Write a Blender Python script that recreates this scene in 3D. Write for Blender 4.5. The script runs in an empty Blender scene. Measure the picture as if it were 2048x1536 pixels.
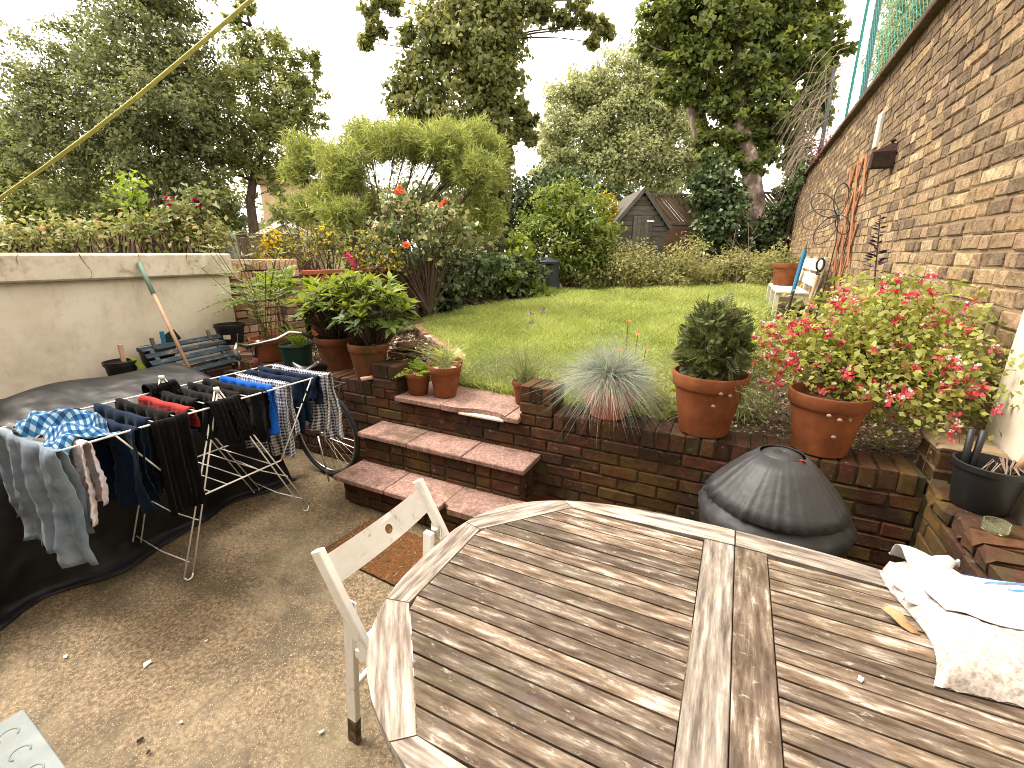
import bpy, bmesh, math, random
import numpy as np
from mathutils import Vector, Matrix, Euler, Quaternion
random.seed(7); RNG = np.random.default_rng(7)
PI = math.pi; R_ = math.radians
SC = bpy.context.scene
COL = SC.collection

# ---------------------------------------------------------------- camera
CAM_R = Matrix(((0.898727, -0.131908, 0.418198), (0.438368, 0.246168, -0.864428), (0.011078, 0.960209, 0.279062)))
CAM_P = Vector((0.0, 0.0, 1.65))
cam_data = bpy.data.cameras.new('camera'); cam = bpy.data.objects.new('camera', cam_data); COL.objects.link(cam)
cam.matrix_world = Matrix.Translation(CAM_P) @ CAM_R.to_4x4()
cam_data.sensor_width = 36.0; cam_data.lens = 16.05
cam_data.clip_start = 0.03; cam_data.clip_end = 2000
SC.camera = cam

# ---------------------------------------------------------------- sky, sun, exposure
SUN_EL, SUN_AZ = R_(56), R_(-100)          # azimuth from +Y towards +X
world = bpy.data.worlds.new('World'); SC.world = world; world.use_nodes = True
wn = world.node_tree.nodes; wl = world.node_tree.links
wbg = wn['Background']
sky = wn.new('ShaderNodeTexSky'); sky.sky_type = 'NISHITA'; sky.sun_disc = False
sky.sun_elevation = SUN_EL; sky.sun_rotation = SUN_AZ; sky.dust_density = 6.0; sky.air_density = 1.0; sky.ozone_density = 1.0
whs = wn.new('ShaderNodeHueSaturation'); whs.inputs['Saturation'].default_value = 0.12
wmx = wn.new('ShaderNodeMix'); wmx.data_type = 'RGBA'; wmx.inputs['Factor'].default_value = 0.55
wmx.inputs[7].default_value = (12.0, 10.7, 9.0, 1)      # even cloud cover
wl.new(sky.outputs[0], whs.inputs['Color']); wl.new(whs.outputs[0], wmx.inputs[6]); wl.new(wmx.outputs[2], wbg.inputs['Color'])
wbg.inputs['Strength'].default_value = 0.145
sun_d = bpy.data.lights.new('sun', 'SUN'); sun_d.energy = 1.5; sun_d.angle = R_(20); sun_d.color = (1.0, 0.88, 0.70)
sun = bpy.data.objects.new('sun', sun_d); COL.objects.link(sun)
sd = Vector((math.sin(SUN_AZ)*math.cos(SUN_EL), math.cos(SUN_AZ)*math.cos(SUN_EL), math.sin(SUN_EL)))
sun.rotation_euler = sd.to_track_quat('Z', 'Y').to_euler()
vs = SC.view_settings; vs.view_transform = 'Standard'; vs.look = 'None'; vs.exposure = 1.60; vs.gamma = 1.0; vs.use_curve_mapping = False
SC.render.engine = 'CYCLES'; SC.cycles.max_bounces = 6; SC.cycles.transparent_max_bounces = 6
SC.cycles.use_denoising = True; SC.cycles.denoising_prefilter = 'NONE'; SC.cycles.filter_width = 1.0

# ---------------------------------------------------------------- object helpers
def link(o): COL.objects.link(o); return o
def thing(name, label, cat, loc=(0, 0, 0), rz=0.0, group=None, kind=None):
    o = bpy.data.objects.new(name, None); link(o); o.location = loc; o.rotation_euler = (0, 0, rz)
    o.empty_display_size = 0.1
    return tag(o, label, cat, group, kind)
def tag(o, label=None, cat=None, group=None, kind=None):
    if label: o['label'] = label
    if cat: o['category'] = cat
    if group: o['group'] = group
    if kind: o['kind'] = kind
    return o
def obj(name, me, mat=None, parent=None, loc=None, rot=None):
    o = bpy.data.objects.new(name, me); link(o)
    if mat is not None and not me.materials: me.materials.append(MT[mat] if isinstance(mat, str) else mat)
    if parent is not None: o.parent = parent
    if loc is not None: o.location = loc
    if rot is not None: o.rotation_euler = rot
    return o
def npmesh(name, V, F, rnd=None, smooth=False, uv=None):
    """V (n,3); F (m,k) array of equal polygons"""
    V = np.asarray(V, np.float32); F = np.asarray(F, np.int32); m, k = F.shape
    me = bpy.data.meshes.new(name)
    me.vertices.add(len(V)); me.vertices.foreach_set('co', V.ravel())
    me.loops.add(m*k); me.loops.foreach_set('vertex_index', F.ravel())
    me.polygons.add(m); me.polygons.foreach_set('loop_start', np.arange(0, m*k, k, dtype=np.int32))
    if smooth: me.polygons.foreach_set('use_smooth', np.ones(m, bool))
    if rnd is not None:
        a = me.attributes.new('rnd', 'FLOAT', 'FACE'); a.data.foreach_set('value', np.asarray(rnd, np.float32))
    if uv is not None:
        l = me.uv_layers.new(name='UVMap'); l.data.foreach_set('uv', np.asarray(uv, np.float32)[F.ravel()].ravel())
    me.update(calc_edges=True); return me
class MB:
    """small mesh builder"""
    def __init__(s): s.V = []; s.F = []; s.r = []
    def add(s, V, F, rnd=0.0):
        b = len(s.V); s.V += [tuple(v) for v in V]; s.F += [tuple(b+i for i in f) for f in F]; s.r += [rnd]*len(F); return s
    def box(s, c, d, M=None, rnd=0.0):
        x, y, z = d[0]/2, d[1]/2, d[2]/2
        V = [Vector((sx*x, sy*y, sz*z)) for sz in (-1, 1) for sy in (-1, 1) for sx in (-1, 1)]
        if M is not None: V = [M @ v for v in V]
        V = [v+Vector(c) for v in V]
        return s.add(V, [(0, 2, 3, 1), (4, 5, 7, 6), (0, 1, 5, 4), (2, 6, 7, 3), (0, 4, 6, 2), (1, 3, 7, 5)], rnd)
    def cham(s, c, d, b=0.006, M=None, jit=0.0, rnd=0.0):
        """box with chamfered edges, 44 triangles"""
        h = [d[0]/2, d[1]/2, d[2]/2]; b = min(b, min(h)*0.8); idx = {}; V = []
        for ax in range(3):
            for sx in (-1, 1):
                for sy in (-1, 1):
                    for sz in (-1, 1):
                        g = (sx, sy, sz); v = [g[i]*(h[i] if i == ax else h[i]-b) for i in range(3)]
                        if jit: v = [q+random.uniform(-jit, jit) for q in v]
                        idx[(ax, g)] = len(V); V.append(Vector(v))
        F = []
        S = (-1, 1)
        for ax in range(3):
            u, w = [i for i in range(3) if i != ax]
            for sg in S:
                q = []
                for a, e in ((-1, -1), (1, -1), (1, 1), (-1, 1)):
                    g = [0, 0, 0]; g[ax] = sg; g[u] = a; g[w] = e; q.append(idx[(ax, tuple(g))])
                F.append(tuple(q))
            for a in S:                      # edges parallel to ax
                for e in S:
                    g0 = [0, 0, 0]; g0[u] = a; g0[w] = e; g0[ax] = -1; g1 = list(g0); g1[ax] = 1
                    F.append((idx[(u, tuple(g0))], idx[(u, tuple(g1))], idx[(w, tuple(g1))], idx[(w, tuple(g0))]))
        for sx in S:
            for sy in S:
                for sz in S:
                    g = (sx, sy, sz); F.append((idx[(0, g)], idx[(1, g)], idx[(2, g)]))
        if M is not None: V = [M @ v for v in V]
        V = [v+Vector(c) for v in V]
        return s.add(V, F, rnd)
    def tube(s, pts, rad, seg=8, cap=True, rnd=0.0):
        pts = [Vector(p) for p in pts]; n = len(pts)
        rad = list(rad) if hasattr(rad, '__len__') else [rad]*n
        V = []; F = []; prev = None
        for i, p in enumerate(pts):
            t = (pts[min(i+1, n-1)]-pts[max(i-1, 0)]).normalized()
            if prev is None:
                a = t.cross(Vector((0, 0, 1)) if abs(t.z) < 0.9 else Vector((1, 0, 0))).normalized()
            else:
                a = (prev-t*prev.dot(t)).normalized()
            prev = a; b = t.cross(a)
            for k in range(seg):
                an = 2*PI*k/seg; V.append(p+(a*math.cos(an)+b*math.sin(an))*rad[i])
        for i in range(n-1):
            for k in range(seg):
                k2 = (k+1) % seg; F.append((i*seg+k, i*seg+k2, (i+1)*seg+k2, (i+1)*seg+k))
        if cap: F.append(tuple(range(seg-1, -1, -1))); F.append(tuple((n-1)*seg+k for k in range(seg)))
        return s.add(V, F, rnd)
    def lathe(s, prof, seg=32, c=(0, 0, 0), wob=0.0, rnd=0.0):
        V = []; F = []; n = len(prof)
        for k in range(seg):
            an = 2*PI*k/seg
            for r, z in prof: V.append((c[0]+r*math.cos(an), c[1]+r*math.sin(an), c[2]+z))
        for k in range(seg):
            k2 = (k+1) % seg
            for i in range(n-1): F.append((k*n+i, k2*n+i, k2*n+i+1, k*n+i+1))
        return s.add(V, F, rnd)
    def disc(s, c, r, seg=24, bump=0.0, rnd=0.0):
        V = [(c[0], c[1], c[2]+bump)]; F = []
        for ri in (0.5, 1.0):
            for k in range(seg):
                an = 2*PI*k/seg; V.append((c[0]+r*ri*math.cos(an), c[1]+r*ri*math.sin(an), c[2]+(random.uniform(-bump, bump)*0.6 if ri < 1 else 0)))
        for k in range(seg):
            k2 = (k+1) % seg; F.append((0, 1+k, 1+k2)); F.append((1+k, 1+seg+k, 1+seg+k2, 1+k2))
        return s.add(V, F, rnd)
    def prism(s, poly, z0, z1, rnd=0.0):
        n = len(poly); V = [(x, y, z0) for x, y in poly]+[(x, y, z1) for x, y in poly]
        F = [tuple(range(n-1, -1, -1)), tuple(range(n, 2*n))]+[(i, (i+1) % n, n+(i+1) % n, n+i) for i in range(n)]
        return s.add(V, F, rnd)
    def mesh(s, name, smooth=False):
        me = bpy.data.meshes.new(name); me.from_pydata([tuple(v) for v in s.V], [], s.F)
        if any(s.r):
            a = me.attributes.new('rnd', 'FLOAT', 'FACE'); a.data.foreach_set('value', np.asarray(s.r, np.float32))
        if smooth: me.polygons.foreach_set('use_smooth', np.ones(len(me.polygons), bool))
        me.update(); return me
    def build(s, name, mat, parent=None, smooth=False, loc=None, rot=None):
        return obj(name, s.mesh(name, smooth), mat, parent, loc, rot)
def autosmooth(o, ang=40):
    me = o.data; me.polygons.foreach_set('use_smooth', np.ones(len(me.polygons), bool))
    try: me.set_sharp_from_angle(angle=R_(ang))
    except Exception: pass
    return o
def bar(p, q, w, t, up=(0, 0, 1), b=0.003):
    """chamfered bar of width w (sideways) and thickness t (along up) between p and q -> MB in world coords"""
    p, q = Vector(p), Vector(q); x = (q-p).normalized(); y = Vector(up).cross(x).normalized(); z = x.cross(y)
    M = Matrix((x, y, z)).transposed()
    return MB().cham((p+q)/2, ((q-p).length, w, t), b, M)
def barobj(name, p, q, w, t, mat, parent, up=(0, 0, 1), b=0.003):
    """bar with its own local axes (grain along local X)"""
    p, q = Vector(p), Vector(q); x = (q-p).normalized(); y = Vector(up).cross(x).normalized(); z = x.cross(y)
    o = MB().cham((0, 0, 0), ((q-p).length, w, t), b).build(name, mat, parent)
    M = Matrix((x, y, z)).transposed().to_4x4(); M.translation = (p+q)/2
    o.matrix_basis = M; return o

# ---------------------------------------------------------------- materials
MT = {}
def _mat(name):
    m = bpy.data.materials.new(name); m.use_nodes = True; MT[name] = m
    nt = m.node_tree; return m, nt, nt.nodes, nt.links, nt.nodes['Principled BSDF']
def _ramp(nd, cols, lo=0.3, hi=0.7, const=False):
    r = nd.new('ShaderNodeValToRGB'); e = r.color_ramp.elements; n = len(cols)
    if const: r.color_ramp.interpolation = 'CONSTANT'; lo, hi = 0.0, 1.0-1.0/n
    while len(e) < n: e.new(0.5)
    for i, c in enumerate(cols): e[i].position = lo+(hi-lo)*i/max(1, n-1); e[i].color = (*c, 1)
    return r
def _rand(nd, lk):
    oi = nd.new('ShaderNodeObjectInfo'); at = nd.new('ShaderNodeAttribute'); at.attribute_name = 'rnd'
    ad = nd.new('ShaderNodeMath'); ad.operation = 'ADD'; lk.new(oi.outputs['Random'], ad.inputs[0]); lk.new(at.outputs['Fac'], ad.inputs[1])
    fr = nd.new('ShaderNodeMath'); fr.operation = 'FRACT'; lk.new(ad.outputs[0], fr.inputs[0]); return fr.outputs[0]
def _noise(nd, lk, vec, scale, detail=6, rough=0.6, dist=0.0):
    n = nd.new('ShaderNodeTexNoise'); n.inputs['Scale'].default_value = scale; n.inputs['Detail'].default_value = detail
    n.inputs['Roughness'].default_value = rough; n.inputs['Distortion'].default_value = dist; lk.new(vec, n.inputs['Vector']); return n.outputs['Fac']
def M(name, cols, scale=6, stretch=(1, 1, 1), coord='Object', lo=0.3, hi=0.7, rough=0.85, bump=0.15, bscale=None, bdist=0.004, var=0.0,
      pal=None, stains=(), spec=0.25, offs=True, metal=0.0, rvar=0.0, sheen=0.0, detail=8, speck=None, bdetail=8):
    m, nt, nd, lk, bs = _mat(name)
    if coord == 'World': geo = nd.new('ShaderNodeNewGeometry'); vec = geo.outputs['Position']
    else: tc = nd.new('ShaderNodeTexCoord'); vec = tc.outputs[coord]
    geo2 = nd.new('ShaderNodeNewGeometry'); wpos = geo2.outputs['Position']
    mp = nd.new('ShaderNodeMapping'); mp.inputs['Scale'].default_value = stretch; lk.new(vec, mp.inputs['Vector'])
    v = mp.outputs[0]; rnd = _rand(nd, lk)
    if offs and coord != 'World':
        sc = nd.new('ShaderNodeVectorMath'); sc.operation = 'SCALE'; sc.inputs[0].default_value = (37, 17, 53); lk.new(rnd, sc.inputs['Scale'])
        ad = nd.new('ShaderNodeVectorMath'); ad.operation = 'ADD'; lk.new(v, ad.inputs[0]); lk.new(sc.outputs[0], ad.inputs[1]); v = ad.outputs[0]
    nf = _noise(nd, lk, v, scale, detail, 0.65)
    r = _ramp(nd, cols, lo, hi); lk.new(nf, r.inputs[0]); col = r.outputs[0]
    if pal:
        pr = _ramp(nd, pal, const=True); lk.new(rnd, pr.inputs[0])
        mx = nd.new('ShaderNodeMix'); mx.data_type = 'RGBA'; mx.blend_type = 'MULTIPLY'; mx.inputs[0].default_value = 1.0
        lk.new(pr.outputs[0], mx.inputs[6]); lk.new(col, mx.inputs[7]); col = mx.outputs[2]
    if var:
        rm = nd.new('ShaderNodeMath'); rm.operation = 'MULTIPLY'; rm.inputs[1].default_value = 7.31; lk.new(rnd, rm.inputs[0])
        rf = nd.new('ShaderNodeMath'); rf.operation = 'FRACT'; lk.new(rm.outputs[0], rf.inputs[0])
        mr = nd.new('ShaderNodeMapRange'); mr.inputs['To Min'].default_value = 1-var; mr.inputs['To Max'].default_value = 1+var; lk.new(rf.outputs[0], mr.inputs['Value'])
        hs = nd.new('ShaderNodeHueSaturation'); lk.new(mr.outputs[0], hs.inputs['Value']); lk.new(col, hs.inputs['Color']); col = hs.outputs[0]
    for st in stains:       # (colour, scale, lo, hi, strength[, stretch])
        sv = wpos
        if len(st) > 5:
            sm = nd.new('ShaderNodeMapping'); sm.inputs['Scale'].default_value = st[5]; lk.new(wpos, sm.inputs['Vector']); sv = sm.outputs[0]
        sn = _noise(nd, lk, sv, st[1], 8, 0.7, 0.3)
        sr = nd.new('ShaderNodeMapRange'); sr.inputs['From Min'].default_value = st[2]; sr.inputs['From Max'].default_value = st[3]
        sr.inputs['To Max'].default_value = st[4]; lk.new(sn, sr.inputs['Value'])
        mx = nd.new('ShaderNodeMix'); mx.data_type = 'RGBA'; mx.inputs[7].default_value = (*st[0], 1); lk.new(sr.outputs[0], mx.inputs[0]); lk.new(col, mx.inputs[6]); col = mx.outputs[2]
    if speck:               # (colour, scale, threshold)
        vo = nd.new('ShaderNodeTexVoronoi'); vo.inputs['Scale'].default_value = speck[1]; lk.new(wpos, vo.inputs['Vector'])
        lt = nd.new('ShaderNodeMath'); lt.operation = 'LESS_THAN'; lt.inputs[1].default_value = speck[2]; lk.new(vo.outputs['Distance'], lt.inputs[0])
        mx = nd.new('ShaderNodeMix'); mx.data_type = 'RGBA'; mx.inputs[7].default_value = (*speck[0], 1); lk.new(lt.outputs[0], mx.inputs[0]); lk.new(col, mx.inputs[6]); col = mx.outputs[2]
    lk.new(col, bs.inputs['Base Color']); bs.inputs['Specular IOR Level'].default_value = spec; bs.inputs['Metallic'].default_value = metal
    if rvar:
        rr = nd.new('ShaderNodeMapRange'); rr.inputs['To Min'].default_value = rough-rvar; rr.inputs['To Max'].default_value = rough+rvar; lk.new(nf, rr.inputs['Value']); lk.new(rr.outputs[0], bs.inputs['Roughness'])
    else: bs.inputs['Roughness'].default_value = rough
    if sheen: bs.inputs['Sheen Weight'].default_value = sheen
    if bump:
        bn = _noise(nd, lk, v, bscale or scale*4, bdetail, 0.7 if bdetail > 3 else 0.45); b = nd.new('ShaderNodeBump'); b.inputs['Strength'].default_value = bump
        b.inputs['Distance'].default_value = bdist; lk.new(bn, b.inputs['Height']); lk.new(b.outputs[0], bs.inputs['Normal'])
    return m
def LM(name, cols, tr=0.35, trcol=None, rough=0.5, spec=0.35):
    """leaf: colour by the per-leaf value, part of the light passes through"""
    m, nt, nd, lk, bs = _mat(name)
    at = nd.new('ShaderNodeAttribute'); at.attribute_name = 'rnd'
    r = _ramp(nd, cols, 0.0, 1.0); lk.new(at.outputs['Fac'], r.inputs[0]); lk.new(r.outputs[0], bs.inputs['Base Color'])
    bs.inputs['Roughness'].default_value = rough; bs.inputs['Specular IOR Level'].default_value = spec
    t = nd.new('ShaderNodeBsdfTranslucent'); h = nd.new('ShaderNodeHueSaturation'); h.inputs['Value'].default_value = 1.5; h.inputs['Hue'].default_value = 0.485; h.inputs['Saturation'].default_value = 1.1
    lk.new(r.outputs[0], h.inputs['Color']); lk.new(h.outputs[0], t.inputs['Color'])
    mx = nd.new('ShaderNodeMixShader'); mx.inputs[0].default_value = tr
    lk.new(bs.outputs[0], mx.inputs[1]); lk.new(t.outputs[0], mx.inputs[2]); lk.new(mx.outputs[0], nd['Material Output'].inputs['Surface'])
    return m
def FM(name, kind, a, b, c=None, scale=30.0, rough=0.9):
    """woven fabric with a printed pattern in metres of cloth (UV): check, tartan, floral"""
    m, nt, nd, lk, bs = _mat(name)
    tc = nd.new('ShaderNodeTexCoord'); sp = nd.new('ShaderNodeSeparateXYZ'); lk.new(tc.outputs['UV'], sp.inputs[0])
    def stripe(out, sc, duty):
        mu = nd.new('ShaderNodeMath'); mu.operation = 'MULTIPLY'; mu.inputs[1].default_value = sc; lk.new(out, mu.inputs[0])
        fr = nd.new('ShaderNodeMath'); fr.operation = 'FRACT'; lk.new(mu.outputs[0], fr.inputs[0])
        lt = nd.new('ShaderNodeMath'); lt.operation = 'LESS_THAN'; lt.inputs[1].default_value = duty; lk.new(fr.outputs[0], lt.inputs[0]); return lt.outputs[0]
    if kind in ('check', 'tartan'):
        s1 = stripe(sp.outputs[0], scale, 0.5); s2 = stripe(sp.outputs[1], scale, 0.5)
        ad = nd.new('ShaderNodeMath'); ad.operation = 'ADD'; lk.new(s1, ad.inputs[0]); lk.new(s2, ad.inputs[1])
        hf = nd.new('ShaderNodeMath'); hf.operation = 'MULTIPLY'; hf.inputs[1].default_value = 0.5; lk.new(ad.outputs[0], hf.inputs[0])
        mid = tuple((x*0.45+y*0.55) for x, y in zip(a, b)) if c is None else c
        r = _ramp(nd, [a, mid, b], 0.0, 0.9, False); r.color_ramp.interpolation = 'CONSTANT'; r.color_ramp.elements[1].position = 0.3; r.color_ramp.elements[2].position = 0.8
        lk.new(hf.outputs[0], r.inputs[0]); col = r.outputs[0]
        if kind == 'tartan':
            s3 = stripe(sp.outputs[0], scale*0.5, 0.10); s4 = stripe(sp.outputs[1], scale*0.5, 0.10)
            mxm = nd.new('ShaderNodeMath'); mxm.operation = 'MAXIMUM'; lk.new(s3, mxm.inputs[0]); lk.new(s4, mxm.inputs[1])
            mx = nd.new('ShaderNodeMix'); mx.data_type = 'RGBA'; mx.inputs[7].default_value = (0.30, 0.42, 0.50, 1); lk.new(mxm.outputs[0], mx.inputs[0]); lk.new(col, mx.inputs[6]); col = mx.outputs[2]
    else:
        vo = nd.new('ShaderNodeTexVoronoi'); vo.inputs['Scale'].default_value = scale; lk.new(tc.outputs['UV'], vo.inputs['Vector'])
        sv = nd.new('ShaderNodeSeparateColor'); lk.new(vo.outputs['Color'], sv.inputs[0])
        r = _ramp(nd, [a, a, b, a, c], 0.0, 1.0); lk.new(sv.outputs[0], r.inputs[0]); col = r.outputs[0]
    lk.new(col, bs.inputs['Base Color']); bs.inputs['Roughness'].default_value = rough; bs.inputs['Specular IOR Level'].default_value = 0.1; bs.inputs['Sheen Weight'].default_value = 0.2
    return m
# ---- material palette (real-world base colours)
M('render', [(0.58, 0.52, 0.425), (0.66, 0.60, 0.50), (0.70, 0.65, 0.565)], 3, coord='World', bump=0.18, bscale=60, bdist=0.003, bdetail=4, stains=[((0.36, 0.30, 0.21), 1.6, 0.52, 0.70, 0.5), ((0.30, 0.24, 0.16), 5.0, 0.57, 0.72, 0.45, (1, 1, 0.25)), ((0.44, 0.38, 0.28), 14, 0.56, 0.68, 0.4)])
M('render_cap', [(0.40, 0.35, 0.26), (0.58, 0.52, 0.42), (0.66, 0.61, 0.52)], 7, coord='World', bump=0.4, bscale=70, stains=[((0.16, 0.11, 0.07), 3.0, 0.58, 0.68, 0.8), ((0.30, 0.24, 0.16), 9, 0.55, 0.7, 0.5)])
M('concrete', [(0.036, 0.022, 0.010), (0.105, 0.07, 0.036), (0.215, 0.152, 0.086), (0.34, 0.26, 0.16)], 58, coord='World', lo=0.32, hi=0.7, rough=0.62, rvar=0.2, bump=0.6, bscale=170, bdist=0.004, spec=0.4,
  stains=[((0.045, 0.03, 0.014), 1.3, 0.47, 0.62, 0.8), ((0.05, 0.045, 0.015), 4.0, 0.52, 0.68, 0.75), ((0.40, 0.32, 0.20), 1.1, 0.50, 0.72, 0.45), ((0.10, 0.065, 0.03), 9, 0.56, 0.70, 0.6)], speck=((0.42, 0.36, 0.26), 110, 0.17))
M('stone_slab', [(0.15, 0.078, 0.06), (0.26, 0.155, 0.13), (0.42, 0.30, 0.265)], 60, coord='World', rough=0.8, bump=0.5, bscale=160, var=0.12, stains=[((0.09, 0.06, 0.04), 6, 0.50, 0.66, 0.8), ((0.07, 0.055, 0.02), 2.5, 0.52, 0.70, 0.7)])
RED = [(0.066, 0.020, 0.011), (0.048, 0.016, 0.009), (0.078, 0.030, 0.014), (0.054, 0.022, 0.011), (0.030, 0.012, 0.007), (0.070, 0.033, 0.013)]
M('brick_red', [(0.55, 0.5, 0.45), (1.0, 1.0, 1.0), (1.35, 1.3, 1.2)], 28, rough=0.85, bump=0.7, bscale=60, bdist=0.006, pal=RED, var=0.2, spec=0.3,
  stains=[((0.13, 0.082, 0.014), 2.6, 0.50, 0.66, 0.62), ((0.045, 0.042, 0.012), 6.0, 0.52, 0.66, 0.7), ((0.020, 0.014, 0.009), 2.0, 0.50, 0.66, 0.9), ((0.32, 0.27, 0.20), 20, 0.62, 0.71, 0.65)])
PALE = [(0.42, 0.25, 0.17), (0.36, 0.20, 0.14), (0.46, 0.30, 0.22), (0.20, 0.13, 0.10), (0.33, 0.17, 0.11), (0.5, 0.34, 0.26)]
M('brick_pale', [(0.6, 0.55, 0.5), (1, 1, 1), (1.2, 1.2, 1.2)], 24, rough=0.9, bump=0.5, bscale=60, bdist=0.005, pal=PALE, var=0.15, stains=[((0.10, 0.09, 0.03), 3.5, 0.58, 0.75, 0.6)])
STOCK = [(0.34, 0.245, 0.14), (0.30, 0.205, 0.112), (0.37, 0.28, 0.165), (0.27, 0.19, 0.115), (0.33, 0.235, 0.14), (0.22, 0.155, 0.105), (0.39, 0.30, 0.19), (0.29, 0.20, 0.125), (0.25, 0.175, 0.115), (0.34, 0.235, 0.15)]
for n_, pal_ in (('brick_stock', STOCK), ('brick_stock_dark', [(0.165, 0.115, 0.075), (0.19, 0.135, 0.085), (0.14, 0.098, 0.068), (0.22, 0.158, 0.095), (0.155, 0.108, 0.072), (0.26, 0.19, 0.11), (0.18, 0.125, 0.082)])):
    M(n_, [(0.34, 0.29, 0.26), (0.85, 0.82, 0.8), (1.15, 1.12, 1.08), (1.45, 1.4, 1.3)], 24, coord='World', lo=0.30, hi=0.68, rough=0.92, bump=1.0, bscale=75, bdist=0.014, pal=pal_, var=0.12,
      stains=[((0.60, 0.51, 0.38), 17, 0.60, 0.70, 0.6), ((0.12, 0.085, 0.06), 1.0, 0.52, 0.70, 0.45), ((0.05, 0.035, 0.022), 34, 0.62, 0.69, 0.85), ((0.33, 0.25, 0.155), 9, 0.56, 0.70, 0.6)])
M('mortar', [(0.20, 0.145, 0.09), (0.28, 0.205, 0.13)], 20, coord='World', bump=0.5, bscale=120, stains=[((0.13, 0.09, 0.06), 1.0, 0.5, 0.7, 0.5)])
M('mortar_dark', [(0.035, 0.025, 0.016), (0.10, 0.075, 0.04)], 14, coord='World', bump=0.5, bscale=90, stains=[((0.05, 0.05, 0.012), 3, 0.5, 0.65, 0.8)])
M('coping', [(0.07, 0.045, 0.03), (0.15, 0.10, 0.07)], 10, coord='World', bump=0.5, stains=[((0.20, 0.09, 0.04), 4, 0.58, 0.7, 0.6)])
M('terracotta', [(0.12, 0.035, 0.012), (0.18, 0.055, 0.019), (0.225, 0.078, 0.029)], 9, rough=0.75, bump=0.15, bscale=90, var=0.12, stains=[((0.11, 0.045, 0.02), 7, 0.56, 0.72, 0.7), ((0.36, 0.20, 0.12), 12, 0.66, 0.76, 0.5)])
M('terracotta_dark', [(0.10, 0.035, 0.015), (0.17, 0.06, 0.025)], 9, rough=0.8, bump=0.2, var=0.1, stains=[((0.05, 0.035, 0.012), 6, 0.5, 0.65, 0.8)])
M('pink_glaze', [(0.42, 0.16, 0.14), (0.50, 0.21, 0.18)], 8, rough=0.55, bump=0.1, spec=0.4, stains=[((0.36, 0.10, 0.09), 5, 0.55, 0.7, 0.6)])
M('soil', [(0.018, 0.011, 0.006), (0.05, 0.032, 0.018), (0.10, 0.066, 0.036)], 30, coord='World', bump=1.0, bscale=60, bdist=0.02, stains=[((0.15, 0.11, 0.06), 40, 0.6, 0.7, 0.8)])
M('lawn_base', [(0.10, 0.12, 0.025), (0.20, 0.23, 0.05), (0.28, 0.30, 0.08)], 12, coord='World', bump=0.6, bscale=50, bdist=0.02)
M('earth', [(0.05, 0.06, 0.02), (0.09, 0.09, 0.035)], 2, coord='World', bump=0.4)
M('grit', [(0.42, 0.36, 0.28), (0.62, 0.56, 0.47)], 160, bump=0.8, bscale=200)
M('teak', [(0.040, 0.024, 0.015), (0.098, 0.066, 0.045), (0.19, 0.145, 0.108), (0.46, 0.415, 0.36)], 8.5, stretch=(1, 6, 6), lo=0.33, hi=0.68, rough=0.75, rvar=0.15, bump=0.6, bscale=30, bdist=0.003, var=0.40, spec=0.3, detail=15,
  stains=[((0.060, 0.048, 0.022), 3.2, 0.52, 0.70, 0.7), ((0.09, 0.066, 0.062), 6.5, 0.56, 0.68, 0.75), ((0.60, 0.56, 0.52), 22, 0.60, 0.72, 0.6, (1, 2.6, 1)), ((0.07, 0.05, 0.045), 30, 0.60, 0.70, 0.6, (1, 3, 1))])
M('teak_pale', [(0.062, 0.044, 0.034), (0.14, 0.11, 0.09), (0.28, 0.245, 0.21), (0.46, 0.42, 0.38)], 5.5, stretch=(1, 9, 9), lo=0.3, hi=0.66, rough=0.75, bump=0.5, bscale=26, bdist=0.003, var=0.2, detail=12, stains=[((0.17, 0.135, 0.115), 5.0, 0.50, 0.66, 0.75)])
M('white_wood', [(0.46, 0.42, 0.37), (0.76, 0.74, 0.69), (0.82, 0.80, 0.76)], 4, stretch=(1, 12, 12), lo=0.26, hi=0.42, rough=0.6, bump=0.4, bscale=20, bdist=0.002, stains=[((0.34, 0.27, 0.20), 16, 0.60, 0.68, 0.7), ((0.56, 0.51, 0.44), 5, 0.5, 0.7, 0.4)])
M('dirty_white_wood', [(0.035, 0.022, 0.012), (0.10, 0.07, 0.042), (0.26, 0.21, 0.15)], 30, coord='World', lo=0.35, hi=0.7, rough=0.8)
M('cream_wood', [(0.50, 0.47, 0.35), (0.66, 0.63, 0.50)], 6, stretch=(1, 8, 8), rough=0.7, bump=0.2)
M('blue_wood', [(0.010, 0.022, 0.038), (0.016, 0.036, 0.058), (0.03, 0.05, 0.068), (0.28, 0.21, 0.15)], 6, stretch=(1, 4, 4), lo=0.36, hi=0.66, rough=0.7, bump=0.4, bscale=24, var=0.2)
M('brown_wood', [(0.06, 0.04, 0.026), (0.105, 0.072, 0.046), (0.15, 0.105, 0.07)], 5, stretch=(1, 8, 8), rough=0.85, bump=0.3, var=0.25, stains=[((0.06, 0.05, 0.025), 3, 0.55, 0.72, 0.6)])
M('dark_wood', [(0.048, 0.044, 0.038), (0.085, 0.078, 0.068), (0.125, 0.116, 0.102)], 5, stretch=(1, 9, 9), rough=0.85, bump=0.3, var=0.25)
M('board_wood', [(0.085, 0.042, 0.024), (0.14, 0.072, 0.042), (0.18, 0.10, 0.06)], 5, stretch=(1, 8, 8), rough=0.85, bump=0.3, var=0.2)
M('red_wood', [(0.24, 0.065, 0.035), (0.32, 0.095, 0.055)], 5, stretch=(1, 6, 6), rough=0.75, bump=0.2, var=0.15)
M('trellis_wood', [(0.26, 0.095, 0.045), (0.40, 0.17, 0.09)], 5, stretch=(1, 6, 6), rough=0.8, bump=0.2, var=0.2)
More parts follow.
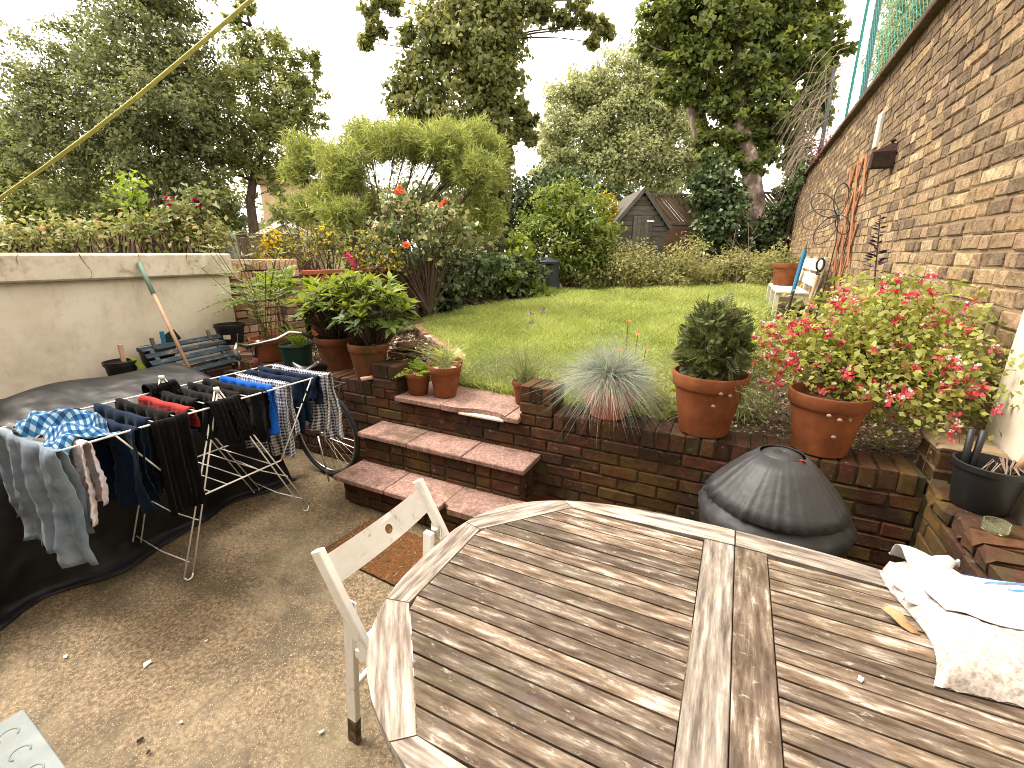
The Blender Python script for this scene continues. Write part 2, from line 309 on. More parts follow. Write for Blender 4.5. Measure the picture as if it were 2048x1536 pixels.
M('handle_wood', [(0.36, 0.21, 0.13), (0.52, 0.34, 0.23)], 6, stretch=(1, 1, 0.2), rough=0.6, bump=0.15, stains=[((0.20, 0.09, 0.06), 6, 0.6, 0.7, 0.7)])
M('tarp', [(0.004, 0.004, 0.005), (0.008, 0.008, 0.010)], 4, coord='World', rough=0.48, rvar=0.10, bump=0.7, bscale=6, bdist=0.05, spec=0.32, bdetail=1.5)
M('cover_black', [(0.013, 0.013, 0.015), (0.024, 0.024, 0.027)], 5, rough=0.55, rvar=0.1, bump=0.5, bscale=16, bdist=0.010, spec=0.5, bdetail=2)
M('white_metal', [(0.74, 0.72, 0.68), (0.80, 0.78, 0.74)], 10, rough=0.35, bump=0.0, spec=0.5)
M('chrome', [(0.45, 0.44, 0.42), (0.6, 0.59, 0.57)], 20, rough=0.28, metal=1.0, bump=0.1)
M('dark_metal', [(0.02, 0.018, 0.016), (0.05, 0.04, 0.035)], 12, rough=0.5, bump=0.1, spec=0.5)
M('rust', [(0.014, 0.009, 0.007), (0.03, 0.017, 0.012), (0.06, 0.028, 0.018)], 14, rough=0.9, bump=0.5)
M('rubber', [(0.012, 0.012, 0.012), (0.022, 0.021, 0.020)], 20, rough=0.7, bump=0.2)
M('black_plastic', [(0.006, 0.006, 0.007), (0.014, 0.014, 0.015)], 9, rough=0.5, bump=0.1, spec=0.4, stains=[((0.06, 0.05, 0.04), 8, 0.6, 0.75, 0.4)])
M('green_plastic', [(0.007, 0.026, 0.018), (0.012, 0.04, 0.027)], 9, rough=0.5, bump=0.1)
M('bin_plastic', [(0.018, 0.022, 0.028), (0.03, 0.036, 0.045)], 9, rough=0.55, bump=0.2)
M('maroon_paint', [(0.10, 0.010, 0.014), (0.13, 0.016, 0.02)], 9, rough=0.3, bump=0.0, spec=0.5)
M('blue_paint', [(0.02, 0.14, 0.30), (0.035, 0.19, 0.37)], 9, rough=0.5, bump=0.1, stains=[((0.30, 0.34, 0.36), 9, 0.62, 0.72, 0.7)])
M('green_grip', [(0.12, 0.20, 0.16), (0.16, 0.25, 0.20)], 9, rough=0.7, bump=0.1)
M('coir', [(0.055, 0.022, 0.007), (0.12, 0.05, 0.015), (0.18, 0.085, 0.03)], 60, coord='World', rough=0.95, bump=1.0, bscale=220, bdist=0.006, stains=[((0.05, 0.025, 0.01), 3, 0.5, 0.7, 0.6)])
M('plate', [(0.15, 0.18, 0.19), (0.24, 0.275, 0.28)], 7, coord='World', rough=0.5, metal=0.0, bump=0.2, bscale=60, stains=[((0.20, 0.20, 0.17), 3, 0.52, 0.7, 0.7)])
M('bag', [(0.44, 0.44, 0.46), (0.54, 0.54, 0.55)], 5, rough=0.3, bump=0.5, bscale=14, bdist=0.01, spec=0.5, bdetail=2)
M('bag_fill', [(0.24, 0.19, 0.165), (0.38, 0.34, 0.31), (0.50, 0.47, 0.45)], 75, lo=0.33, hi=0.58, rough=0.32, bdetail=2, bump=0.6, bscale=45, bdist=0.006, spec=0.45)
M('bag_print', [(0.02, 0.12, 0.42), (0.03, 0.17, 0.52)], 5, rough=0.35, bump=0.0)
M('dead_leaf', [(0.30, 0.17, 0.085), (0.46, 0.29, 0.16)], 30, rough=0.8, bump=0.4)
M('litter', [(0.60, 0.54, 0.46), (0.72, 0.68, 0.6)], 30, rough=0.8, bump=0.0)
M('crumb', [(0.02, 0.012, 0.008), (0.04, 0.026, 0.016)], 30, rough=0.9, bump=0.3)
M('bark', [(0.028, 0.019, 0.012), (0.065, 0.046, 0.032), (0.10, 0.075, 0.055)], 9, stretch=(1, 1, 0.3), coord='World', rough=0.95, bump=0.9, bscale=30, bdist=0.03)
M('bark_plane', [(0.07, 0.05, 0.042), (0.16, 0.115, 0.095), (0.38, 0.30, 0.25)], 3.2, stretch=(1, 1, 0.6), coord='World', lo=0.38, hi=0.62, rough=0.9, bump=0.5, bscale=20, bdist=0.02)
M('twig', [(0.05, 0.032, 0.022), (0.10, 0.07, 0.05)], 30, rough=0.9, bump=0.0)
M('dry_twig', [(0.15, 0.11, 0.085), (0.26, 0.20, 0.16)], 30, rough=0.9, bump=0.0)
M('house_wall', [(0.40, 0.29, 0.17), (0.50, 0.37, 0.23)], 1.5, coord='World', bump=0.1)
M('house_brick', [(0.17, 0.12, 0.075), (0.26, 0.19, 0.12)], 9, coord='World', bump=0.3)
M('roof_tile', [(0.09, 0.05, 0.035), (0.15, 0.085, 0.06)], 4, coord='World', bump=0.3)
M('white_paint', [(0.70, 0.69, 0.66), (0.78, 0.77, 0.74)], 4, rough=0.5, bump=0.0)
M('glass_dark', [(0.02, 0.025, 0.03), (0.04, 0.045, 0.05)], 2, rough=0.08, bump=0.0, spec=0.6)
M('net_green', [(0.05, 0.30, 0.28), (0.07, 0.38, 0.34)], 9, rough=0.7, bump=0.0)
M('pole_metal', [(0.05, 0.065, 0.08), (0.09, 0.10, 0.12)], 9, rough=0.5, bump=0.1, metal=0.3)
M('grey_post', [(0.22, 0.24, 0.23), (0.32, 0.34, 0.33)], 8, stretch=(4, 4, 1), rough=0.9, bump=0.3)
M('paper_label', [(0.60, 0.55, 0.40), (0.66, 0.63, 0.55)], 30, rough=0.7, bump=0.0)
M('cord', [(0.42, 0.45, 0.10), (0.55, 0.56, 0.18)], 120, rough=0.5, bump=0.5, bscale=300)
M('saddle', [(0.010, 0.010, 0.010), (0.018, 0.017, 0.016)], 9, rough=0.32, bump=0.1, spec=0.5)
M('plaque', [(0.42, 0.39, 0.35), (0.56, 0.53, 0.48)], 12, rough=0.8, bump=0.2)
M('moss_cloth', [(0.10, 0.14, 0.015), (0.20, 0.25, 0.03)], 30, rough=0.95, bump=0.6)
# fabrics
for n_, c_, c2_ in (('denim', (0.085, 0.12, 0.165), (0.24, 0.29, 0.35)), ('navy', (0.003, 0.009, 0.026), (0.006, 0.017, 0.042)), ('black_cloth', (0.0022, 0.0022, 0.0026), (0.005, 0.0045, 0.005)),
                 ('charcoal_cloth', (0.004, 0.004, 0.005), (0.009, 0.009, 0.010)), ('red_cloth', (0.23, 0.022, 0.02), (0.31, 0.035, 0.032)), ('blue_cloth', (0.006, 0.075, 0.40), (0.010, 0.10, 0.50)), ('grey_cloth', (0.13, 0.125, 0.115), (0.22, 0.21, 0.19))):
    M(n_, [c_, c2_], 7, coord='Object', rough=0.95, bump=0.35, bscale=14, bdist=0.012, spec=0.08, sheen=0.04, bdetail=1.5)
FM('gingham', 'check', (0.62, 0.63, 0.66), (0.012, 0.02, 0.06), scale=48)
FM('tartan', 'check', (0.30, 0.40, 0.46), (0.008, 0.03, 0.13), (0.02, 0.13, 0.28), scale=20)
FM('floral', 'floral', (0.66, 0.64, 0.67), (0.60, 0.38, 0.40), (0.36, 0.40, 0.58), scale=60)
# leaves
LM('leaf_dark', [(0.06, 0.075, 0.03), (0.12, 0.14, 0.055), (0.22, 0.235, 0.10)], 0.5)
LM('leaf_mid', [(0.10, 0.12, 0.035), (0.18, 0.205, 0.065), (0.28, 0.30, 0.11)], 0.48)
LM('leaf_far', [(0.15, 0.17, 0.075), (0.27, 0.295, 0.135), (0.40, 0.42, 0.24)], 0.48)
LM('leaf_syc', [(0.075, 0.088, 0.03), (0.15, 0.165, 0.055), (0.26, 0.27, 0.105)], 0.5)
LM('leaf_plane', [(0.05, 0.072, 0.022), (0.11, 0.145, 0.038), (0.23, 0.27, 0.065)], 0.5)
LM('leaf_acacia', [(0.10, 0.125, 0.03), (0.22, 0.26, 0.065), (0.42, 0.45, 0.15)], 0.35)
LM('leaf_laurel', [(0.06, 0.09, 0.016), (0.14, 0.19, 0.035), (0.29, 0.34, 0.08)], 0.4, rough=0.4)
LM('leaf_yellow', [(0.22, 0.20, 0.015), (0.42, 0.36, 0.03)], 0.3)
LM('leaf_ivy', [(0.020, 0.036, 0.012), (0.045, 0.072, 0.024), (0.10, 0.14, 0.055), (0.20, 0.23, 0.13)], 0.2, rough=0.35)
LM('leaf_rhodo', [(0.035, 0.058, 0.018), (0.07, 0.11, 0.028), (0.16, 0.22, 0.035), (0.26, 0.31, 0.045)], 0.3, rough=0.4)
LM('leaf_fern', [(0.12, 0.19, 0.025), (0.24, 0.34, 0.055)], 0.4)
LM('leaf_rose', [(0.05, 0.08, 0.025), (0.12, 0.155, 0.055), (0.24, 0.27, 0.12), (0.42, 0.30, 0.16)], 0.3, rough=0.4)
LM('leaf_hyp', [(0.08, 0.08, 0.02), (0.16, 0.16, 0.04), (0.25, 0.24, 0.07)], 0.35)
LM('leaf_salvia', [(0.14, 0.17, 0.03), (0.28, 0.31, 0.07), (0.44, 0.44, 0.15)], 0.42)
LM('leaf_weed', [(0.12, 0.13, 0.035), (0.24, 0.25, 0.085), (0.36, 0.36, 0.16), (0.40, 0.32, 0.16)], 0.4)
LM('leaf_feather', [(0.025, 0.042, 0.012), (0.08, 0.105, 0.032), (0.24, 0.265, 0.11)], 0.3)
LM('leaf_hedge', [(0.06, 0.085, 0.02), (0.15, 0.18, 0.05), (0.32, 0.32, 0.13), (0.42, 0.28, 0.15)], 0.35)
LM('blade_grass', [(0.16, 0.215, 0.05), (0.35, 0.41, 0.115), (0.58, 0.60, 0.28)], 0.45)
LM('blade_fescue', [(0.12, 0.165, 0.14), (0.24, 0.30, 0.26), (0.38, 0.42, 0.34), (0.50, 0.44, 0.30)], 0.25)
LM('blade_pale', [(0.09, 0.12, 0.035), (0.20, 0.24, 0.09), (0.32, 0.32, 0.16)], 0.3)
LM('petal_red', [(0.52, 0.04, 0.055), (0.74, 0.16, 0.20)], 0.35)
LM('petal_white', [(0.62, 0.50, 0.46), (0.75, 0.70, 0.66)], 0.3)
LM('petal_orange', [(0.62, 0.13, 0.045), (0.72, 0.24, 0.11)], 0.25)
LM('petal_pink', [(0.40, 0.012, 0.075), (0.56, 0.05, 0.15)], 0.25)
LM('petal_yellow', [(0.70, 0.50, 0.02), (0.80, 0.62, 0.06)], 0.3)
LM('petal_purple', [(0.012, 0.008, 0.035), (0.03, 0.015, 0.07)], 0.1)
LM('petal_dull', [(0.16, 0.05, 0.05), (0.28, 0.11, 0.10)], 0.2)
LM('petal_lilac', [(0.14, 0.10, 0.13), (0.26, 0.20, 0.22)], 0.1)
LM('stalk', [(0.07, 0.075, 0.02), (0.15, 0.16, 0.05)], 0.1)
LM('mulch_chip', [(0.03, 0.018, 0.010), (0.09, 0.055, 0.03), (0.24, 0.17, 0.10), (0.42, 0.34, 0.24)], 0.0, rough=0.9)

# ================================================================ terrain and paving
def sm(t): t = np.clip(t, 0, 1); return t*t*(3-2*t)
def zt(x, y): return 0.655+0.20*sm((np.asarray(y)-3.0)/10.0)+0.0*np.asarray(x)
def sheet(name, x0, x1, y0, y1, nx, ny, fz, mat, kind='structure'):
    xs = np.linspace(x0, x1, nx); ys = np.linspace(y0, y1, ny); X, Y = np.meshgrid(xs, ys); Z = fz(X, Y)
    V = np.stack([X, Y, Z], -1).reshape(-1, 3); i = np.arange(nx*ny).reshape(ny, nx)
    F = np.stack([i[:-1, :-1], i[:-1, 1:], i[1:, 1:], i[1:, :-1]], -1).reshape(-1, 4)
    o = obj(name, npmesh(name, V, F, smooth=True), mat); o['kind'] = kind; return o
sheet('ground', -700, 700, -700, 700, 2, 2, lambda X, Y: X*0-0.12, 'earth')
sheet('patio', -4.6, 1.4, -1.1, 2.6, 120, 90, lambda X, Y: 0.004*np.sin(X*2.3+1)*np.cos(Y*1.7)+RNG.normal(0, 0.0006, X.shape), 'concrete')
def zg(X, Y):
    base = zt(X, Y)-0.03
    return base+0.05*sm((-4.6-X)/2.0)+0.25*sm((Y-13)/3)
sheet('garden_soil', -4.55, 1.18, 2.50, 17.5, 60, 150, lambda X, Y: zg(X, Y)+RNG.normal(0, 0.006, X.shape), 'soil')
sheet('neighbour_ground', -70, -4.55, -12, 70, 60, 60, lambda X, Y: 0*X+0.85, 'earth')
sheet('far_ground', -4.55, 60, 17.5, 70, 30, 30, lambda X, Y: 0*X+1.05, 'earth')

# lawn: a patch of turf with its own edge
LAWN = [(-1.98, 2.88), (-0.32, 2.72), (-0.30, 3.2), (-0.12, 4.2), (0.20, 5.3), (0.38, 6.2), (0.48, 9.0), (0.62, 13.0), (-1.0, 12.9), (-3.2, 12.2), (-3.6, 10.4), (-3.45, 9.2), (-3.5, 7.9), (-3.95, 7.0), (-4.05, 5.6), (-3.66, 4.85), (-2.9, 4.15), (-2.36, 3.72), (-2.16, 3.3)]
LP = np.array(LAWN)
def inside(x, y, poly=LP):
    x = np.asarray(x); y = np.asarray(y); c = np.zeros(x.shape, bool); n = len(poly); j = n-1
    for i in range(n):
        xi, yi = poly[i]; xj, yj = poly[j]
        t = ((yi > y) != (yj > y)) & (x < (xj-xi)*(y-yi)/((yj-yi) if yj != yi else 1e-9)+xi); c ^= t; j = i
    return c
bm = bmesh.new(); vs_ = [bm.verts.new((x, y, float(zt(x, y))-0.012)) for x, y in LAWN]; bm.faces.new(vs_)
for ycut in np.arange(3.5, 13, 0.5):
    bmesh.ops.bisect_plane(bm, geom=bm.verts[:]+bm.edges[:]+bm.faces[:], plane_co=(0, ycut, 0), plane_no=(0, 1, 0))
for v in bm.verts: v.co.z = float(zt(v.co.x, v.co.y))-0.012
me = bpy.data.meshes.new('lawn'); bm.to_mesh(me); bm.free(); lawn = obj('lawn', me, 'lawn_base'); lawn['kind'] = 'structure'

# ================================================================ bricks
def brick_meshes(tag_, size, n=5, ch=0.006, jit=0.0035, mat='brick_red'):
    out = []
    for k in range(n):
        me = MB().cham((0, 0, 0), size, ch, jit=jit).mesh('brick_'+tag_); me.materials.append(MT[mat]); out.append(me)
    return out
def put(name, me, parent, loc, rot=(0, 0, 0)):
    o = bpy.data.objects.new(name, me); COL.objects.link(o); o.parent = parent; o.location = loc; o.rotation_euler = rot; return o
jr = lambda a: random.uniform(-a, a)
def courses(parent, x0, x1, y, z0, n, pitch, meshes_s, meshes_h, axis='x', off0=0.0, skip=None, bl=0.215, hl=0.1025, jo=0.010, flem=False):
    """courses of bricks; face lies at coordinate y (the brick centre is set by the caller)"""
    for c in range(n):
        z = z0+pitch*(c+0.5); u = x0-(0.1125 if c % 2 else 0.0)-off0; k = c
        while u < x1-0.01:
            h = flem and (k % 2 == 1); L = hl if h else bl
            a, b = u, u+L; k += 1; u += L+jo
            if b <= x0+0.02 or a >= x1-0.02: continue
            full = a >= x0-1e-6 and b <= x1+1e-6
            aa, bb = max(a, x0), min(b, x1); m = (aa+bb)/2
            if skip and skip(m, z): continue
            src = random.choice(meshes_h if h else meshes_s)
            loc = (m, y+jr(0.004), z) if axis == 'x' else (y+jr(0.004), m, z)
            o = put('brick', src, parent, loc, (jr(0.012), jr(0.012), (0 if axis == 'x' else PI/2)+jr(0.012)))
            if not full: o.scale = ((bb-aa)/L, 1, 1)
BS = brick_meshes('stretcher', (0.215, 0.1025, 0.066)); BH = brick_meshes('soldier', (0.066, 0.215, 0.1025)); BE = brick_meshes('half', (0.1025, 0.1025, 0.066))
# ---- retaining wall across the patio
rw = thing('retaining_wall', 'low mossy red brick retaining wall between patio and lawn, steps built against it', 'wall', (0, 0, 0))
YW = 2.45
MB().box((-1.5, 2.56, 0.30), (4.72, 0.20, 0.60)).build('mortar', 'mortar_dark', rw)
courses(rw, -3.86, 0.868, YW+0.051, 0.0, 8, 0.0755, BS, BE, skip=lambda m, z: (-2.2 < m < -1.05 and z < 0.36))
def soldiers(x0, x1, z, y=YW+0.1075):
    u = x0+0.033
    while u < x1-0.02:
        put('brick', random.choice(BH), rw, (u, y+jr(0.004), z+jr(0.003)), (jr(0.01), jr(0.015), jr(0.01))); u += 0.0762
soldiers(-0.905, 0.868, 0.660); soldiers(-3.86, -2.315, 0.660)
MB().box((0.945, 2.535, 0.31), (0.155, 0.155, 0.62)).build('mortar', 'mortar_dark', rw)
MB().box((-0.02, 2.56, 0.652), (1.77, 0.20, 0.096)).build('mortar', 'mortar_dark', rw)
MB().box((-3.09, 2.56, 0.652), (1.54, 0.20, 0.096)).build('mortar', 'mortar_dark', rw)
for px in (-2.205, -1.02):                      # the two little piers either side of the steps
    pr = thing('brick_pier', ('left' if px < -2 else 'right')+'-hand stubby brick pier at the top of the steps'+(', mossy, beside the small pots' if px < -2 else ', next to the pink pot'), 'pier', (px, 2.552, 0.604))
    MB().box((0, 0, 0.11), (0.196, 0.196, 0.215)).build('mortar', 'mortar_dark', pr)
    for c in range(2):
        for k in range(2):
            for sy in (-1, 1):
                if c % 2 == 0: put('brick', random.choice(BE), pr, (-0.0565+0.113*k, sy*0.0565, 0.038+0.0755*c), (jr(.01), jr(.01), jr(.02)))
        if c % 2:
            for sy in (-1, 1): put('brick', random.choice(BS), pr, (0, sy*0.0565, 0.038+0.0755*c), (jr(.01), jr(.01), jr(.02)))
    for k in range(3): put('brick', random.choice(BH), pr, (-0.0755+0.0755*k, 0, 0.205), (jr(.01), jr(.01), jr(.02)))
# broken bricks lying on the left pier
for i_, (x, y, z, r) in enumerate([(-2.23, 2.64, 0.898, 0.3), (-2.12, 2.68, 0.897, -0.4), (-2.17, 2.67, 0.955, 0.9)]):
    o = MB().cham((0, 0, 0), (0.13, 0.10, 0.055), 0.012, jit=0.012).build('broken_brick', 'brick_red', None, loc=(x, y, z), rot=(0, 0, r))
    tag(o, ['left broken brick lying on the pier above the bicycle wheel', 'right broken brick lying on the pier above the bicycle wheel', 'broken brick on top of the two others on the pier'][i_], 'brick', 'broken bricks on the pier')

# ---- steps
st = thing('garden_steps', 'two brick steps with reddish stone slab treads up to the lawn', 'steps', (0, 0, 0))
def slab(x0, x1, y0, y1, zt_, th=0.034, cut=None):
    m = MB()
    if cut is None: m.cham((0, 0, 0), (x1-x0-0.004, y1-y0, th), 0.005, jit=0.0015)
    else: m.prism([(a-(x0+x1)/2, b-(y0+y1)/2) for a, b in cut], -th/2, th/2)
    m.build('tread_slab', 'stone_slab', st, loc=((x0+x1)/2, (y0+y1)/2, zt_-th/2), rot=(jr(0.004), jr(0.004), 0))
for k in range(3):
    a = -2.255+0.4267*k
    slab(a, a+0.4267, 2.19, 2.449, 0.43)
    if k == 2: slab(a, a+0.4267, 1.945, 2.228, 0.21, cut=[(a+0.002, 2.01), (a+0.01, 1.99), (a+0.03, 1.985), (a+0.045, 1.97), (a+0.05, 1.945), (a+0.424, 1.945), (a+0.424, 2.228), (a+0.002, 2.228)])
    else: slab(a, a+0.4267, 1.945, 2.228, 0.21)
MB().box((-1.615, 2.335, 0.193), (1.17, 0.21, 0.38)).build('mortar', 'mortar_dark', st)
MB().box((-1.615, 2.115, 0.085), (1.17, 0.21, 0.16)).build('mortar', 'mortar_dark', st)
courses(st, -2.215, -1.015, 2.268, 0.012, 5, 0.0755, BS, BE, flem=True)
courses(st, -2.215, -1.015, 2.045, 0.012, 2, 0.0755, BS, BE)
for c in range(5): put('brick', random.choice(BE), st, (-1.066, 2.385, 0.05+0.0755*c))
# landing slabs, one broken
slab(-2.10, -1.70, 2.415, 2.87, 0.652, 0.036)
slab(-1.70, -1.215, 2.415, 2.87, 0.652, 0.036, cut=[(-1.697, 2.415), (-1.60, 2.412), (-1.52, 2.43), (-1.47, 2.45), (-1.38, 2.462), (-1.29, 2.455), (-1.25, 2.43), (-1.217, 2.425), (-1.217, 2.87), (-1.697, 2.87)])
slab(-1.214, -1.118, 2.405, 2.87, 0.652, 0.036)
MB().cham((-1.40, 2.44, 0.612), (0.34, 0.04, 0.016), 0.003).build('mortar_bed', 'render', st)

# ---- low wall along the right of the patio
sw = thing('side_wall', 'low crumbling brick wall along the right of the patio, laid with bricks on top', 'wall', (0, 0, 0))
MB().box((0.985, 1.17, 0.30), (0.20, 2.55, 0.595)).build('mortar', 'mortar_dark', sw)
courses(sw, -0.1, 2.43, 0.925, 0.0, 8, 0.0755, BS, BE, axis='y')
BT = brick_meshes('top', (0.225, 0.106, 0.068), ch=0.012, jit=0.010)
yy = 2.38
while yy > 0.2:
    put('brick', random.choice(BT), sw, (0.985+jr(0.012), yy, 0.642+jr(0.006)), (jr(0.03), jr(0.03), jr(0.05))); yy -= 0.113
# corner pier
cp = thing('corner_pier', 'worn brick pier at the right corner of the retaining wall', 'pier', (0.985, 2.565, 0.60))
MB().box((0, 0, 0.12), (0.21, 0.21, 0.24)).build('mortar', 'mortar', cp)
for c in range(3):
    for sy in (-1, 1): put('brick', random.choice(BS), cp, (0, sy*0.0565, 0.04+0.0755*c), (jr(.01), jr(.01), jr(.02)))
MB().cham((0, 0, 0.25), (0.235, 0.235, 0.03), 0.012, jit=0.006).build('cap', 'mortar', cp)
# rendered wall at the right edge
rr = MB().box((1.29, 1.0, 2.0), (0.36, 3.46, 4.0)).build('rendered_wall', 'render')
tag(rr, 'pale rendered wall end at the right edge of the picture beside the black bucket', 'wall')

# ---- tall stock brick wall along the right of the garden
bw = thing('brick_wall', 'tall old yellow stock brick wall along the right side of the garden', 'wall', (0, 0, 0))
XW = 1.135; PIT = 0.0868; Z0 = 0.55; Y0, Y1 = 2.74, 16.6; NC = 34
MB().box((XW+0.128, (Y0+Y1)/2, (Z0+3.50)/2), (0.24, Y1-Y0, 3.50-Z0)).build('mortar', 'mortar', bw)
cells = []
for c in range(NC):
    z = Z0+PIT*(c+0.5); y = Y0-random.uniform(0, 0.2); k = c
    while y < Y1:
        L = (0.112 if k % 2 else 0.228)*random.uniform(0.96, 1.03)
        a, b = max(y, Y0), min(y+L, Y1); y += L+0.013; k += 1
        if b-a > 0.03: cells.append(((a+b)/2, z+jr(0.004), b-a))
def seen_area(c):
    P = Vector((XW, c[0], c[1])); d = P-CAM_P; q = CAM_R.transposed() @ d
    if q.z > -0.1: return 0.0
    u, v = 913*q.x/-q.z, -913*q.y/-q.z
    if abs(u) > 1040 or abs(v) > 790: return 0.0
    if c[1] < 1.05: return 0.0
    return c[2]*abs(d.x)/d.length**3
cells.sort(key=seen_area, reverse=True)
BK1 = brick_meshes('stock', (1.0, 0.10, 0.0755), n=7, ch=0.008, jit=0.0042, mat='brick_stock'); BK2 = brick_meshes('stockdark', (1.0, 0.10, 0.0755), n=7, ch=0.008, jit=0.0042, mat='brick_stock_dark')
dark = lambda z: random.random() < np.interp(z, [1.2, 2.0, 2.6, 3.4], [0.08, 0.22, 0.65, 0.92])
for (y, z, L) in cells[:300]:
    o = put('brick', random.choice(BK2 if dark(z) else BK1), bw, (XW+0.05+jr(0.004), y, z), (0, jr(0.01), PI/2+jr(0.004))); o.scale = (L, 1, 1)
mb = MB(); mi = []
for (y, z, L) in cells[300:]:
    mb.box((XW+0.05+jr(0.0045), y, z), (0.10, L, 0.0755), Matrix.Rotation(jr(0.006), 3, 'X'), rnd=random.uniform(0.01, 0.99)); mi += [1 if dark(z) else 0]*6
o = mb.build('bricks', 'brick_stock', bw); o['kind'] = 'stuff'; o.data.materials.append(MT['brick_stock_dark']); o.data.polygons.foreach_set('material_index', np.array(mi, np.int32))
for k in range(24):
    ya = Y0+k*0.578
    MB().cham((0, 0, 0), (0.34, 0.572, 0.055), 0.008, jit=0.004).build('coping_stone', 'coping', bw, loc=(XW+0.09, ya+0.286, 3.527))
    MB().cham((0, 0, 0), (0.26, 0.572, 0.05), 0.008, jit=0.004).build('coping_stone', 'coping', bw, loc=(XW+0.12, ya+0.286, 3.578))

# ---- rendered wall on the left with its ledge
lw = thing('garden_wall', 'cream rendered wall with a thick stained cap on the left', 'wall', (0, 0, 0))
MB().cham((-4.50, 0.90, 0.80), (0.20, 3.90, 1.22), 0.01).build('wall', 'render', lw)
m_ = MB(); ny = 60
capo = MB().cham((-4.49, 0.87, 1.505), (0.30, 3.98, 0.19), 0.014).build('cap', 'render_cap', lw)
for k, yk in enumerate((0.55, 1.12, 1.40, 1.72, 2.10, 2.46, 2.63)):      # cracks in the cap
    pts_ = []; y_ = yk
    for s_ in range(7): pts_.append((y_, 1.597-0.18*s_/6*(1.0 if k % 2 else 0.55))); y_ += jr(0.018)
    V = []
    for i_, (a_, b_) in enumerate(pts_): w_ = 0.0016*(1-0.12*i_)*(1.8 if k in (1, 3) else 1.0); V += [(-4.3389, a_-w_, b_), (-4.3389, a_+w_, b_)]
    MB().add(V, [(2*i_, 2*i_+1, 2*i_+3, 2*i_+2) for i_ in range(6)]).build('crack', 'mortar_dark', lw)
lg = thing('brick_ledge', 'mossy brick ledge running along the foot of the cream wall', 'ledge', (0, 0, 0))
MB().box((-4.13, 0.70, 0.30), (0.54, 3.50, 0.60)).build('core', 'mortar_dark', lg)
for k in range(15):
    y = 2.30-0.226*k
    put('brick', random.choice(BS), lg, (-3.93, y, 0.634+jr(0.004)), (jr(0.01), jr(0.01), PI/2+jr(0.02)))
    put('brick', random.choice(BS), lg, (-4.045, y+0.1, 0.632+jr(0.004)), (jr(0.01), jr(0.01), PI/2+jr(0.02)))
    put('brick', random.choice(BS), lg, (-4.16, y, 0.632+jr(0.004)), (jr(0.01), jr(0.01), PI/2+jr(0.02)))
    put('brick', random.choice(BS), lg, (-4.28, y+0.1, 0.632+jr(0.004)), (jr(0.01), jr(0.01), PI/2+jr(0.02)))
courses(lg, -1.0, 2.44, -3.91, 0.0, 8, 0.0755, BS, BE, axis='y')
# ---- bare brick stretch and pier beyond the rendered wall
PS = brick_meshes('pale', (0.215, 0.1025, 0.066), mat='brick_pale'); PE = brick_meshes('palehalf', (0.1025, 0.1025, 0.066), mat='brick_pale'); PH = brick_meshes('palesoldier', (0.066, 0.215, 0.1025), mat='brick_pale')
pw = thing('boundary_wall', 'weathered pale brick wall beyond the end of the cream wall', 'wall', (0, 0, 0))
MB().box((-4.52, 3.24, 1.02), (0.16, 0.80, 0.90)).build('mortar', 'mortar_dark', pw)
courses(pw, 2.86, 3.36, -4.44, 0.60, 10, 0.0755, PS, PE, axis='y')
courses(pw, 2.86, 3.64, -4.44, 1.355, 1, 0.0755, PE, PE, axis='y', bl=0.1025)
for k in range(10): put('brick', random.choice(PH), pw, (-4.49, 2.90+0.0765*k, 1.49), (jr(.01), jr(.01), PI/2+jr(.02)))
pp = thing('boundary_pier', 'pale pink brick pier behind the umbrella sedge', 'pier', (0, 0, 0))
courses(pp, 3.37, 3.605, -4.37, 0.58, 10, 0.0765, PS, PE, axis='y', flem=True)
MB().box((-4.44, 3.487, 0.95), (0.16, 0.22, 0.76)).build('mortar', 'mortar', pp)
# stacked bricks and block under the black pot
for i_, (x, y, z) in enumerate([(-4.14, 2.60, 0.70), (-4.12, 2.58, 0.767), (-3.93, 2.60, 0.70)]):
    o = put('loose_brick', random.choice(PS), None, (x, y, z), (0, 0, 0.3*i_))
    tag(o, ['lower pale brick under the black pot by the cream wall', 'upper pale brick that carries the black pot', 'pale loose brick beside the black pot stack'][i_], 'brick', 'loose bricks under the black pot')
# ---- terracotta painted fence
rf = thing('red_fence', 'low terracotta painted board fence half hidden by ivy', 'fence', (0, 0, 0))
for k in range(14):
    y = 3.64+0.145*k
    if y < 5.7: barobj('board', (-4.30, y+0.07, 0.56), (-4.30, y+0.07, 1.37), 0.141, 0.02, 'red_wood', rf, up=(1, 0, 0))
barobj('top_rail', (-4.29, 3.60, 1.40), (-4.29, 5.72, 1.40), 0.075, 0.045, 'red_wood', rf)
barobj('rail', (-4.275, 3.62, 1.31), (-4.275, 5.70, 1.31), 0.03, 0.06, 'red_wood', rf)
barobj('post', (-4.28, 3.86, 0.55), (-4.28, 3.86, 1.376), 0.07, 0.03, 'red_wood', rf, up=(1, 0, 0))
T1=[(-19.91,8.19,6.68,1.07),(-20.23,7.65,5.5,0.92),(-19.27,8.79,7.58,0.77),(-19.11,8.15,5.37,1.38),(-17.95,9.57,8.04,1.07),(-17.26,9.58,7.01,1.38),(-17.32,8.63,5.96,1.33),(-15.92,9.13,5.41,1.33),(-18.18,8.37,4.64,1.23),(-16.16,8.64,4.27,1.04),(-19.2,7.68,4.04,1.07),(-20.34,7.22,4.32,0.69),(-15.98,10.11,6.73,1.07),(-15.48,9.83,5.12,1.07),(-16.58,10.24,8.05,0.92),(-15.46,9.46,3.94,0.92),(-17.8,9.93,8.92,0.69),(-17.45,10.25,9.37,0.92),(-16.81,10.51,9.23,0.92)]
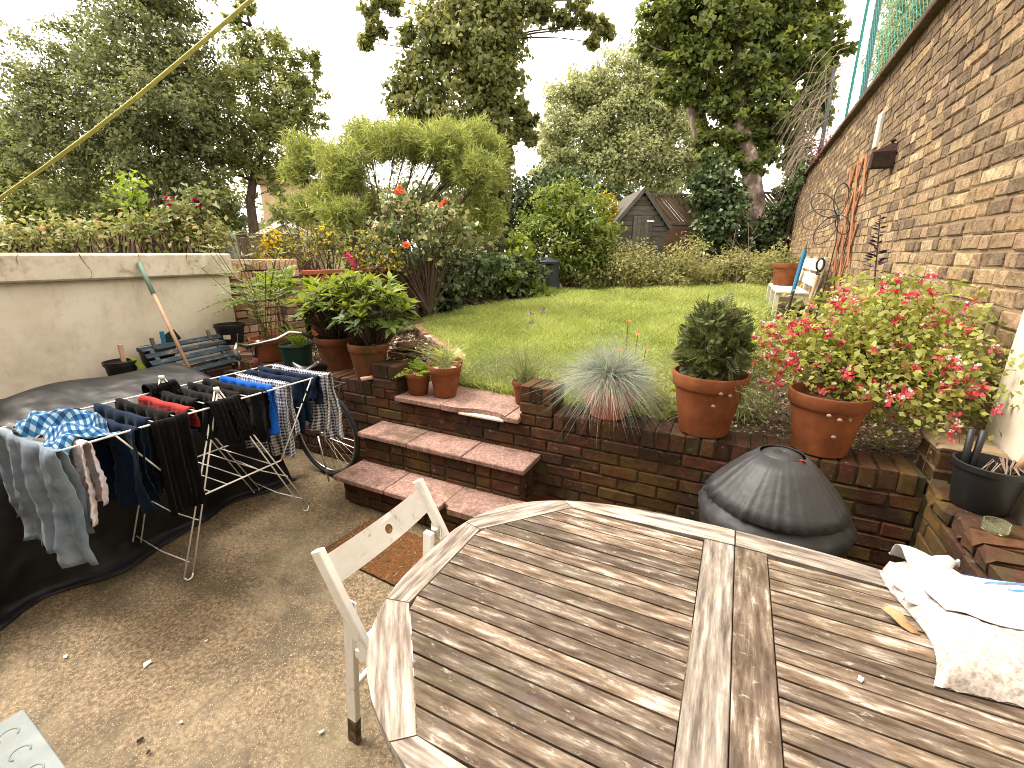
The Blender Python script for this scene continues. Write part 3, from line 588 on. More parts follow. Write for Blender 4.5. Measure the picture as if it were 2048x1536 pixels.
T1t=[(-16.19,8.62,2.45,0.17),(-16.6,8.66,3.19,0.15),(-17.24,8.63,4.06,0.13),(-17.71,8.79,5.24,0.1),(-17.77,9.23,6.71,0.06),(-17.68,9.71,8.04,0.03)]
T1u=[(-16.28,9.03,2.41,0.13),(-16.56,9.45,4.15,0.12),(-16.7,9.88,5.66,0.09),(-17.07,10.23,7.33,0.05),(-17.42,10.55,8.84,0.03)]
T2=[(-16.26,12.1,7.95,0.76),(-15.77,12.44,8.28,0.68),(-16.49,12.36,9.09,0.37),(-16.32,12.57,9.5,0.27),(-15.0,12.63,7.72,0.76),(-14.35,12.85,7.4,0.59),(-13.91,12.82,6.67,0.59),(-14.81,12.28,6.33,1.02),(-15.75,11.87,6.49,1.19),(-16.31,11.12,5.01,0.93),(-14.94,11.79,5.03,1.02),(-14.07,12.32,5.36,0.76),(-13.67,12.73,6.02,0.42),(-15.87,11.02,4.03,0.85),(-14.74,11.6,4.13,0.59),(-16.82,11.35,6.47,0.85),(-14.1,13.1,7.81,0.34)]
T2t=[(-15.04,10.84,2.22,0.16),(-15.3,11.04,3.22,0.14),(-15.27,11.42,4.37,0.11),(-14.77,12.19,6.01,0.08),(-15.47,12.43,7.79,0.04),(-16.08,12.5,8.93,0.02)]
T3=[(-31.12,10.74,6.31,1.04),(-30.8,10.4,4.77,1.15),(-29.62,10.62,3.67,1.04),(-27.52,11.57,3.48,1.38),(-25.65,12.45,3.39,1.15),(-22.8,13.94,3.76,1.04),(-29.7,10.29,2.79,0.81),(-24.24,13.24,3.74,1.15),(-21.7,14.34,3.33,0.92)]
SY=[(-7.97,13.13,7.69,0.85),(-8.8,12.57,7.2,0.64),(-9.28,12.42,7.47,0.31),(-8.2,12.66,6.59,0.85),(-7.34,13.17,6.87,0.85),(-9.08,12.19,6.44,0.6),(-9.3,11.84,5.69,0.51),(-8.62,12.09,5.42,0.64),(-7.82,12.54,5.63,0.85),(-7.07,12.82,5.37,0.64),(-7.28,12.45,4.55,0.57),(-6.76,12.53,4.0,0.43),(-7.09,13.6,7.84,0.78),(-7.95,13.41,8.51,0.85),(-6.41,14.14,8.46,0.51),(-5.81,14.38,8.33,0.46),(-5.27,14.72,8.54,0.37),(-8.65,12.89,7.95,0.57),(-7.12,13.06,6.19,0.71),(-9.43,11.94,6.16,0.36),(-6.69,12.41,3.53,0.37),(-6.72,12.24,3.05,0.37),(-6.73,12.68,4.42,0.46),(-6.51,12.21,2.64,0.37)]
SYb=[(-10.48,12.09,8.2,0.23),(-10.25,12.03,7.69,0.21),(-10.42,11.83,7.33,0.13),(-9.94,12.44,8.48,0.26),(-4.87,14.72,7.97,0.13),(-4.53,14.85,7.84,0.23),(-4.29,14.94,7.76,0.14),(-4.66,14.64,7.39,0.11),(-6.29,13.25,5.52,0.24),(-5.99,13.3,5.25,0.23),(-6.34,13.04,4.94,0.2),(-5.9,13.19,4.77,0.14),(-6.12,14.21,8.26,0.28),(-5.46,14.47,8.06,0.2),(-10.28,12.32,8.62,0.28)]
SYt=[(-6.59,12.21,2.77,0.3),(-6.75,12.67,4.42,0.29),(-7.0,13.07,6.06,0.27),(-7.04,13.5,7.42,0.25),(-7.03,13.85,8.52,0.23),(-7.18,14.31,10.16,0.18)]
FT=[(-11.52,32.08,10.77,1.58),(-12.18,31.09,8.71,1.15),(-10.64,32.86,11.89,1.38),(-9.1,33.82,12.54,1.64),(-7.52,34.69,12.87,1.38),(-10.1,32.21,9.05,1.81),(-8.16,33.46,10.02,1.97),(-6.48,34.49,10.67,1.97),(-5.03,34.58,8.79,1.81),(-11.61,30.86,7.13,1.38),(-9.2,31.93,6.85,1.81),(-7.18,33.02,7.19,1.97),(-5.32,33.72,6.58,1.64),(-3.64,34.75,7.23,1.31),(-12.07,30.33,6.18,0.99)]
PL=[(-3.0,16.3,8.27,0.81),(-3.22,15.94,7.48,0.44),(-2.16,16.62,7.99,0.96),(-2.04,16.38,7.07,0.74),(-2.6,16.04,6.85,0.52),(-1.23,17.07,8.01,0.96),(-0.19,17.63,8.16,0.96),(0.76,18.05,8.03,0.81),(1.25,18.38,8.32,0.52),(1.56,18.27,7.54,0.52),(1.03,17.86,7.04,0.67),(0.1,17.4,7.03,0.81),(-0.94,16.85,6.87,0.81),(-0.3,16.89,6.03,0.81),(-1.22,16.42,5.94,0.59),(0.65,17.3,5.9,0.67),(1.26,17.74,6.33,0.44),(0.09,16.8,5.18,0.71),(-0.69,16.37,5.03,0.62),(-1.26,16.19,5.3,0.41),(-0.8,16.1,4.34,0.44),(-0.1,16.52,4.61,0.41),(-2.58,15.84,6.21,0.37),(-2.21,17.01,9.27,1.11),(-0.9,17.7,9.43,1.11),(0.45,18.31,9.31,0.89),(-1.66,16.31,6.29,0.52),(0.55,16.87,4.69,0.5),(1.01,17.27,5.26,0.53),(-1.24,15.99,4.66,0.38),(1.47,17.66,5.76,0.38),(-0.15,16.31,4.04,0.3)]
PLt=[(0.28,15.88,2.05,0.28),(0.16,16.1,2.9,0.28),(-0.06,16.27,3.75,0.25),(-0.24,16.41,4.46,0.24),(-0.53,16.54,5.31,0.22),(-0.92,16.81,6.73,0.18),(-1.01,17.28,8.29,0.12)]
PLu=[(-0.97,16.74,2.98,0.24),(-1.4,16.97,4.35,0.25),(-1.76,17.14,5.42,0.25),(-2.14,17.35,6.63,0.24),(-2.19,17.67,7.7,0.2),(-1.98,18.22,9.08,0.13)]
WI=[(6.95,34.98,13.57,1.45),(6.3,34.25,12.3,1.18),(5.86,33.67,11.15,0.74),(6.95,35.54,15.34,1.31),(7.56,35.52,14.33,1.18)]
IVF=[(-7.52,14.83,3.32,0.65),(-6.77,15.24,3.46,0.58),(-6.03,15.64,3.58,0.65),(-5.28,16.04,3.71,0.61),(-4.4,16.38,3.44,0.37),(-3.86,16.62,3.37,0.34),(-3.3,16.84,3.21,0.27),(-7.58,14.59,2.67,0.68),(-6.84,15.0,2.84,0.68)]
IVT=[(-1.1,15.22,3.87,0.46),(-1.02,15.07,3.25,0.54),(-0.75,15.02,2.71,0.6),(-0.48,14.97,2.16,0.54),(-1.37,14.98,3.52,0.28),(-0.42,15.31,3.12,0.36),(-0.95,14.79,2.3,0.43),(0.61,15.5,2.18,0.43),(0.79,15.77,2.73,0.4),(0.13,15.18,1.9,0.4),(0.9,16.0,3.28,0.28),(1.0,16.27,3.96,0.26),(1.06,16.47,4.51,0.2)]
LA=[(-3.93,10.56,2.63,0.52),(-4.29,10.26,2.24,0.48),(-3.58,10.63,2.3,0.55),(-3.24,10.85,2.47,0.41),(-3.92,10.28,1.75,0.52),(-3.33,10.52,1.59,0.48),(-3.06,10.75,1.92,0.41),(-4.44,10.05,1.79,0.32),(-3.88,10.71,3.02,0.29),(-2.84,10.72,1.48,0.25)]
YE=[(-3.26,12.06,2.7,0.25),(-3.1,12.03,2.34,0.28),(-3.31,11.84,2.07,0.23),(-3.26,12.14,2.92,0.13)]
AC=[(-6.47,5.68,3.15,0.21),(-6.48,5.57,2.81,0.19),(-6.2,5.78,3.04,0.24),(-5.51,5.59,2.86,0.3),(-5.53,6.18,3.27,0.33),(-4.88,6.0,3.19,0.3),(-4.81,6.51,3.23,0.3),(-4.21,6.31,3.15,0.3),(-4.14,6.85,3.29,0.32),(-3.84,6.95,3.14,0.24),(-3.75,6.41,2.77,0.3),(-4.29,6.63,2.83,0.21),(-5.48,5.53,2.63,0.24),(-5.71,5.34,2.39,0.19),(-3.82,6.67,2.23,0.28),(-3.96,6.51,1.97,0.27),(-5.32,5.23,2.16,0.26),(-5.34,5.92,2.18,0.22),(-6.31,5.48,2.28,0.17),(-3.72,6.9,2.8,0.17),(-3.7,6.69,2.12,0.2),(-4.48,6.74,3.44,0.13),(-4.07,6.96,3.5,0.13),(-5.73,6.15,3.48,0.11),(-4.98,6.5,3.45,0.11)]
ACt=[(-4.5,6.37,1.62,0.06),(-4.68,6.37,1.89,0.05),(-4.88,6.4,2.28,0.04)]
RO=[(-3.97,4.89,1.96,0.23),(-3.67,5.0,1.84,0.23),(-3.41,5.18,2.02,0.19),(-4.25,4.73,1.89,0.18),(-3.2,5.2,1.78,0.17),(-3.83,5.03,2.17,0.14),(-3.51,5.16,2.11,0.11),(-4.07,4.93,2.23,0.09),(-4.1,4.73,1.65,0.16),(-3.47,5.03,1.66,0.15)]
HY=[(-5.07,4.04,1.68,0.18),(-4.79,4.16,1.64,0.2),(-4.46,4.32,1.65,0.21),(-4.12,4.48,1.65,0.21),(-5.2,4.0,1.75,0.12),(-3.89,4.57,1.56,0.15),(-4.64,4.29,1.82,0.13),(-4.24,4.37,1.47,0.13),(-5.25,3.92,1.6,0.1)]
LP_=[(-7.43,2.45,1.74,0.14),(-7.08,2.63,1.77,0.15),(-6.81,2.74,1.72,0.11),(-6.51,2.91,1.78,0.13),(-6.11,3.12,1.83,0.15),(-5.87,3.22,1.79,0.13),(-5.59,3.35,1.79,0.14),(-5.67,3.39,2.01,0.11),(-5.88,3.29,2.03,0.1),(-6.28,3.07,1.95,0.06),(-6.34,3.12,2.19,0.05),(-6.38,3.16,2.35,0.05),(-5.67,3.45,2.2,0.05),(-5.42,3.4,1.68,0.08),(-7.58,2.36,1.67,0.11),(-7.32,2.48,1.66,0.1)]
BG=[(-13.44,13.36,2.25,0.71),(-12.64,13.83,2.53,0.74),(-11.83,14.29,2.72,0.71),(-11.02,14.74,2.91,0.74),(-10.18,15.15,2.92,0.74),(-9.54,15.52,3.11,0.67),(-8.53,15.81,2.49,0.67),(-8.05,15.9,2.05,0.6),(-12.96,13.44,1.78,0.67),(-11.71,14.07,1.86,0.71),(-10.21,14.82,1.94,0.71),(-8.86,15.44,1.83,0.63)]
BH_=[(-6.8,7.78,2.62,0.31),(-6.26,8.08,2.73,0.35),(-5.72,8.36,2.78,0.35),(-5.24,8.54,2.64,0.31),(-7.27,7.47,2.37,0.29),(-6.55,7.75,2.14,0.35),(-5.91,8.06,2.15,0.35),(-5.26,8.36,2.1,0.35),(-4.59,8.61,1.87,0.24)]
SAP=[(-10.84,9.03,2.88,0.24),(-10.29,9.19,2.53,0.26),(-11.09,8.81,2.56,0.18),(-10.6,8.99,2.38,0.21),(-10.13,9.38,2.89,0.21)]
BRG=[(-4.1,8.67,1.68,0.18),(-4.2,8.53,1.39,0.18),(-3.85,8.62,1.15,0.16),(-3.91,8.51,0.9,0.16),(-3.45,8.48,0.83,0.12),(-3.97,7.86,1.13,0.17)]
FH=[(-39.68,10.93,1.79,0.85),(-38.84,11.41,2.02,0.85),(-37.94,11.78,1.81,0.85),(-37.1,12.26,2.04,0.85),(-36.23,12.68,2.05,0.85),(-35.33,13.05,1.84,0.85),(-34.49,13.53,2.07,0.85),(-33.59,13.9,1.87,0.85),(-32.75,14.38,2.1,0.85),(-31.85,14.75,1.89,0.85),(-31.01,15.23,2.12,0.85),(-30.14,15.65,2.13,0.85),(-29.24,16.02,1.92,0.85),(-28.4,16.5,2.15,0.85),(-27.5,16.87,1.94,0.85),(-26.66,17.35,2.17,0.85),(-25.76,17.72,1.96,0.85),(-24.89,18.14,1.97,0.85),(-24.05,18.62,2.2,0.85),(-23.15,18.99,1.99,0.85),(-22.31,19.47,2.22,0.85)]

# ================================================================ vegetation helpers
def unit(v): return v/np.maximum(np.linalg.norm(v, axis=-1, keepdims=True), 1e-9)
def rdir(n): return unit(RNG.normal(size=(n, 3)))
def leaf_geo(P, D, N, L, W, fold=0.25, bend=0.0):
    """kite leaves: base P, axis D, normal N, length L, width W -> V (4n,3), F (n,4)"""
    n = len(P); D = unit(D); S = unit(np.cross(D, N)); N = np.cross(S, D)
    L = np.broadcast_to(np.asarray(L, float), (n,))[:, None]; W = np.broadcast_to(np.asarray(W, float), (n,))[:, None]
    mid = P+D*L*0.45
    V = np.empty((n, 4, 3)); V[:, 0] = P; V[:, 1] = mid-S*W*0.5+N*W*fold; V[:, 2] = P+D*L-N*L*bend; V[:, 3] = mid+S*W*0.5+N*W*fold
    return V.reshape(-1, 3), np.arange(4*n).reshape(n, 4)
def leaf_obj(name, P, D, N, L, W, mat, parent=None, rnd=None, fold=0.25, bend=0.0):
    V, F = leaf_geo(np.asarray(P), np.asarray(D), np.asarray(N), L, W, fold, bend)
    if rnd is None: rnd = RNG.random(len(P))
    return obj(name, npmesh(name, V, F, rnd=rnd), mat, parent)
def blades(P, tip, w, seg=3, curve=None):
    """grass-like blades: base P, tip vector, width w, curve = sag vector -> V,F quads"""
    n = len(P); t = np.linspace(0, 1, seg+1); side = unit(np.cross(tip, RNG.normal(size=(n, 3))))
    V = np.empty((n, seg+1, 2, 3))
    for i, s in enumerate(t):
        c = P+tip*s+(0 if curve is None else curve*s*s); ww = w*(1-s*0.92)
        V[:, i, 0] = c-side*ww[:, None]*0.5; V[:, i, 1] = c+side*ww[:, None]*0.5
    b = np.arange(n)[:, None]*(2*(seg+1))+np.arange(seg)[None, :]*2
    F = np.stack([b, b+1, b+3, b+2], -1).reshape(-1, 4)
    return V.reshape(-1, 3), F
def blade_obj(name, P, tip, w, mat, parent=None, seg=3, curve=None, rnd=None):
    P = np.asarray(P, float); w = np.broadcast_to(np.asarray(w, float), (len(P),)); V, F = blades(P, np.asarray(tip, float), w, seg, curve)
    r = RNG.random(len(P)) if rnd is None else rnd
    return obj(name, npmesh(name, V, F, rnd=np.repeat(r, seg)), mat, parent)
def blob_points(blobs, dens, rough=0.42, shell=0.55, flat=1.0):
    """cluster centres spread in and near the skin of the blobs -> centres, outward directions, radius"""
    C = []; O = []; Rr = []
    for (x, y, z, r) in blobs:
        n = max(11, int(dens*(r**2)*RNG.uniform(0.85, 1.15))); d = rdir(n); rad = r*(shell+(1-shell)*RNG.random((n, 1))**0.6)*(1+rough*RNG.normal(size=(n, 1))*0.5)
        d2 = d*np.array([1, 1, flat]); C.append(np.array([x, y, z])+d2*rad); O.append(d); Rr.append(np.full(n, r))
    return np.concatenate(C), np.concatenate(O), np.concatenate(Rr)
def crown(name, blobs, dens, k, L, W, mat, parent, spread=0.16, up=0.5, shell=0.5, droop=0.0, clip=None, rough=0.42, flat=1.0):
    """foliage of many leaf clumps; per-leaf value follows the clump with scatter"""
    C, O, Rr = blob_points(blobs, dens, rough=rough, shell=shell, flat=flat); n = len(C); s = (spread*np.maximum(Rr, 0.25))[:, None, None]
    off = RNG.normal(size=(n, k, 3))*s*np.array([1, 1, 0.75]); P = (C[:, None]+off).reshape(-1, 3); out = np.repeat(O, k, 0)
    if clip is not None:
        m = clip(P); P = P[m]; out = out[m]
    nn = len(P); N = unit(out*0.6+np.array([0, 0, up])+RNG.normal(size=(nn, 3))*0.55)
    D = unit(out*0.5+RNG.normal(size=(nn, 3))*0.8+np.array([0, 0, -droop])); D = unit(D-N*(D*N).sum(1, keepdims=True)*0.7)
    cl = np.repeat(RNG.random(n), k)
    if clip is not None: cl = cl[m]
    rnd = np.clip(cl*0.5+RNG.random(nn)*0.5+RNG.normal(size=nn)*0.08, 0, 1)
    sz = RNG.uniform(0.7, 1.3, nn)
    return leaf_obj(name, P, D, N, L*sz, W*sz, mat, parent, rnd), C
def branches(name, origin_pts, targets, r0, r1, mat, parent, seg=5, n_max=200, sag=0.1):
    """limbs from the nearest of the origin points out to target points"""
    mb = MB(); T = list(targets); random.shuffle(T); org = [Vector(o[:3]) for o in origin_pts]
    for t in T[:n_max]:
        t = Vector(t); o = min(org, key=lambda q: (q-t).length+max(0, q.z-t.z)*1.2); d = t-o
        mid = o+d*0.5+Vector((jr(0.12), jr(0.12), 0.10+jr(0.1)))*d.length
        pts = [o.lerp(mid, s).lerp(mid.lerp(t, s), s) for s in (0, 0.33, 0.66, 1.0)]
        mb.tube(pts, [r0, r0*0.7, r1*1.6, r1], seg, cap=False)
    return mb.build(name, mat, parent, smooth=True)
def trunk(path, mat, parent, name='trunk', base=None, seg=12):
    p = [Vector(q[:3]) for q in path]; r = [q[3] for q in path]
    if base is not None and p[0].z > base:
        d = (p[0]-p[1]).normalized() if len(p) > 1 else Vector((0, 0, -1))
        p.insert(0, Vector((p[0].x+d.x*(p[0].z-base)*0.3, p[0].y+d.y*(p[0].z-base)*0.3, base-0.05))); r.insert(0, r[0]*1.35)
    return MB().tube(p, r, seg).build(name, mat, parent, smooth=True)
def tree(name, label, blobs, trunks, dens, k, L, W, leafmat, barkmat='bark', base=0.85, group=None, limb=0.07, **kw):
    b = trunks[0][0]; t = thing(name, label, 'tree', (b[0], b[1], base), group=group)
    pts = []
    for tr in trunks:
        o = trunk(tr, barkmat, t, base=base); o.location = (-b[0], -b[1], -base)
        pts += [q for i, q in enumerate(tr) if i >= 1]
        for i in range(len(tr)-1): pts.append(tuple((tr[i][j]+tr[i+1][j])/2 for j in range(3)))
    br = branches('branches', pts, [c[:3] for c in blobs], limb, limb*0.27, barkmat, t); br.location = (-b[0], -b[1], -base)
    o, C = crown('crown', blobs, dens, k, L, W, leafmat, t, **kw); o.location = (-b[0], -b[1], -base)
    idx = RNG.choice(len(C), min(160, len(C)), replace=False)
    br2 = branches('twigs', [c[:3] for c in blobs]+pts, C[idx], 0.018, 0.006, barkmat, t, seg=4, n_max=160); br2.location = (-b[0], -b[1], -base); br2['kind'] = 'stuff'; br['kind'] = 'stuff'
    return t
def shrub(name, label, blobs, dens, k, L, W, mat, cat='shrub', base=None, stem='twig', nst=24, group=None, r0=0.015, **kw):
    c = np.mean([b[:3] for b in blobs], 0); zb = base if base is not None else float(min(b[2]-b[3] for b in blobs))
    t = thing(name, label, cat, (c[0], c[1], zb), group=group)
    o, C = crown('foliage', blobs, dens, k, L, W, mat, t, **kw); o.location = (-c[0], -c[1], -zb)
    org = [(c[0]+jr(0.15), c[1]+jr(0.15), zb) for _ in range(4)]+[tuple(b[:3]) for b in blobs]
    tg = [b[:3] for b in blobs]+[C[i] for i in RNG.choice(len(C), min(nst, len(C)), replace=False)]
    s = MB()
    for q in tg:
        q = Vector(q); o0 = Vector(random.choice(org[:4])); md = o0.lerp(q, 0.5)+Vector((jr(.1), jr(.1), 0.15))*(q-o0).length*0.5
        s.tube([o0, o0.lerp(md, 0.6), md, md.lerp(q, 0.6), q], [r0, r0*0.8, r0*0.6, r0*0.45, r0*0.3], 5, cap=False)
    so = s.build('stems', stem, t, smooth=True); so.location = (-c[0], -c[1], -zb)
    return t
def flowers_at(pts, r, n, mat, parent, name='flower', cup=0.4):
    """each flower a ring of petals facing up and towards the light"""
    for p in pts:
        k = n; a = np.linspace(0, 2*PI, k, endpoint=False)+random.random(); ax = unit(np.array([[jr(.6), -0.5+jr(.5), 0.7]]))[0]
        u = unit(np.cross(ax, [0.3, 0.2, 1.0])[None])[0]; w = np.cross(ax, u); rr_ = r*RNG.uniform(0.8, 1.15)
        D = np.cos(a)[:, None]*u+np.sin(a)[:, None]*w+ax*cup; P = np.repeat(np.array(p)[None], k, 0)
        lay = [(P, D, rr_)]
        if n >= 7: lay.append((P+ax*r*0.15, np.cos(a+.4)[:, None]*u+np.sin(a+.4)[:, None]*w+ax*(cup+0.8), rr_*0.75))
        PP = np.concatenate([l[0] for l in lay]); DD = np.concatenate([l[1] for l in lay]); LL = np.concatenate([np.full(k, l[2]) for l in lay])
        leaf_obj(name, PP, DD, np.repeat(ax[None], len(PP), 0)+RNG.normal(size=(len(PP), 3))*0.2, LL, LL*0.85, mat, parent, fold=0.1)

# ================================================================ trees
tree('lime_tree', 'large dark green tree with a leaning trunk at the upper left behind the clothes line', T1, [T1t, T1u], 46, 46, 0.125, 0.08, 'leaf_dark', spread=0.145, droop=0.35, up=0.45)
tree('ash_tree', 'lighter green tree right of the large dark one, slim trunk above the fence', T2, [T2t], 50, 40, 0.13, 0.085, 'leaf_mid', spread=0.14, droop=0.3)
for i_, (ids, lab, mt, tx) in enumerate([((0, 1, 2, 6), 'pale bushy tree at the far left edge behind the roses', 'leaf_mid', 0), ((3, 4), 'low green tree under the big dark crown at the left', 'leaf_mid', 3), ((5, 7, 8), 'dark low tree behind the pink roses', 'leaf_dark', 7)]):
    bl = [T3[j] for j in ids]; c = bl[0]
    tree('background_tree', lab, bl, [[(c[0], c[1], 1.2, .16), (c[0]+.2, c[1], 2.5, .12), (c[0], c[1]+.2, 4.0, .07)]], 70, 28, 0.22, 0.13, mt, spread=0.24, group='low trees beyond the left fence')
sy = tree('sycamore_tree', 'tall ivy-clad sycamore in the centre with branches against the white sky', SY+SYb, [SYt], 62, 26, 0.15, 0.125, 'leaf_syc', spread=0.19, droop=0.5, up=0.3, base=0.9, limb=0.035)
ivp = []                                          # ivy sleeve on its trunk
for i in range(len(SYt)-1):
    a, b = np.array(SYt[i][:3]), np.array(SYt[i+1][:3])
    for s in np.linspace(0, 1, 7): ivp.append((*(a+(b-a)*s), 0.42))
lo_ = Vector(sy.location); o, C = crown('ivy', ivp, 200, 10, 0.16, 0.13, 'leaf_syc', sy, spread=0.2, shell=0.75); o.location = -lo_
for a, b in (((-0.4), (740, 0)),): pass
tree('poplar_tree', 'pale green far tree between the sycamore and the plane tree', FT, [[(-1.4, 28, 1.2, .5), (-1.4, 28, 6, .4), (-1.2, 28, 10, .2)]], 22, 58, 0.22, 0.16, 'leaf_far', spread=0.17, base=1.0, limb=0.012)
tree('plane_tree', 'big broad-leaved plane tree on the right with a blotchy leaning trunk', PL, [PLt, PLu], 50, 38, 0.165, 0.14, 'leaf_plane', 'bark_plane', spread=0.145, droop=0.45, up=0.5, base=0.95)
tree('willow_tree', 'feathery pale tree behind the green netting at the top right', WI, [[(WI[1][0], WI[1][1], 1.5, .3), (WI[1][0], WI[1][1], 8, .2)]], 60, 40, 0.40, 0.09, 'leaf_far', spread=0.25, droop=1.2, base=0.2)
# ---- ivy masses
shrub('ivy_hedge', 'dark ivy growing over the far fence left of the shed', IVF, 110, 22, 0.13, 0.12, 'leaf_ivy', 'ivy', base=0.9, spread=0.24, nst=10)
shrub('ivy_thicket', 'dark ivy climbing the far corner below the plane tree', IVT, 150, 24, 0.12, 0.115, 'leaf_ivy', 'ivy', base=0.9, spread=0.22, nst=10)
HEDGE = []
for y in np.arange(5.15, 9.25, 0.27):
    x = np.interp(y, [5.0, 6.0, 7.2, 8.0, 9.0], [-4.30, -4.35, -4.25, -4.00, -3.95])
    for zz in (0.86, 1.10, 1.34):
        HEDGE.append((x+jr(.06), y+jr(.06), zz+jr(.04), 0.24+jr(.03)))
shrub('ivy_bank', 'thick dark ivy bank along the left edge of the lawn', HEDGE, 260, 15, 0.085, 0.085, 'leaf_ivy', 'ivy', base=0.66, spread=0.24, shell=0.7, nst=6, up=0.25)
# ---- shrubs
shrub('ash_sapling', 'thin young tree in front of the distant house', [(x_, y_, z_, r_) for x_, y_, z_, r_ in SAP], 120, 14, 0.13, 0.08, 'leaf_mid', 'tree', base=0.85, spread=0.4, shell=0.2)
shrub('bergenia', 'bright large-leaved plant spilling over the end of the ivy bank by the bin', BRG, 170, 14, 0.17, 0.10, 'leaf_laurel', 'plant', base=0.74, spread=0.3)
shrub('far_hedge', 'distant dark hedge closing the view behind the left fence', FH, 30, 22, 0.3, 0.2, 'leaf_dark', 'hedge', base=0.8, spread=0.25, nst=4)
shrub('holly_bush', 'dark green bush directly behind the stems of the needle-leaved bush', BH_, 130, 20, 0.11, 0.075, 'leaf_dark', base=0.85, spread=0.24)
for i_, (ids, lab) in enumerate([((0, 1, 8), 'dark shrub behind the needle-leaved bush, left one'), ((2, 3, 9), 'dark shrub behind the needle-leaved bush, second from the left'), ((4, 5, 10), 'dark shrub behind the needle-leaved bush, third from the left'), ((6, 7, 11), 'dark shrub at the foot of the ivy-clad sycamore')]):
    shrub('background_shrub', lab, [BG[j] for j in ids], 45, 26, 0.2, 0.13, 'leaf_dark', base=0.85, spread=0.24, group='dark shrubs behind the needle-leaved bush')
shrub('laurel_bush', 'bright green glossy laurel bush left of the shed', LA, 200, 20, 0.14, 0.055, 'leaf_laurel', base=0.8, spread=0.22, up=0.6, nst=30)
shrub('golden_bush', 'small golden yellow bush at the left corner of the shed', YE, 300, 18, 0.09, 0.05, 'leaf_yellow', base=0.9, spread=0.25)
def needle_shrub():
    t = thing('acacia_bush', 'broad light green needle-leaved bush arching over the left of the garden', 'shrub', (-4.9, 5.6, 0.85))
    C, O, Rr = blob_points([(x, y, z, r*1.28) for x, y, z, r in AC], 1900, rough=0.5, shell=0.25, flat=0.72); k = 14; n = len(C)
    P = np.repeat(C, k, 0)+RNG.normal(size=(n*k, 3))*0.022; out = np.repeat(unit(O*0.6+np.array([0, 0, 0.55])+RNG.normal(size=(n, 3))*0.3), k, 0)
    D = unit(out*0.7+RNG.normal(size=(n*k, 3))*0.65+np.array([0, 0, -0.25])); L = RNG.uniform(0.07, 0.16, n*k)
    base = np.repeat(RNG.random(n), k); hz = np.clip((O[:, 2]+0.2), 0, 1)
    r = np.clip(0.5*base+0.5*RNG.random(n*k), 0, 1)
    o = leaf_obj('foliage', P, D, RNG.normal(size=(n*k, 3)), L, 0.014, 'leaf_acacia', t, r, fold=0.0); o.location = (4.9, -5.6, -0.85)
    s = MB(); root = Vector((-4.55, 5.75, 0.85)); forks = []
    for i in range(7):
        f = root+Vector((jr(.7)-0.35, jr(.35), 0.75+random.random()*0.35)); forks.append(f)
        s.tube([root+Vector((jr(.08), jr(.08), 0)), root.lerp(f, 0.5)+Vector((jr(.08), jr(.08), .05)), f], [0.034, 0.026, 0.02], 6, cap=False)
    for b in AC:
        q = Vector(b[:3]); f = min(forks, key=lambda g: (g-q).length*random.uniform(0.8, 1.2)); md = f.lerp(q, 0.55)+Vector((0, 0, -0.10))
        s.tube([f, f.lerp(md, 0.5), md, q], [0.018, 0.013, 0.009, 0.004], 5, cap=False)
        for j in range(12):
            e = q+Vector(rdir(1)[0])*b[3]*0.9; e.z = max(e.z, q.z-b[3]*0.3)
            s.tube([md.lerp(q, random.random()*0.7), q.lerp(e, 0.4)+Vector((0, 0, -0.05)), e], [0.006, 0.004, 0.002], 4, cap=False)
    so = s.build('stems', 'twig', t, smooth=True); so.location = (4.9, -5.6, -0.85)
needle_shrub()
ro = shrub('rose_bush', 'tall rose bush with salmon orange blooms in front of the needle-leaved bush', RO, 150, 12, 0.075, 0.055, 'leaf_rose', base=0.85, spread=0.3, nst=40, shell=0.3)
fl = [(-3.98, 4.86, 2.33), (-3.93, 4.89, 2.38), (-3.9, 4.87, 2.33), (-3.46, 5.06, 2.18), (-3.40, 5.09, 2.22), (-3.43, 5.08, 2.15), (-3.76, 4.72, 1.70)]
for i_, p in enumerate(fl): pass
lo_ = Vector(ro.location); flowers_at([np.array(p)-np.array(lo_) for p in fl], 0.062, 8, 'petal_orange', ro)
hy = shrub('hypericum_bush', 'bush dotted with small yellow flowers above the terracotta fence', HY, 330, 16, 0.055, 0.028, 'leaf_hyp', base=0.85, spread=0.28, nst=30)
lo_ = np.array(hy.location); P = []
for b in HY:
    for _ in range(34 if b[0] < -4.9 else 13):
        d = rdir(1)[0]; d[1] = -abs(d[1]); d[0] = d[0]*0.8+0.3; P.append(np.array(b[:3])+unit(d[None])[0]*b[3]*random.uniform(0.85, 1.15)-lo_)
P = np.array(P); q = 5; PP = np.repeat(P, q, 0); leaf_obj('flowers', PP, rdir(len(PP))+np.array([.3, -.4, .3]), rdir(len(PP))+np.array([.4, -.6, .6]), 0.024, 0.02, 'petal_yellow', hy)['kind'] = 'stuff'
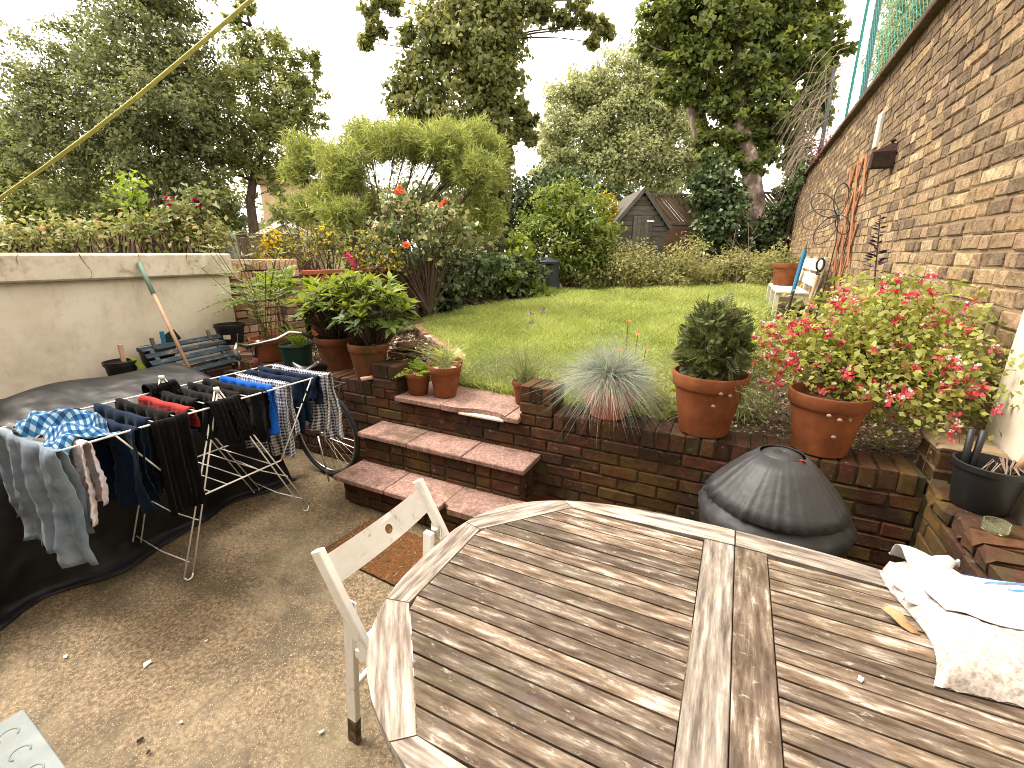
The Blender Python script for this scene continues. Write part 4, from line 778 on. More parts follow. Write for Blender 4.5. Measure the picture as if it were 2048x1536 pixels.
# ---- plants along the top of the left wall, each clump a plant of its own
for i_, (ids, lab, mt) in enumerate([((0, 14, 15), 'straggly climber on the cream wall at the left edge', 'leaf_hedge'), ((1, 2), 'grey-green climber sprawling over the cream wall top, second from the left', 'leaf_hedge'), ((3,), 'dry brownish climber on the wall top left of the roses', 'leaf_hedge'), ((4, 5), 'pale leafy climber on the wall below the pink roses', 'leaf_hedge'), ((6, 13), 'bushy climber at the right end of the cream wall', 'leaf_hedge')]):
    shrub('wall_climber', lab, [(LP_[j][0], LP_[j][1], LP_[j][2]+0.04, LP_[j][3]*1.3) for j in ids], 600, 14, 0.065, 0.04, mt, 'climber', base=1.2, spread=0.3, nst=20, shell=0.3, droop=0.3, group='climbers along the cream wall')
for i_, (ids, fp, lab) in enumerate([((8,), [(-5.95, 3.28, 2.17), (-5.88, 3.30, 2.14), (-5.92, 3.26, 2.10)], 'left rose with pink blooms standing behind the cream wall'), ((7, 12), [(-5.65, 3.40, 2.15), (-5.60, 3.43, 2.10), (-5.68, 3.38, 2.06)], 'right rose with pink blooms standing behind the cream wall')]):
    t = shrub('pink_rose', lab, [LP_[j] for j in ids], 420, 12, 0.07, 0.05, 'leaf_rose', 'rose', base=0.85, spread=0.3, shell=0.3, group='pink roses behind the wall')
    flowers_at([np.array(p)-np.array(t.location) for p in fp], 0.055, 8, 'petal_pink', t)
t = shrub('climbing_shoot', 'tall thin leafy rose shoot rising above the climbers at the left', [(*LP_[j][:3], LP_[j][3]*0.75) for j in (9, 10, 11)], 200, 6, 0.065, 0.045, 'leaf_fern', 'rose', base=0.85, spread=0.35, shell=0.3, nst=6)

# ================================================================ lawn grass
n = 290000
u = RNG.random(n); yb = 2.7+10.5*u**1.7; xb = RNG.uniform(-4.3, 0.7, n); m = inside(xb, yb); xb, yb = xb[m], yb[m]; n = len(xb)
d = np.hypot(xb, yb); pn = 0.5+0.5*np.sin(xb*1.7+np.sin(yb*1.3)*1.5)*np.cos(yb*1.1+xb*0.6)
h = RNG.uniform(0.03, 0.10, n)*(0.75+0.6*pn)*(1+0.05*d); tip = np.stack([RNG.normal(0, 0.45, n)*h, RNG.normal(0, 0.45, n)*h, h], 1)
cv = RNG.normal(0, 0.35, (n, 3))*h[:, None]; cv[:, 2] = -0.15*h
p2 = 0.5+0.5*np.sin(xb*4.3+2*np.sin(yb*2.1))*np.sin(yb*3.7+1.5*np.sin(xb*2.9)); rn = np.clip(0.05+0.3*pn+0.3*p2+RNG.normal(0, 0.28, n), 0, 1); h = h*(0.7+0.6*p2); tip = tip*(0.7+0.6*p2)[:, None]
g = blade_obj('grass', np.stack([xb, yb, zt(xb, yb)-0.015], 1), tip, (0.0045+0.0011*d), 'blade_grass', None, 2, cv, rn)
tag(g, 'short green lawn grass behind the retaining wall', 'grass', kind='stuff')
# rough long tufts along the near edge of the lawn and by the wall
n = 9000; xs = np.concatenate([RNG.uniform(-1.95, -0.3, n//2), RNG.uniform(-0.5, 0.3, n//2)]); ys = np.concatenate([RNG.uniform(2.86, 3.7, n//2), RNG.uniform(2.75, 4.6, n//2)]); m = inside(xs, ys); xs, ys = xs[m], ys[m]; n = len(xs)
h = RNG.uniform(0.07, 0.20, n)+0.22*RNG.random(n)**6; tip = np.stack([RNG.normal(0, .5, n)*h, RNG.normal(0, .5, n)*h, h], 1); cv = np.stack([RNG.normal(0, .5, n)*h, RNG.normal(0, .5, n)*h, -0.35*h], 1)
tag(blade_obj('grass_tufts', np.stack([xs, ys, zt(xs, ys)-0.01], 1), tip, 0.005, 'blade_pale', None, 3, cv), 'long pale grass tufts at the near edge of the lawn', 'grass', kind='stuff')
# mulch in the beds
def chips(name, label, poly, n, s0=0.012, s1=0.03):
    poly = np.array(poly); x = RNG.uniform(poly[:, 0].min(), poly[:, 0].max(), n*2); y = RNG.uniform(poly[:, 1].min(), poly[:, 1].max(), n*2); m = inside(x, y, poly); x, y = x[m][:n], y[m][:n]; k = len(x)
    P = np.stack([x, y, zt(x, y)-0.02+RNG.uniform(0, 0.02, k)], 1); D = rdir(k)*np.array([1, 1, .35]); N = np.array([0, 0, 1])+RNG.normal(size=(k, 3))*0.5
    L = RNG.uniform(s0, s1, k)
    o = leaf_obj(name, P, D, N, L, L*RNG.uniform(.25, .7, k), 'mulch_chip', None, np.clip(RNG.random(k)**1.7, 0, 1), fold=0.2); tag(o, label, 'mulch', kind='stuff')
chips('bark_mulch', 'bark mulch and leaf litter in the right bed behind the big pots', [(-0.28, 2.70), (1.1, 2.70), (1.1, 5.6), (0.5, 6.0), (0.15, 5.2), (-0.15, 4.2)], 9000)
chips('dry_litter', 'dry straw and litter on the left bed behind the rhododendron pots', [(-4.3, 2.68), (-2.12, 2.68), (-2.2, 3.3), (-2.4, 3.7), (-2.95, 4.15), (-3.7, 4.85), (-4.2, 5.2)], 7000, 0.015, 0.06)
# brick edging of the left bed
ed = thing('lawn_edging', 'curved row of half-sunk bricks edging the left bed', 'edging', (0, 0, 0))
ep = [Vector((-3.80, 4.95)), Vector((-3.3, 4.46)), Vector((-2.88, 4.12)), Vector((-2.34, 3.70)), Vector((-2.14, 3.28)), Vector((-2.06, 2.95))]
for i in range(len(ep)-1):
    a, b = ep[i], ep[i+1]; nb = max(1, int((b-a).length/0.222)); an = math.atan2(b.y-a.y, b.x-a.x)
    for k in range(nb):
        p = a.lerp(b, (k+0.5)/nb); put('brick', random.choice(PS), ed, (p.x, p.y, float(zt(p.x, p.y))-0.008+jr(.006)), (jr(.1), jr(.1), an+jr(.12)))

# ================================================================ weedy bed at the far end: separate plants
wl_ = ['low weedy clump at the left end of the far bed by the laurel', 'pale leafy clump in front of the shed, left of its door', 'leafy clump growing up in front of the shed door', 'yellowish clump at the right corner of the shed', 'grassy clump right of the shed', 'tall clump behind the small dark chair', 'pale clump right of the dark chair', 'bushy clump near the white bench', 'clump at the far right corner beside the brick wall', 'low dark clump in the front of the far bed', 'front pale clump in the middle of the far bed', 'front clump at the right of the far bed']
wp_ = [(-3.45, 10.6, .30), (-2.75, 10.8, .46), (-2.05, 11.0, .50), (-1.35, 11.5, .48), (-0.9, 12.4, .33), (-0.45, 13.0, .40), (-0.05, 13.1, .38), (0.35, 13.0, .42), (0.72, 12.2, .42), (-2.35, 10.7, .26), (-1.45, 11.2, .26), (-0.6, 12.2, .28)]
for (x, y, r), lab in zip(wp_, wl_):
    z = float(zt(x, y)); bl = [(x+jr(.35), y+jr(.25), z+r*random.uniform(.45, 1.7), r*random.uniform(.6, .95)) for _ in range(5)]
    shrub('weed_clump', lab, bl, 200, 15, 0.085, 0.04, 'leaf_weed', 'plant', base=z-0.02, spread=0.3, shell=0.25, nst=14, r0=0.006, group='plants of the far bed')
# tall seed stalks
for i_, (x, y, h) in enumerate([(-0.25, 12.2, 1.35), (-0.05, 12.0, 1.0), (0.12, 12.3, 1.5)]):
    z = float(zt(x, y)); s = MB(); s.tube([(0, 0, 0), (jr(.05), 0, h*.5), (jr(.12), 0, h)], [.012, .009, .005], 5)
    for k in range(5): a = h*random.uniform(.45, .95); s.tube([(0, 0, a), (jr(.25), jr(.1), a+.2)], [.006, .003], 4)
    tag(s.build('seed_stalk', 'dry_twig', None, loc=(x, y, z)), ['left dry seed stalk in the far bed', 'shortest dry seed stalk in the far bed', 'tallest dry seed stalk in the far bed'][i_], 'stalk', 'seed stalks in the far bed')
# ================================================================ house behind the camera (shades the patio)
hb = thing('house', 'brown brick back wall of the house that the patio belongs to', 'house', (-1.0, -1.35, 0))
MB().box((0, 0, 2.3), (12, 0.4, 4.6)).build('wall', 'house_brick', hb)
MB().box((0.9, 0.22, 1.05), (0.95, 0.08, 2.1)).build('door', 'white_paint', hb)

# ================================================================ far buildings and fences
bh = thing('apartment_house', 'distant yellow brick house glimpsed between the trees at the left', 'building', (-28.6, 24.9, 0.8), R_(26))
MB().box((0, 3, 2.6), (6.2, 6, 5.2)).build('wall', 'house_wall', bh)
for (x, z) in ((-0.7, 3.6), (1.5, 3.6), (-0.7, 1.2), (1.5, 1.4)):
    w_ = MB().box((x, -0.02, z), (0.84, 0.08, 1.38)).build('window', 'plaque', bh)
    MB().box((x, -0.07, z), (0.75, 0.03, 1.28)).build('pane', 'glass_dark', w_)
    MB().box((x, -0.12, z-0.80), (1.1, 0.16, 0.08)).build('sill', 'white_paint', w_)
MB().tube([(-1.75, -0.12, 0), (-1.75, -0.12, 5.2)], 0.07, 8).build('drainpipe', 'brown_wood', bh)
MB().prism([(-3.4, -0.3), (3.4, -0.3), (3.4, 6.3), (-3.4, 6.3)], 5.2, 5.55).build('roof', 'roof_tile', bh)
gh = thing('garage', 'small outbuilding with white bargeboards and a tiled gable behind the fence', 'building', (-12.75, 10.25, 0.85), R_(40))
MB().box((0, 1.5, 0.55), (1.3, 3.0, 1.1)).build('wall', 'house_wall', gh)
for s_ in (-1, 1):
    barobj('roof_slope', (s_*0.42, -0.15, 1.42), (s_*0.42, 3.2, 1.42), 1.05, 0.06, 'roof_tile', gh, up=(s_*0.5, 0, 0.86))
    barobj('bargeboard', (s_*0.90, -0.19, 1.10), (0.0, -0.19, 1.60), 0.06, 0.15, 'white_paint', gh, up=(0, -1, 0) if False else (0, 0, 1))
MB().tube([(0, -0.15, 1.70), (0, 3.2, 1.70)], 0.09, 8).build('ridge', 'roof_tile', gh)
wg = MB().prism([(-0.72, -0.1), (0.72, -0.1), (0, 0.5)], -0.08, 0.0); wo = wg.build('gable', 'white_paint', gh, loc=(0, -0.05, 1.15), rot=(PI/2, 0, 0))
# low garden fence on the far left
ff = thing('left_fence', 'brown board fence behind the roses at the left', 'fence', (0, 0, 0))
fa, fb = Vector((-13.2, 4.15, 0.85)), Vector((-7.9, 6.65, 0.85)); nfb = 44
for k in range(nfb):
    p = fa.lerp(fb, (k+0.5)/nfb); q = p+Vector((0, 0, 1.04+jr(0.01)))
    barobj('board', p, q, 0.126, 0.02, 'brown_wood', ff, up=(0.43, -0.9, 0))
barobj('top_rail', fa+Vector((0, 0, 1.06)), fb+Vector((0, 0, 1.06)), 0.08, 0.04, 'brown_wood', ff)
o = MB().tube([(0, 0, 0), (-0.06, -0.02, 0.98)], 0.05, 8).build('leaning_post', 'grey_post', None, loc=(-5.42, 3.66, 0.85)); tag(o, 'weathered grey post leaning behind the pale brick wall', 'post')
# far fence: boards with a diagonal slatted panel above
tf = thing('far_fence', 'brown fence panels behind the shed with diagonal slats above boards', 'fence', (0, 0, 0))
A_, B_ = Vector((-3.0, 15.25, 0)), Vector((-1.15, 16.1, 0)); dx = (B_-A_).normalized(); nv = Vector((dx.y, -dx.x, 0))
for k in range(8): barobj('board', A_+Vector((0, 0, 1.05+0.205*k)), B_+Vector((0, 0, 1.05+0.205*k)), 0.025, 0.212, 'board_wood', tf)
for zz in (2.52, 3.36): barobj('rail', A_+nv*.02+Vector((0, 0, zz)), B_+nv*.02+Vector((0, 0, zz)), 0.06, 0.06, 'dark_wood', tf)
for s_ in (0.0, 0.16, 0.93):
    p = A_.lerp(B_, s_)+nv*.05; barobj('post', p+Vector((0, 0, 0.9)), p+Vector((0, 0, 3.4)), 0.07, 0.07, 'dark_wood', tf, up=nv)
Lf = (B_-A_).length
for k in range(-8, 17):
    u0 = k*0.105; pts_ = []
    a_, b_ = max(0.30, u0), min(Lf*0.92, u0+0.80)
    if b_-a_ < 0.1: continue
    z_a = 3.33-(a_-u0); z_b = 3.33-(b_-u0)
    barobj('slat', A_+dx*a_+Vector((0, 0, z_a)), A_+dx*b_+Vector((0, 0, z_b)), random.uniform(0.067, 0.078), 0.015, 'brown_wood', tf, up=nv)
t2 = thing('corner_fence', 'slatted fence panel behind the trunk of the plane tree', 'fence', (0, 0, 0))
A_, B_ = Vector((-0.55, 16.5, 0)), Vector((1.1, 17.2, 0)); dx = (B_-A_).normalized(); nv = Vector((dx.y, -dx.x, 0)); Lf = (B_-A_).length
for zz in (2.3, 3.45): barobj('rail', A_+Vector((0, 0, zz)), B_+Vector((0, 0, zz)), 0.05, 0.06, 'dark_wood', t2)
for s_ in (0.02, 0.5, 0.98): p = A_.lerp(B_, s_); barobj('post', p+Vector((0, 0, 0.9)), p+Vector((0, 0, 3.5)), 0.07, 0.07, 'dark_wood', t2, up=nv)
for k in range(-8, 14):
    u0 = k*0.13; a_, b_ = max(0.0, u0), min(Lf, u0+1.1)
    if b_-a_ > 0.1: barobj('slat', A_+dx*a_+nv*.03+Vector((0, 0, 3.42-(a_-u0))), A_+dx*b_+nv*.03+Vector((0, 0, 3.42-(b_-u0))), 0.06, 0.015, 'brown_wood', t2, up=nv)
for k in range(6): barobj('board', A_+Vector((0, 0, 1.0+0.21*k)), B_+Vector((0, 0, 1.0+0.21*k)), 0.025, 0.216, 'brown_wood', t2)
o = MB().box((0, 0, 1.0), (5, 0.1, 2.6)).build('white_shed', 'white_paint', None, loc=(2.6, 20.5, 1.3)); tag(o, 'white painted wall glimpsed beyond the corner fence by the trunk', 'building')

# ---- shed
sh = thing('garden_shed', 'small dark wooden apex shed at the far end of the lawn', 'shed', (-2.32, 11.80, 0.85), R_(27))
W2 = 0.66; ev = 1.40; ap = 2.22; DP = 1.7
for k in range(12):
    z0 = 0.06+0.112*k
    for s_ in (-1, 1):
        a_, b_ = (0.285, W2) if s_ > 0 else (-W2, -0.20)
        barobj('board', (a_, -0.008+jr(.003), z0+0.056+jr(.004)), (b_, -0.008+jr(.003), z0+0.056+jr(.006)), 0.024, 0.108, 'dark_wood', sh, up=(0, -0.14, 1))
for k in range(7):
    z0 = ev+0.03+0.112*k; hw = W2*(ap-z0-0.09)/(ap-ev)
    if hw < 0.06: break
    if z0 < 1.62:
        barobj('board', (0.285, -0.006, z0+0.05), (max(0.3, hw), -0.006, z0+0.05), 0.022, 0.106, 'dark_wood', sh, up=(0, -0.14, 1)); barobj('board', (-max(0.3, hw), -0.006, z0+0.05), (-0.20, -0.006, z0+0.05), 0.022, 0.106, 'dark_wood', sh, up=(0, -0.14, 1))
    else: barobj('board', (-hw, -0.006, z0+0.05), (hw, -0.006, z0+0.05), 0.022, 0.106, 'dark_wood', sh, up=(0, -0.14, 1))
MB().prism([(-W2, 0), (W2, 0), (W2, ev), (0, ap-0.04), (-W2, ev)], -DP, -0.02).build('carcass', 'dark_wood', sh, rot=(PI/2, 0, 0))
dr = thing('x', '', '') if False else None
do = MB().cham((0, 0, 0), (0.47, 0.03, 1.62), 0.004).build('door', 'dark_wood', sh, loc=(0.042, -0.035, 0.83))
for k in range(5): MB().cham((-0.188+0.094*k, -0.018, 0), (0.088, 0.012, 1.60), 0.004).build('plank', 'dark_wood', do)
MB().cham((0.17, -0.035, 0.70), (0.17, 0.008, 0.035), 0.003).build('hinge', 'white_metal', do)
for s_ in (-1, 1):
    barobj('roof_panel', (s_*0.37, -0.09, 1.86), (s_*0.37, DP+0.05, 1.86), 1.16, 0.025, 'dark_wood', sh, up=(s_*0.79, 0, 0.62)) if False else None
    a_ = Vector((0, 0, ap+0.01)); b_ = Vector((s_*(W2+0.07), 0, ev-0.06)); nrm = Vector((s_*(ap-ev+0.07), 0, W2+0.07)).normalized()
    m = MB(); q = [a_+Vector((0, -0.09, 0)), b_+Vector((0, -0.09, 0)), b_+Vector((0, DP+.05, 0)), a_+Vector((0, DP+.05, 0))]
    m.add([v for v in q]+[v+nrm*0.03 for v in q], [(0, 1, 2, 3), (7, 6, 5, 4), (0, 4, 5, 1), (1, 5, 6, 2), (2, 6, 7, 3), (3, 7, 4, 0)]); m.build('roof_panel', 'dark_wood', sh)
    barobj('bargeboard', b_+Vector((0, -0.105, 0.0)), a_+Vector((0, -0.105, 0.0)), 0.025, 0.085, 'dark_wood', sh)
# ---- compost bin
cb = thing('compost_bin', 'black plastic compost bin with a domed lid at the end of the ivy bank', 'bin', (-3.80, 9.55, 0.74))
o = MB().lathe([(0.30, 0), (0.29, 0.1), (0.265, 0.4), (0.24, 0.64), (0.0, 0.64)], 28).build('body', 'bin_plastic', cb, smooth=True); autosmooth(o)
o = MB().lathe([(0.0, 0.66), (0.27, 0.655), (0.275, 0.70), (0.25, 0.735), (0.12, 0.775), (0.10, 0.80), (0.0, 0.805)], 28).build('lid', 'bin_plastic', cb); autosmooth(o)
for k in range(3): MB().lathe([(0.292-0.03*k, 0.12+0.17*k), (0.300-0.03*k, 0.135+0.17*k), (0.290-0.03*k, 0.15+0.17*k)], 28).build('rib', 'bin_plastic', cb, smooth=True)
# ---- dark metal chair with a white ornament
dc = thing('metal_chair', 'small dark metal chair standing in the far bed', 'chair', (-0.62, 12.55, 0.86), R_(30))
for s_ in (-1, 1):
    for q in (-1, 1): MB().tube([(s_*0.17, q*0.17, 0), (s_*0.15, q*0.15, 0.42)], 0.012, 6).build('leg', 'dark_metal', dc)
    MB().tube([(s_*0.15, 0.15, 0.42), (s_*0.16, 0.19, 0.62), (s_*0.10, 0.21, 0.78)], 0.012, 6).build('back_post', 'dark_metal', dc)
MB().lathe([(0.0, 0.41), (0.19, 0.41), (0.20, 0.43), (0.0, 0.435)], 24).build('seat', 'dark_metal', dc)
for k in range(4): MB().tube([(-0.14, 0.17+0.012*k, 0.52+0.07*k), (0.0, 0.20+0.012*k, 0.53+0.07*k), (0.14, 0.17+0.012*k, 0.52+0.07*k)], 0.009, 6).build('back_bar', 'dark_metal', dc)
wo_ = thing('white_ornament', 'white openwork flower ornament by the dark metal chair', 'ornament', (-0.48, 12.35, 1.44)); 
for k in range(8):
    a = 2*PI*k/8; MB().lathe([(0.0, 0), (0.035, 0.01), (0.0, 0.02)], 8, c=(0.055*math.cos(a), 0, 0.055*math.sin(a))).build('petal', 'white_paint', wo_)
MB().tube([(0, 0.02, -0.55), (0, 0.02, 0)], 0.006, 6).build('stem', 'dark_metal', wo_)
# ---- white bench by the brick wall
bn = thing('garden_bench', 'cream painted slatted bench against the brick wall on the right', 'bench', (0, 0, 0))
zb = 0.78
for k in range(3): barobj('seat_slat', (0.54+0.135*k, 7.45, 1.14), (0.54+0.135*k, 9.55, 1.14), 0.125, 0.028, 'cream_wood', bn)
for k in range(2):
    xx = 0.93+0.035*k; zz = 1.31+0.20*k
    barobj('back_slat', (xx, 7.45, zz), (xx, 9.55, zz), 0.025, 0.165, 'cream_wood', bn, up=(0.16, 0, 1))
for y in (7.50, 8.5, 9.50):
    barobj('leg', (0.50, y, zb-0.03), (0.50, y, 1.125), 0.06, 0.06, 'cream_wood', bn, up=(1, 0, 0)); barobj('leg', (0.86, y, zb-0.03), (1.00, y, 1.62), 0.06, 0.05, 'cream_wood', bn, up=(1, 0, 0))
    barobj('rail', (0.48, y, 1.10), (0.90, y, 1.10), 0.05, 0.05, 'cream_wood', bn)
def pot(name, label, loc, rt, rb, h, mat='terracotta', soil='soil', rim=0.22, cat='pot', group=None, rz=0.0, seg=36):
    t = thing(name, label, cat, loc, rz, group); hr = h*rim; tk = max(0.008, rt*0.07); ri = rt-tk*0.8
    o = MB().lathe([(0.0, 0.0), (rb*0.9, 0.0), (rb, 0.006), (rb+(ri-rb)*(h-hr)/h, h-hr), (rb+(ri-rb)*(h-hr)/h-tk, h-hr), (rb*0.8, 0.04)], seg).build('pot_body', mat, t); autosmooth(o)
    a = rb+(ri-rb)*(h-hr)/h
    o = MB().lathe([(a-tk*0.4, h-hr+0.001), (a+tk*0.7, h-hr+0.001), (a+tk*0.95, h-hr+0.008), (rt-0.003, h-0.008), (rt-0.006, h), (rt-tk-0.002, h), (rt-tk-0.006, h-0.01), (a-tk*0.9, h-hr)], seg).build('rim', mat, t); autosmooth(o)
    MB().disc((0, 0, h*0.86), rt-tk*1.2, 24, 0.012).build('soil' if soil == 'soil' else 'gravel', soil, t, smooth=True)
    return t
pot('flower_pot', 'empty terracotta pot standing on the cream bench', (0.66, 9.0, 1.155), 0.205, 0.145, 0.36)
# tools in front of the bench
sp = thing('blue_tool', 'blue-handled garden tool stuck upright in front of the bench', 'tool', (0.585, 6.9, 0.70))
MB().tube([(0, 0, 0.0), (0.05, 0.05, 0.5)], 0.02, 8).build('shaft', 'dark_metal', sp); MB().tube([(0.05, 0.05, 0.49), (0.105, 0.1, 1.0)], [0.024, 0.026], 10).build('handle', 'blue_paint', sp)
MB().tube([(0.105, 0.1, 1.0), (0.118, 0.115, 1.12)], [0.012, 0.004], 6).build('tip', 'dark_metal', sp)
sd_ = thing('garden_spade', 'spade with a black D-shaped grip leaning in front of the bench', 'spade', (0.70, 6.2, 0.70))
MB().tube([(0, 0, 0.0), (0.03, 0.04, 0.26)], 0.019, 8).build('socket', 'dark_metal', sd_); MB().tube([(0.03, 0.04, 0.25), (0.095, 0.13, 0.76)], 0.018, 10).build('shaft', 'handle_wood', sd_)
gp = [(0.098+math.sin(a)*0.036, 0.13, 0.845-math.cos(a)*0.066) for a in np.linspace(0, 2*PI, 17)]
MB().tube([(0.092, 0.125, 0.73), (0.096, 0.13, 0.78)], 0.022, 8).build('collar', 'black_plastic', sd_); MB().tube(gp, 0.011, 8, cap=False).build('grip', 'black_plastic', sd_, smooth=True)
MB().cham((-0.005, 0, -0.08), (0.17, 0.012, 0.2), 0.004).build('blade', 'dark_metal', sd_)
# ---- on the brick wall
tr = thing('trellis', 'narrow reddish brown diamond trellis fixed to the brick wall', 'trellis', (0, 0, 0))
TY0, TY1, TZ0, TZ1 = 6.65, 7.75, 1.15, 2.75
def clipseg(p, q):
    t0, t1 = 0.0, 1.0; d_ = (q[0]-p[0], q[1]-p[1])
    for s, lo, hi in ((0, TY0, TY1), (1, TZ0, TZ1)):
        if abs(d_[s]) < 1e-9: continue
        a, b = (lo-p[s])/d_[s], (hi-p[s])/d_[s]; t0 = max(t0, min(a, b)); t1 = min(t1, max(a, b))
    return None if t1-t0 < 0.03 else ((p[0]+d_[0]*t0, p[1]+d_[1]*t0), (p[0]+d_[0]*t1, p[1]+d_[1]*t1))
for k in range(-5, 6):
    for s_ in (1, -1):
        c_ = (TY0+TY1)/2+k*0.42; sg = clipseg((c_-s_*0.55, TZ0-0.4), (c_+s_*0.75, TZ1+0.4))
        if sg: barobj('slat', (1.112-(0.007 if s_ > 0 else -0.007), *sg[0]), (1.112-(0.007 if s_ > 0 else -0.007), *sg[1]), 0.042, 0.014, 'trellis_wood', tr, up=(1, 0, 0))
wf = thing('wire_flower', 'dark wire flower ornament hanging by the trellis', 'ornament', (0.98, 7.1, 2.12))
for a, L in ((2.6, 0.44), (1.6, 0.36), (3.3, 0.46), (4.1, 0.40), (5.3, 0.26)):
    pts_ = []
    for s_ in np.linspace(0, 2*PI, 26): 
        rr_ = L*(0.5-0.5*math.cos(s_)); ww = 0.30*L*math.sin(s_)*(0.6+0.4*math.sin(s_/2)); pts_.append((0.78*(rr_*math.cos(a)-ww*math.sin(a)), -0.3*(rr_*math.cos(a)-ww*math.sin(a))-0.05*math.sin(s_), rr_*math.sin(a)+ww*math.cos(a)))
    MB().tube(pts_, 0.007, 6, cap=False).build('petal', 'dark_metal', wf, smooth=True)
MB().tube([(0, 0, 0), (0.03, -0.03, -0.3), (0.02, 0.05, -0.75), (0, 0.2, -1.25)], 0.007, 6).build('stem', 'dark_metal', wf)
MB().lathe([(0, -0.02), (0.03, 0), (0, 0.02)], 10).build('centre', 'dark_metal', wf)
lb = thing('rusty_lantern', 'dark rusted metal box lamp bracketed high on the brick wall', 'lamp', (1.13, 5.72, 2.44))
MB().prism([(-0.17, -0.07), (0.0, -0.07), (0.0, 0.07), (-0.17, 0.07)], 0.0, 0.13).build('box', 'rust', lb)
m = MB(); m.add([(-0.17, -0.07, 0.131), (0, -0.07, 0.131), (0, 0.07, 0.131), (-0.17, 0.07, 0.131), (-0.05, -0.03, 0.20), (-0.0, -0.03, 0.20), (-0.0, 0.03, 0.20), (-0.05, 0.03, 0.20)], [(0, 1, 5, 4), (1, 2, 6, 5), (2, 3, 7, 6), (3, 0, 4, 7), (4, 5, 6, 7)]); m.build('hood', 'rust', lb)
MB().lathe([(0.0, 0.195), (0.012, 0.20), (0.012, 0.22), (0.028, 0.225), (0.02, 0.24), (0.0, 0.245)], 12, c=(-0.03, 0, 0)).build('knob', 'rust', lb)
o = MB().cham((0, 0, 0), (0.03, 0.16, 0.34), 0.004).build('wall_plaque', 'plaque', None, loc=(1.122, 6.60, 2.93)); tag(o, 'pale rectangular plaque on the brick wall above the rusty lamp', 'plaque')
# ---- green netting above the wall
nt_ = thing('net_fence', 'green sports netting on a tall metal pole above the brick wall', 'fence', (0, 0, 0))
MB().tube([(1.75, 12.3, 3.0), (1.68, 12.55, 7.5)], 0.055, 10).build('pole', 'pole_metal', nt_); MB().tube([(1.6, 16.6, 3.0), (1.55, 16.7, 6.5)], 0.055, 10).build('pole', 'pole_metal', nt_)
mb = MB()
def netp(u, v):
    y = 3.2+10.6*u; top = 7.6 if y < 12.4 else 7.5-(y-12.4)*0.42
    return Vector((1.55+0.25*math.sin(PI*((y-3.2)/9.3 % 1.0)), y, 3.45+(top-3.45)*v))
NU, NV = 84, 26
for i in range(-NV, NU):
    a = [netp((i+j)/NU, j/NV) for j in range(NV+1) if 0 <= i+j <= NU]; b = [netp((i+NV-j)/NU, j/NV) for j in range(NV+1) if 0 <= i+NV-j <= NU]
    for q in (a[::2], b[::2]):
        if len(q) > 1: mb.tube(q, 0.0032, 3, cap=False)
o = mb.build('net', 'net_green', nt_); o['kind'] = 'stuff'
# dry bramble stems hanging over the wall end
db = thing('dry_vine', 'tangle of dry grey vine stems hanging from the net above the far wall end', 'vine', (1.3, 13.5, 3.6)); mb = MB()
for k in range(130):
    p = Vector((jr(.25)-0.15, random.uniform(-1.6, 3.0), random.uniform(0.1, 2.2))); d_ = Vector((jr(.4)-0.3, jr(.9)+0.4, jr(.4)-0.5))
    mb.tube([p, p+d_*0.4+Vector((0, 0, .12)), p+d_*0.8, p+d_*1.1+Vector((jr(.1), jr(.1), -.25))], [0.010, 0.009, 0.007, 0.004], 4, cap=False)
o = mb.build('stems', 'dry_twig', db); o['kind'] = 'stuff'
shrub('valerian', 'reddish pink flowering weed on top of the brick wall', [(1.1, 11.2, 3.66, .16), (1.1, 11.9, 3.66, .15)], 500, 10, 0.06, 0.035, 'petal_dull', 'plant', base=3.5, spread=0.4)
shrub('wall_ivy', 'ivy creeping over the far end of the brick wall', [(1.02, 16.3, 1.6, .35), (1.0, 16.5, 2.2, .35), (1.05, 16.2, 2.8, .3), (1.1, 15.6, 3.4, .3), (1.15, 14.8, 3.65, .28), (1.15, 13.9, 3.65, .22), (0.95, 16.4, 1.1, .35)], 200, 16, 0.13, 0.12, 'leaf_ivy', 'ivy', base=0.9, spread=0.3)

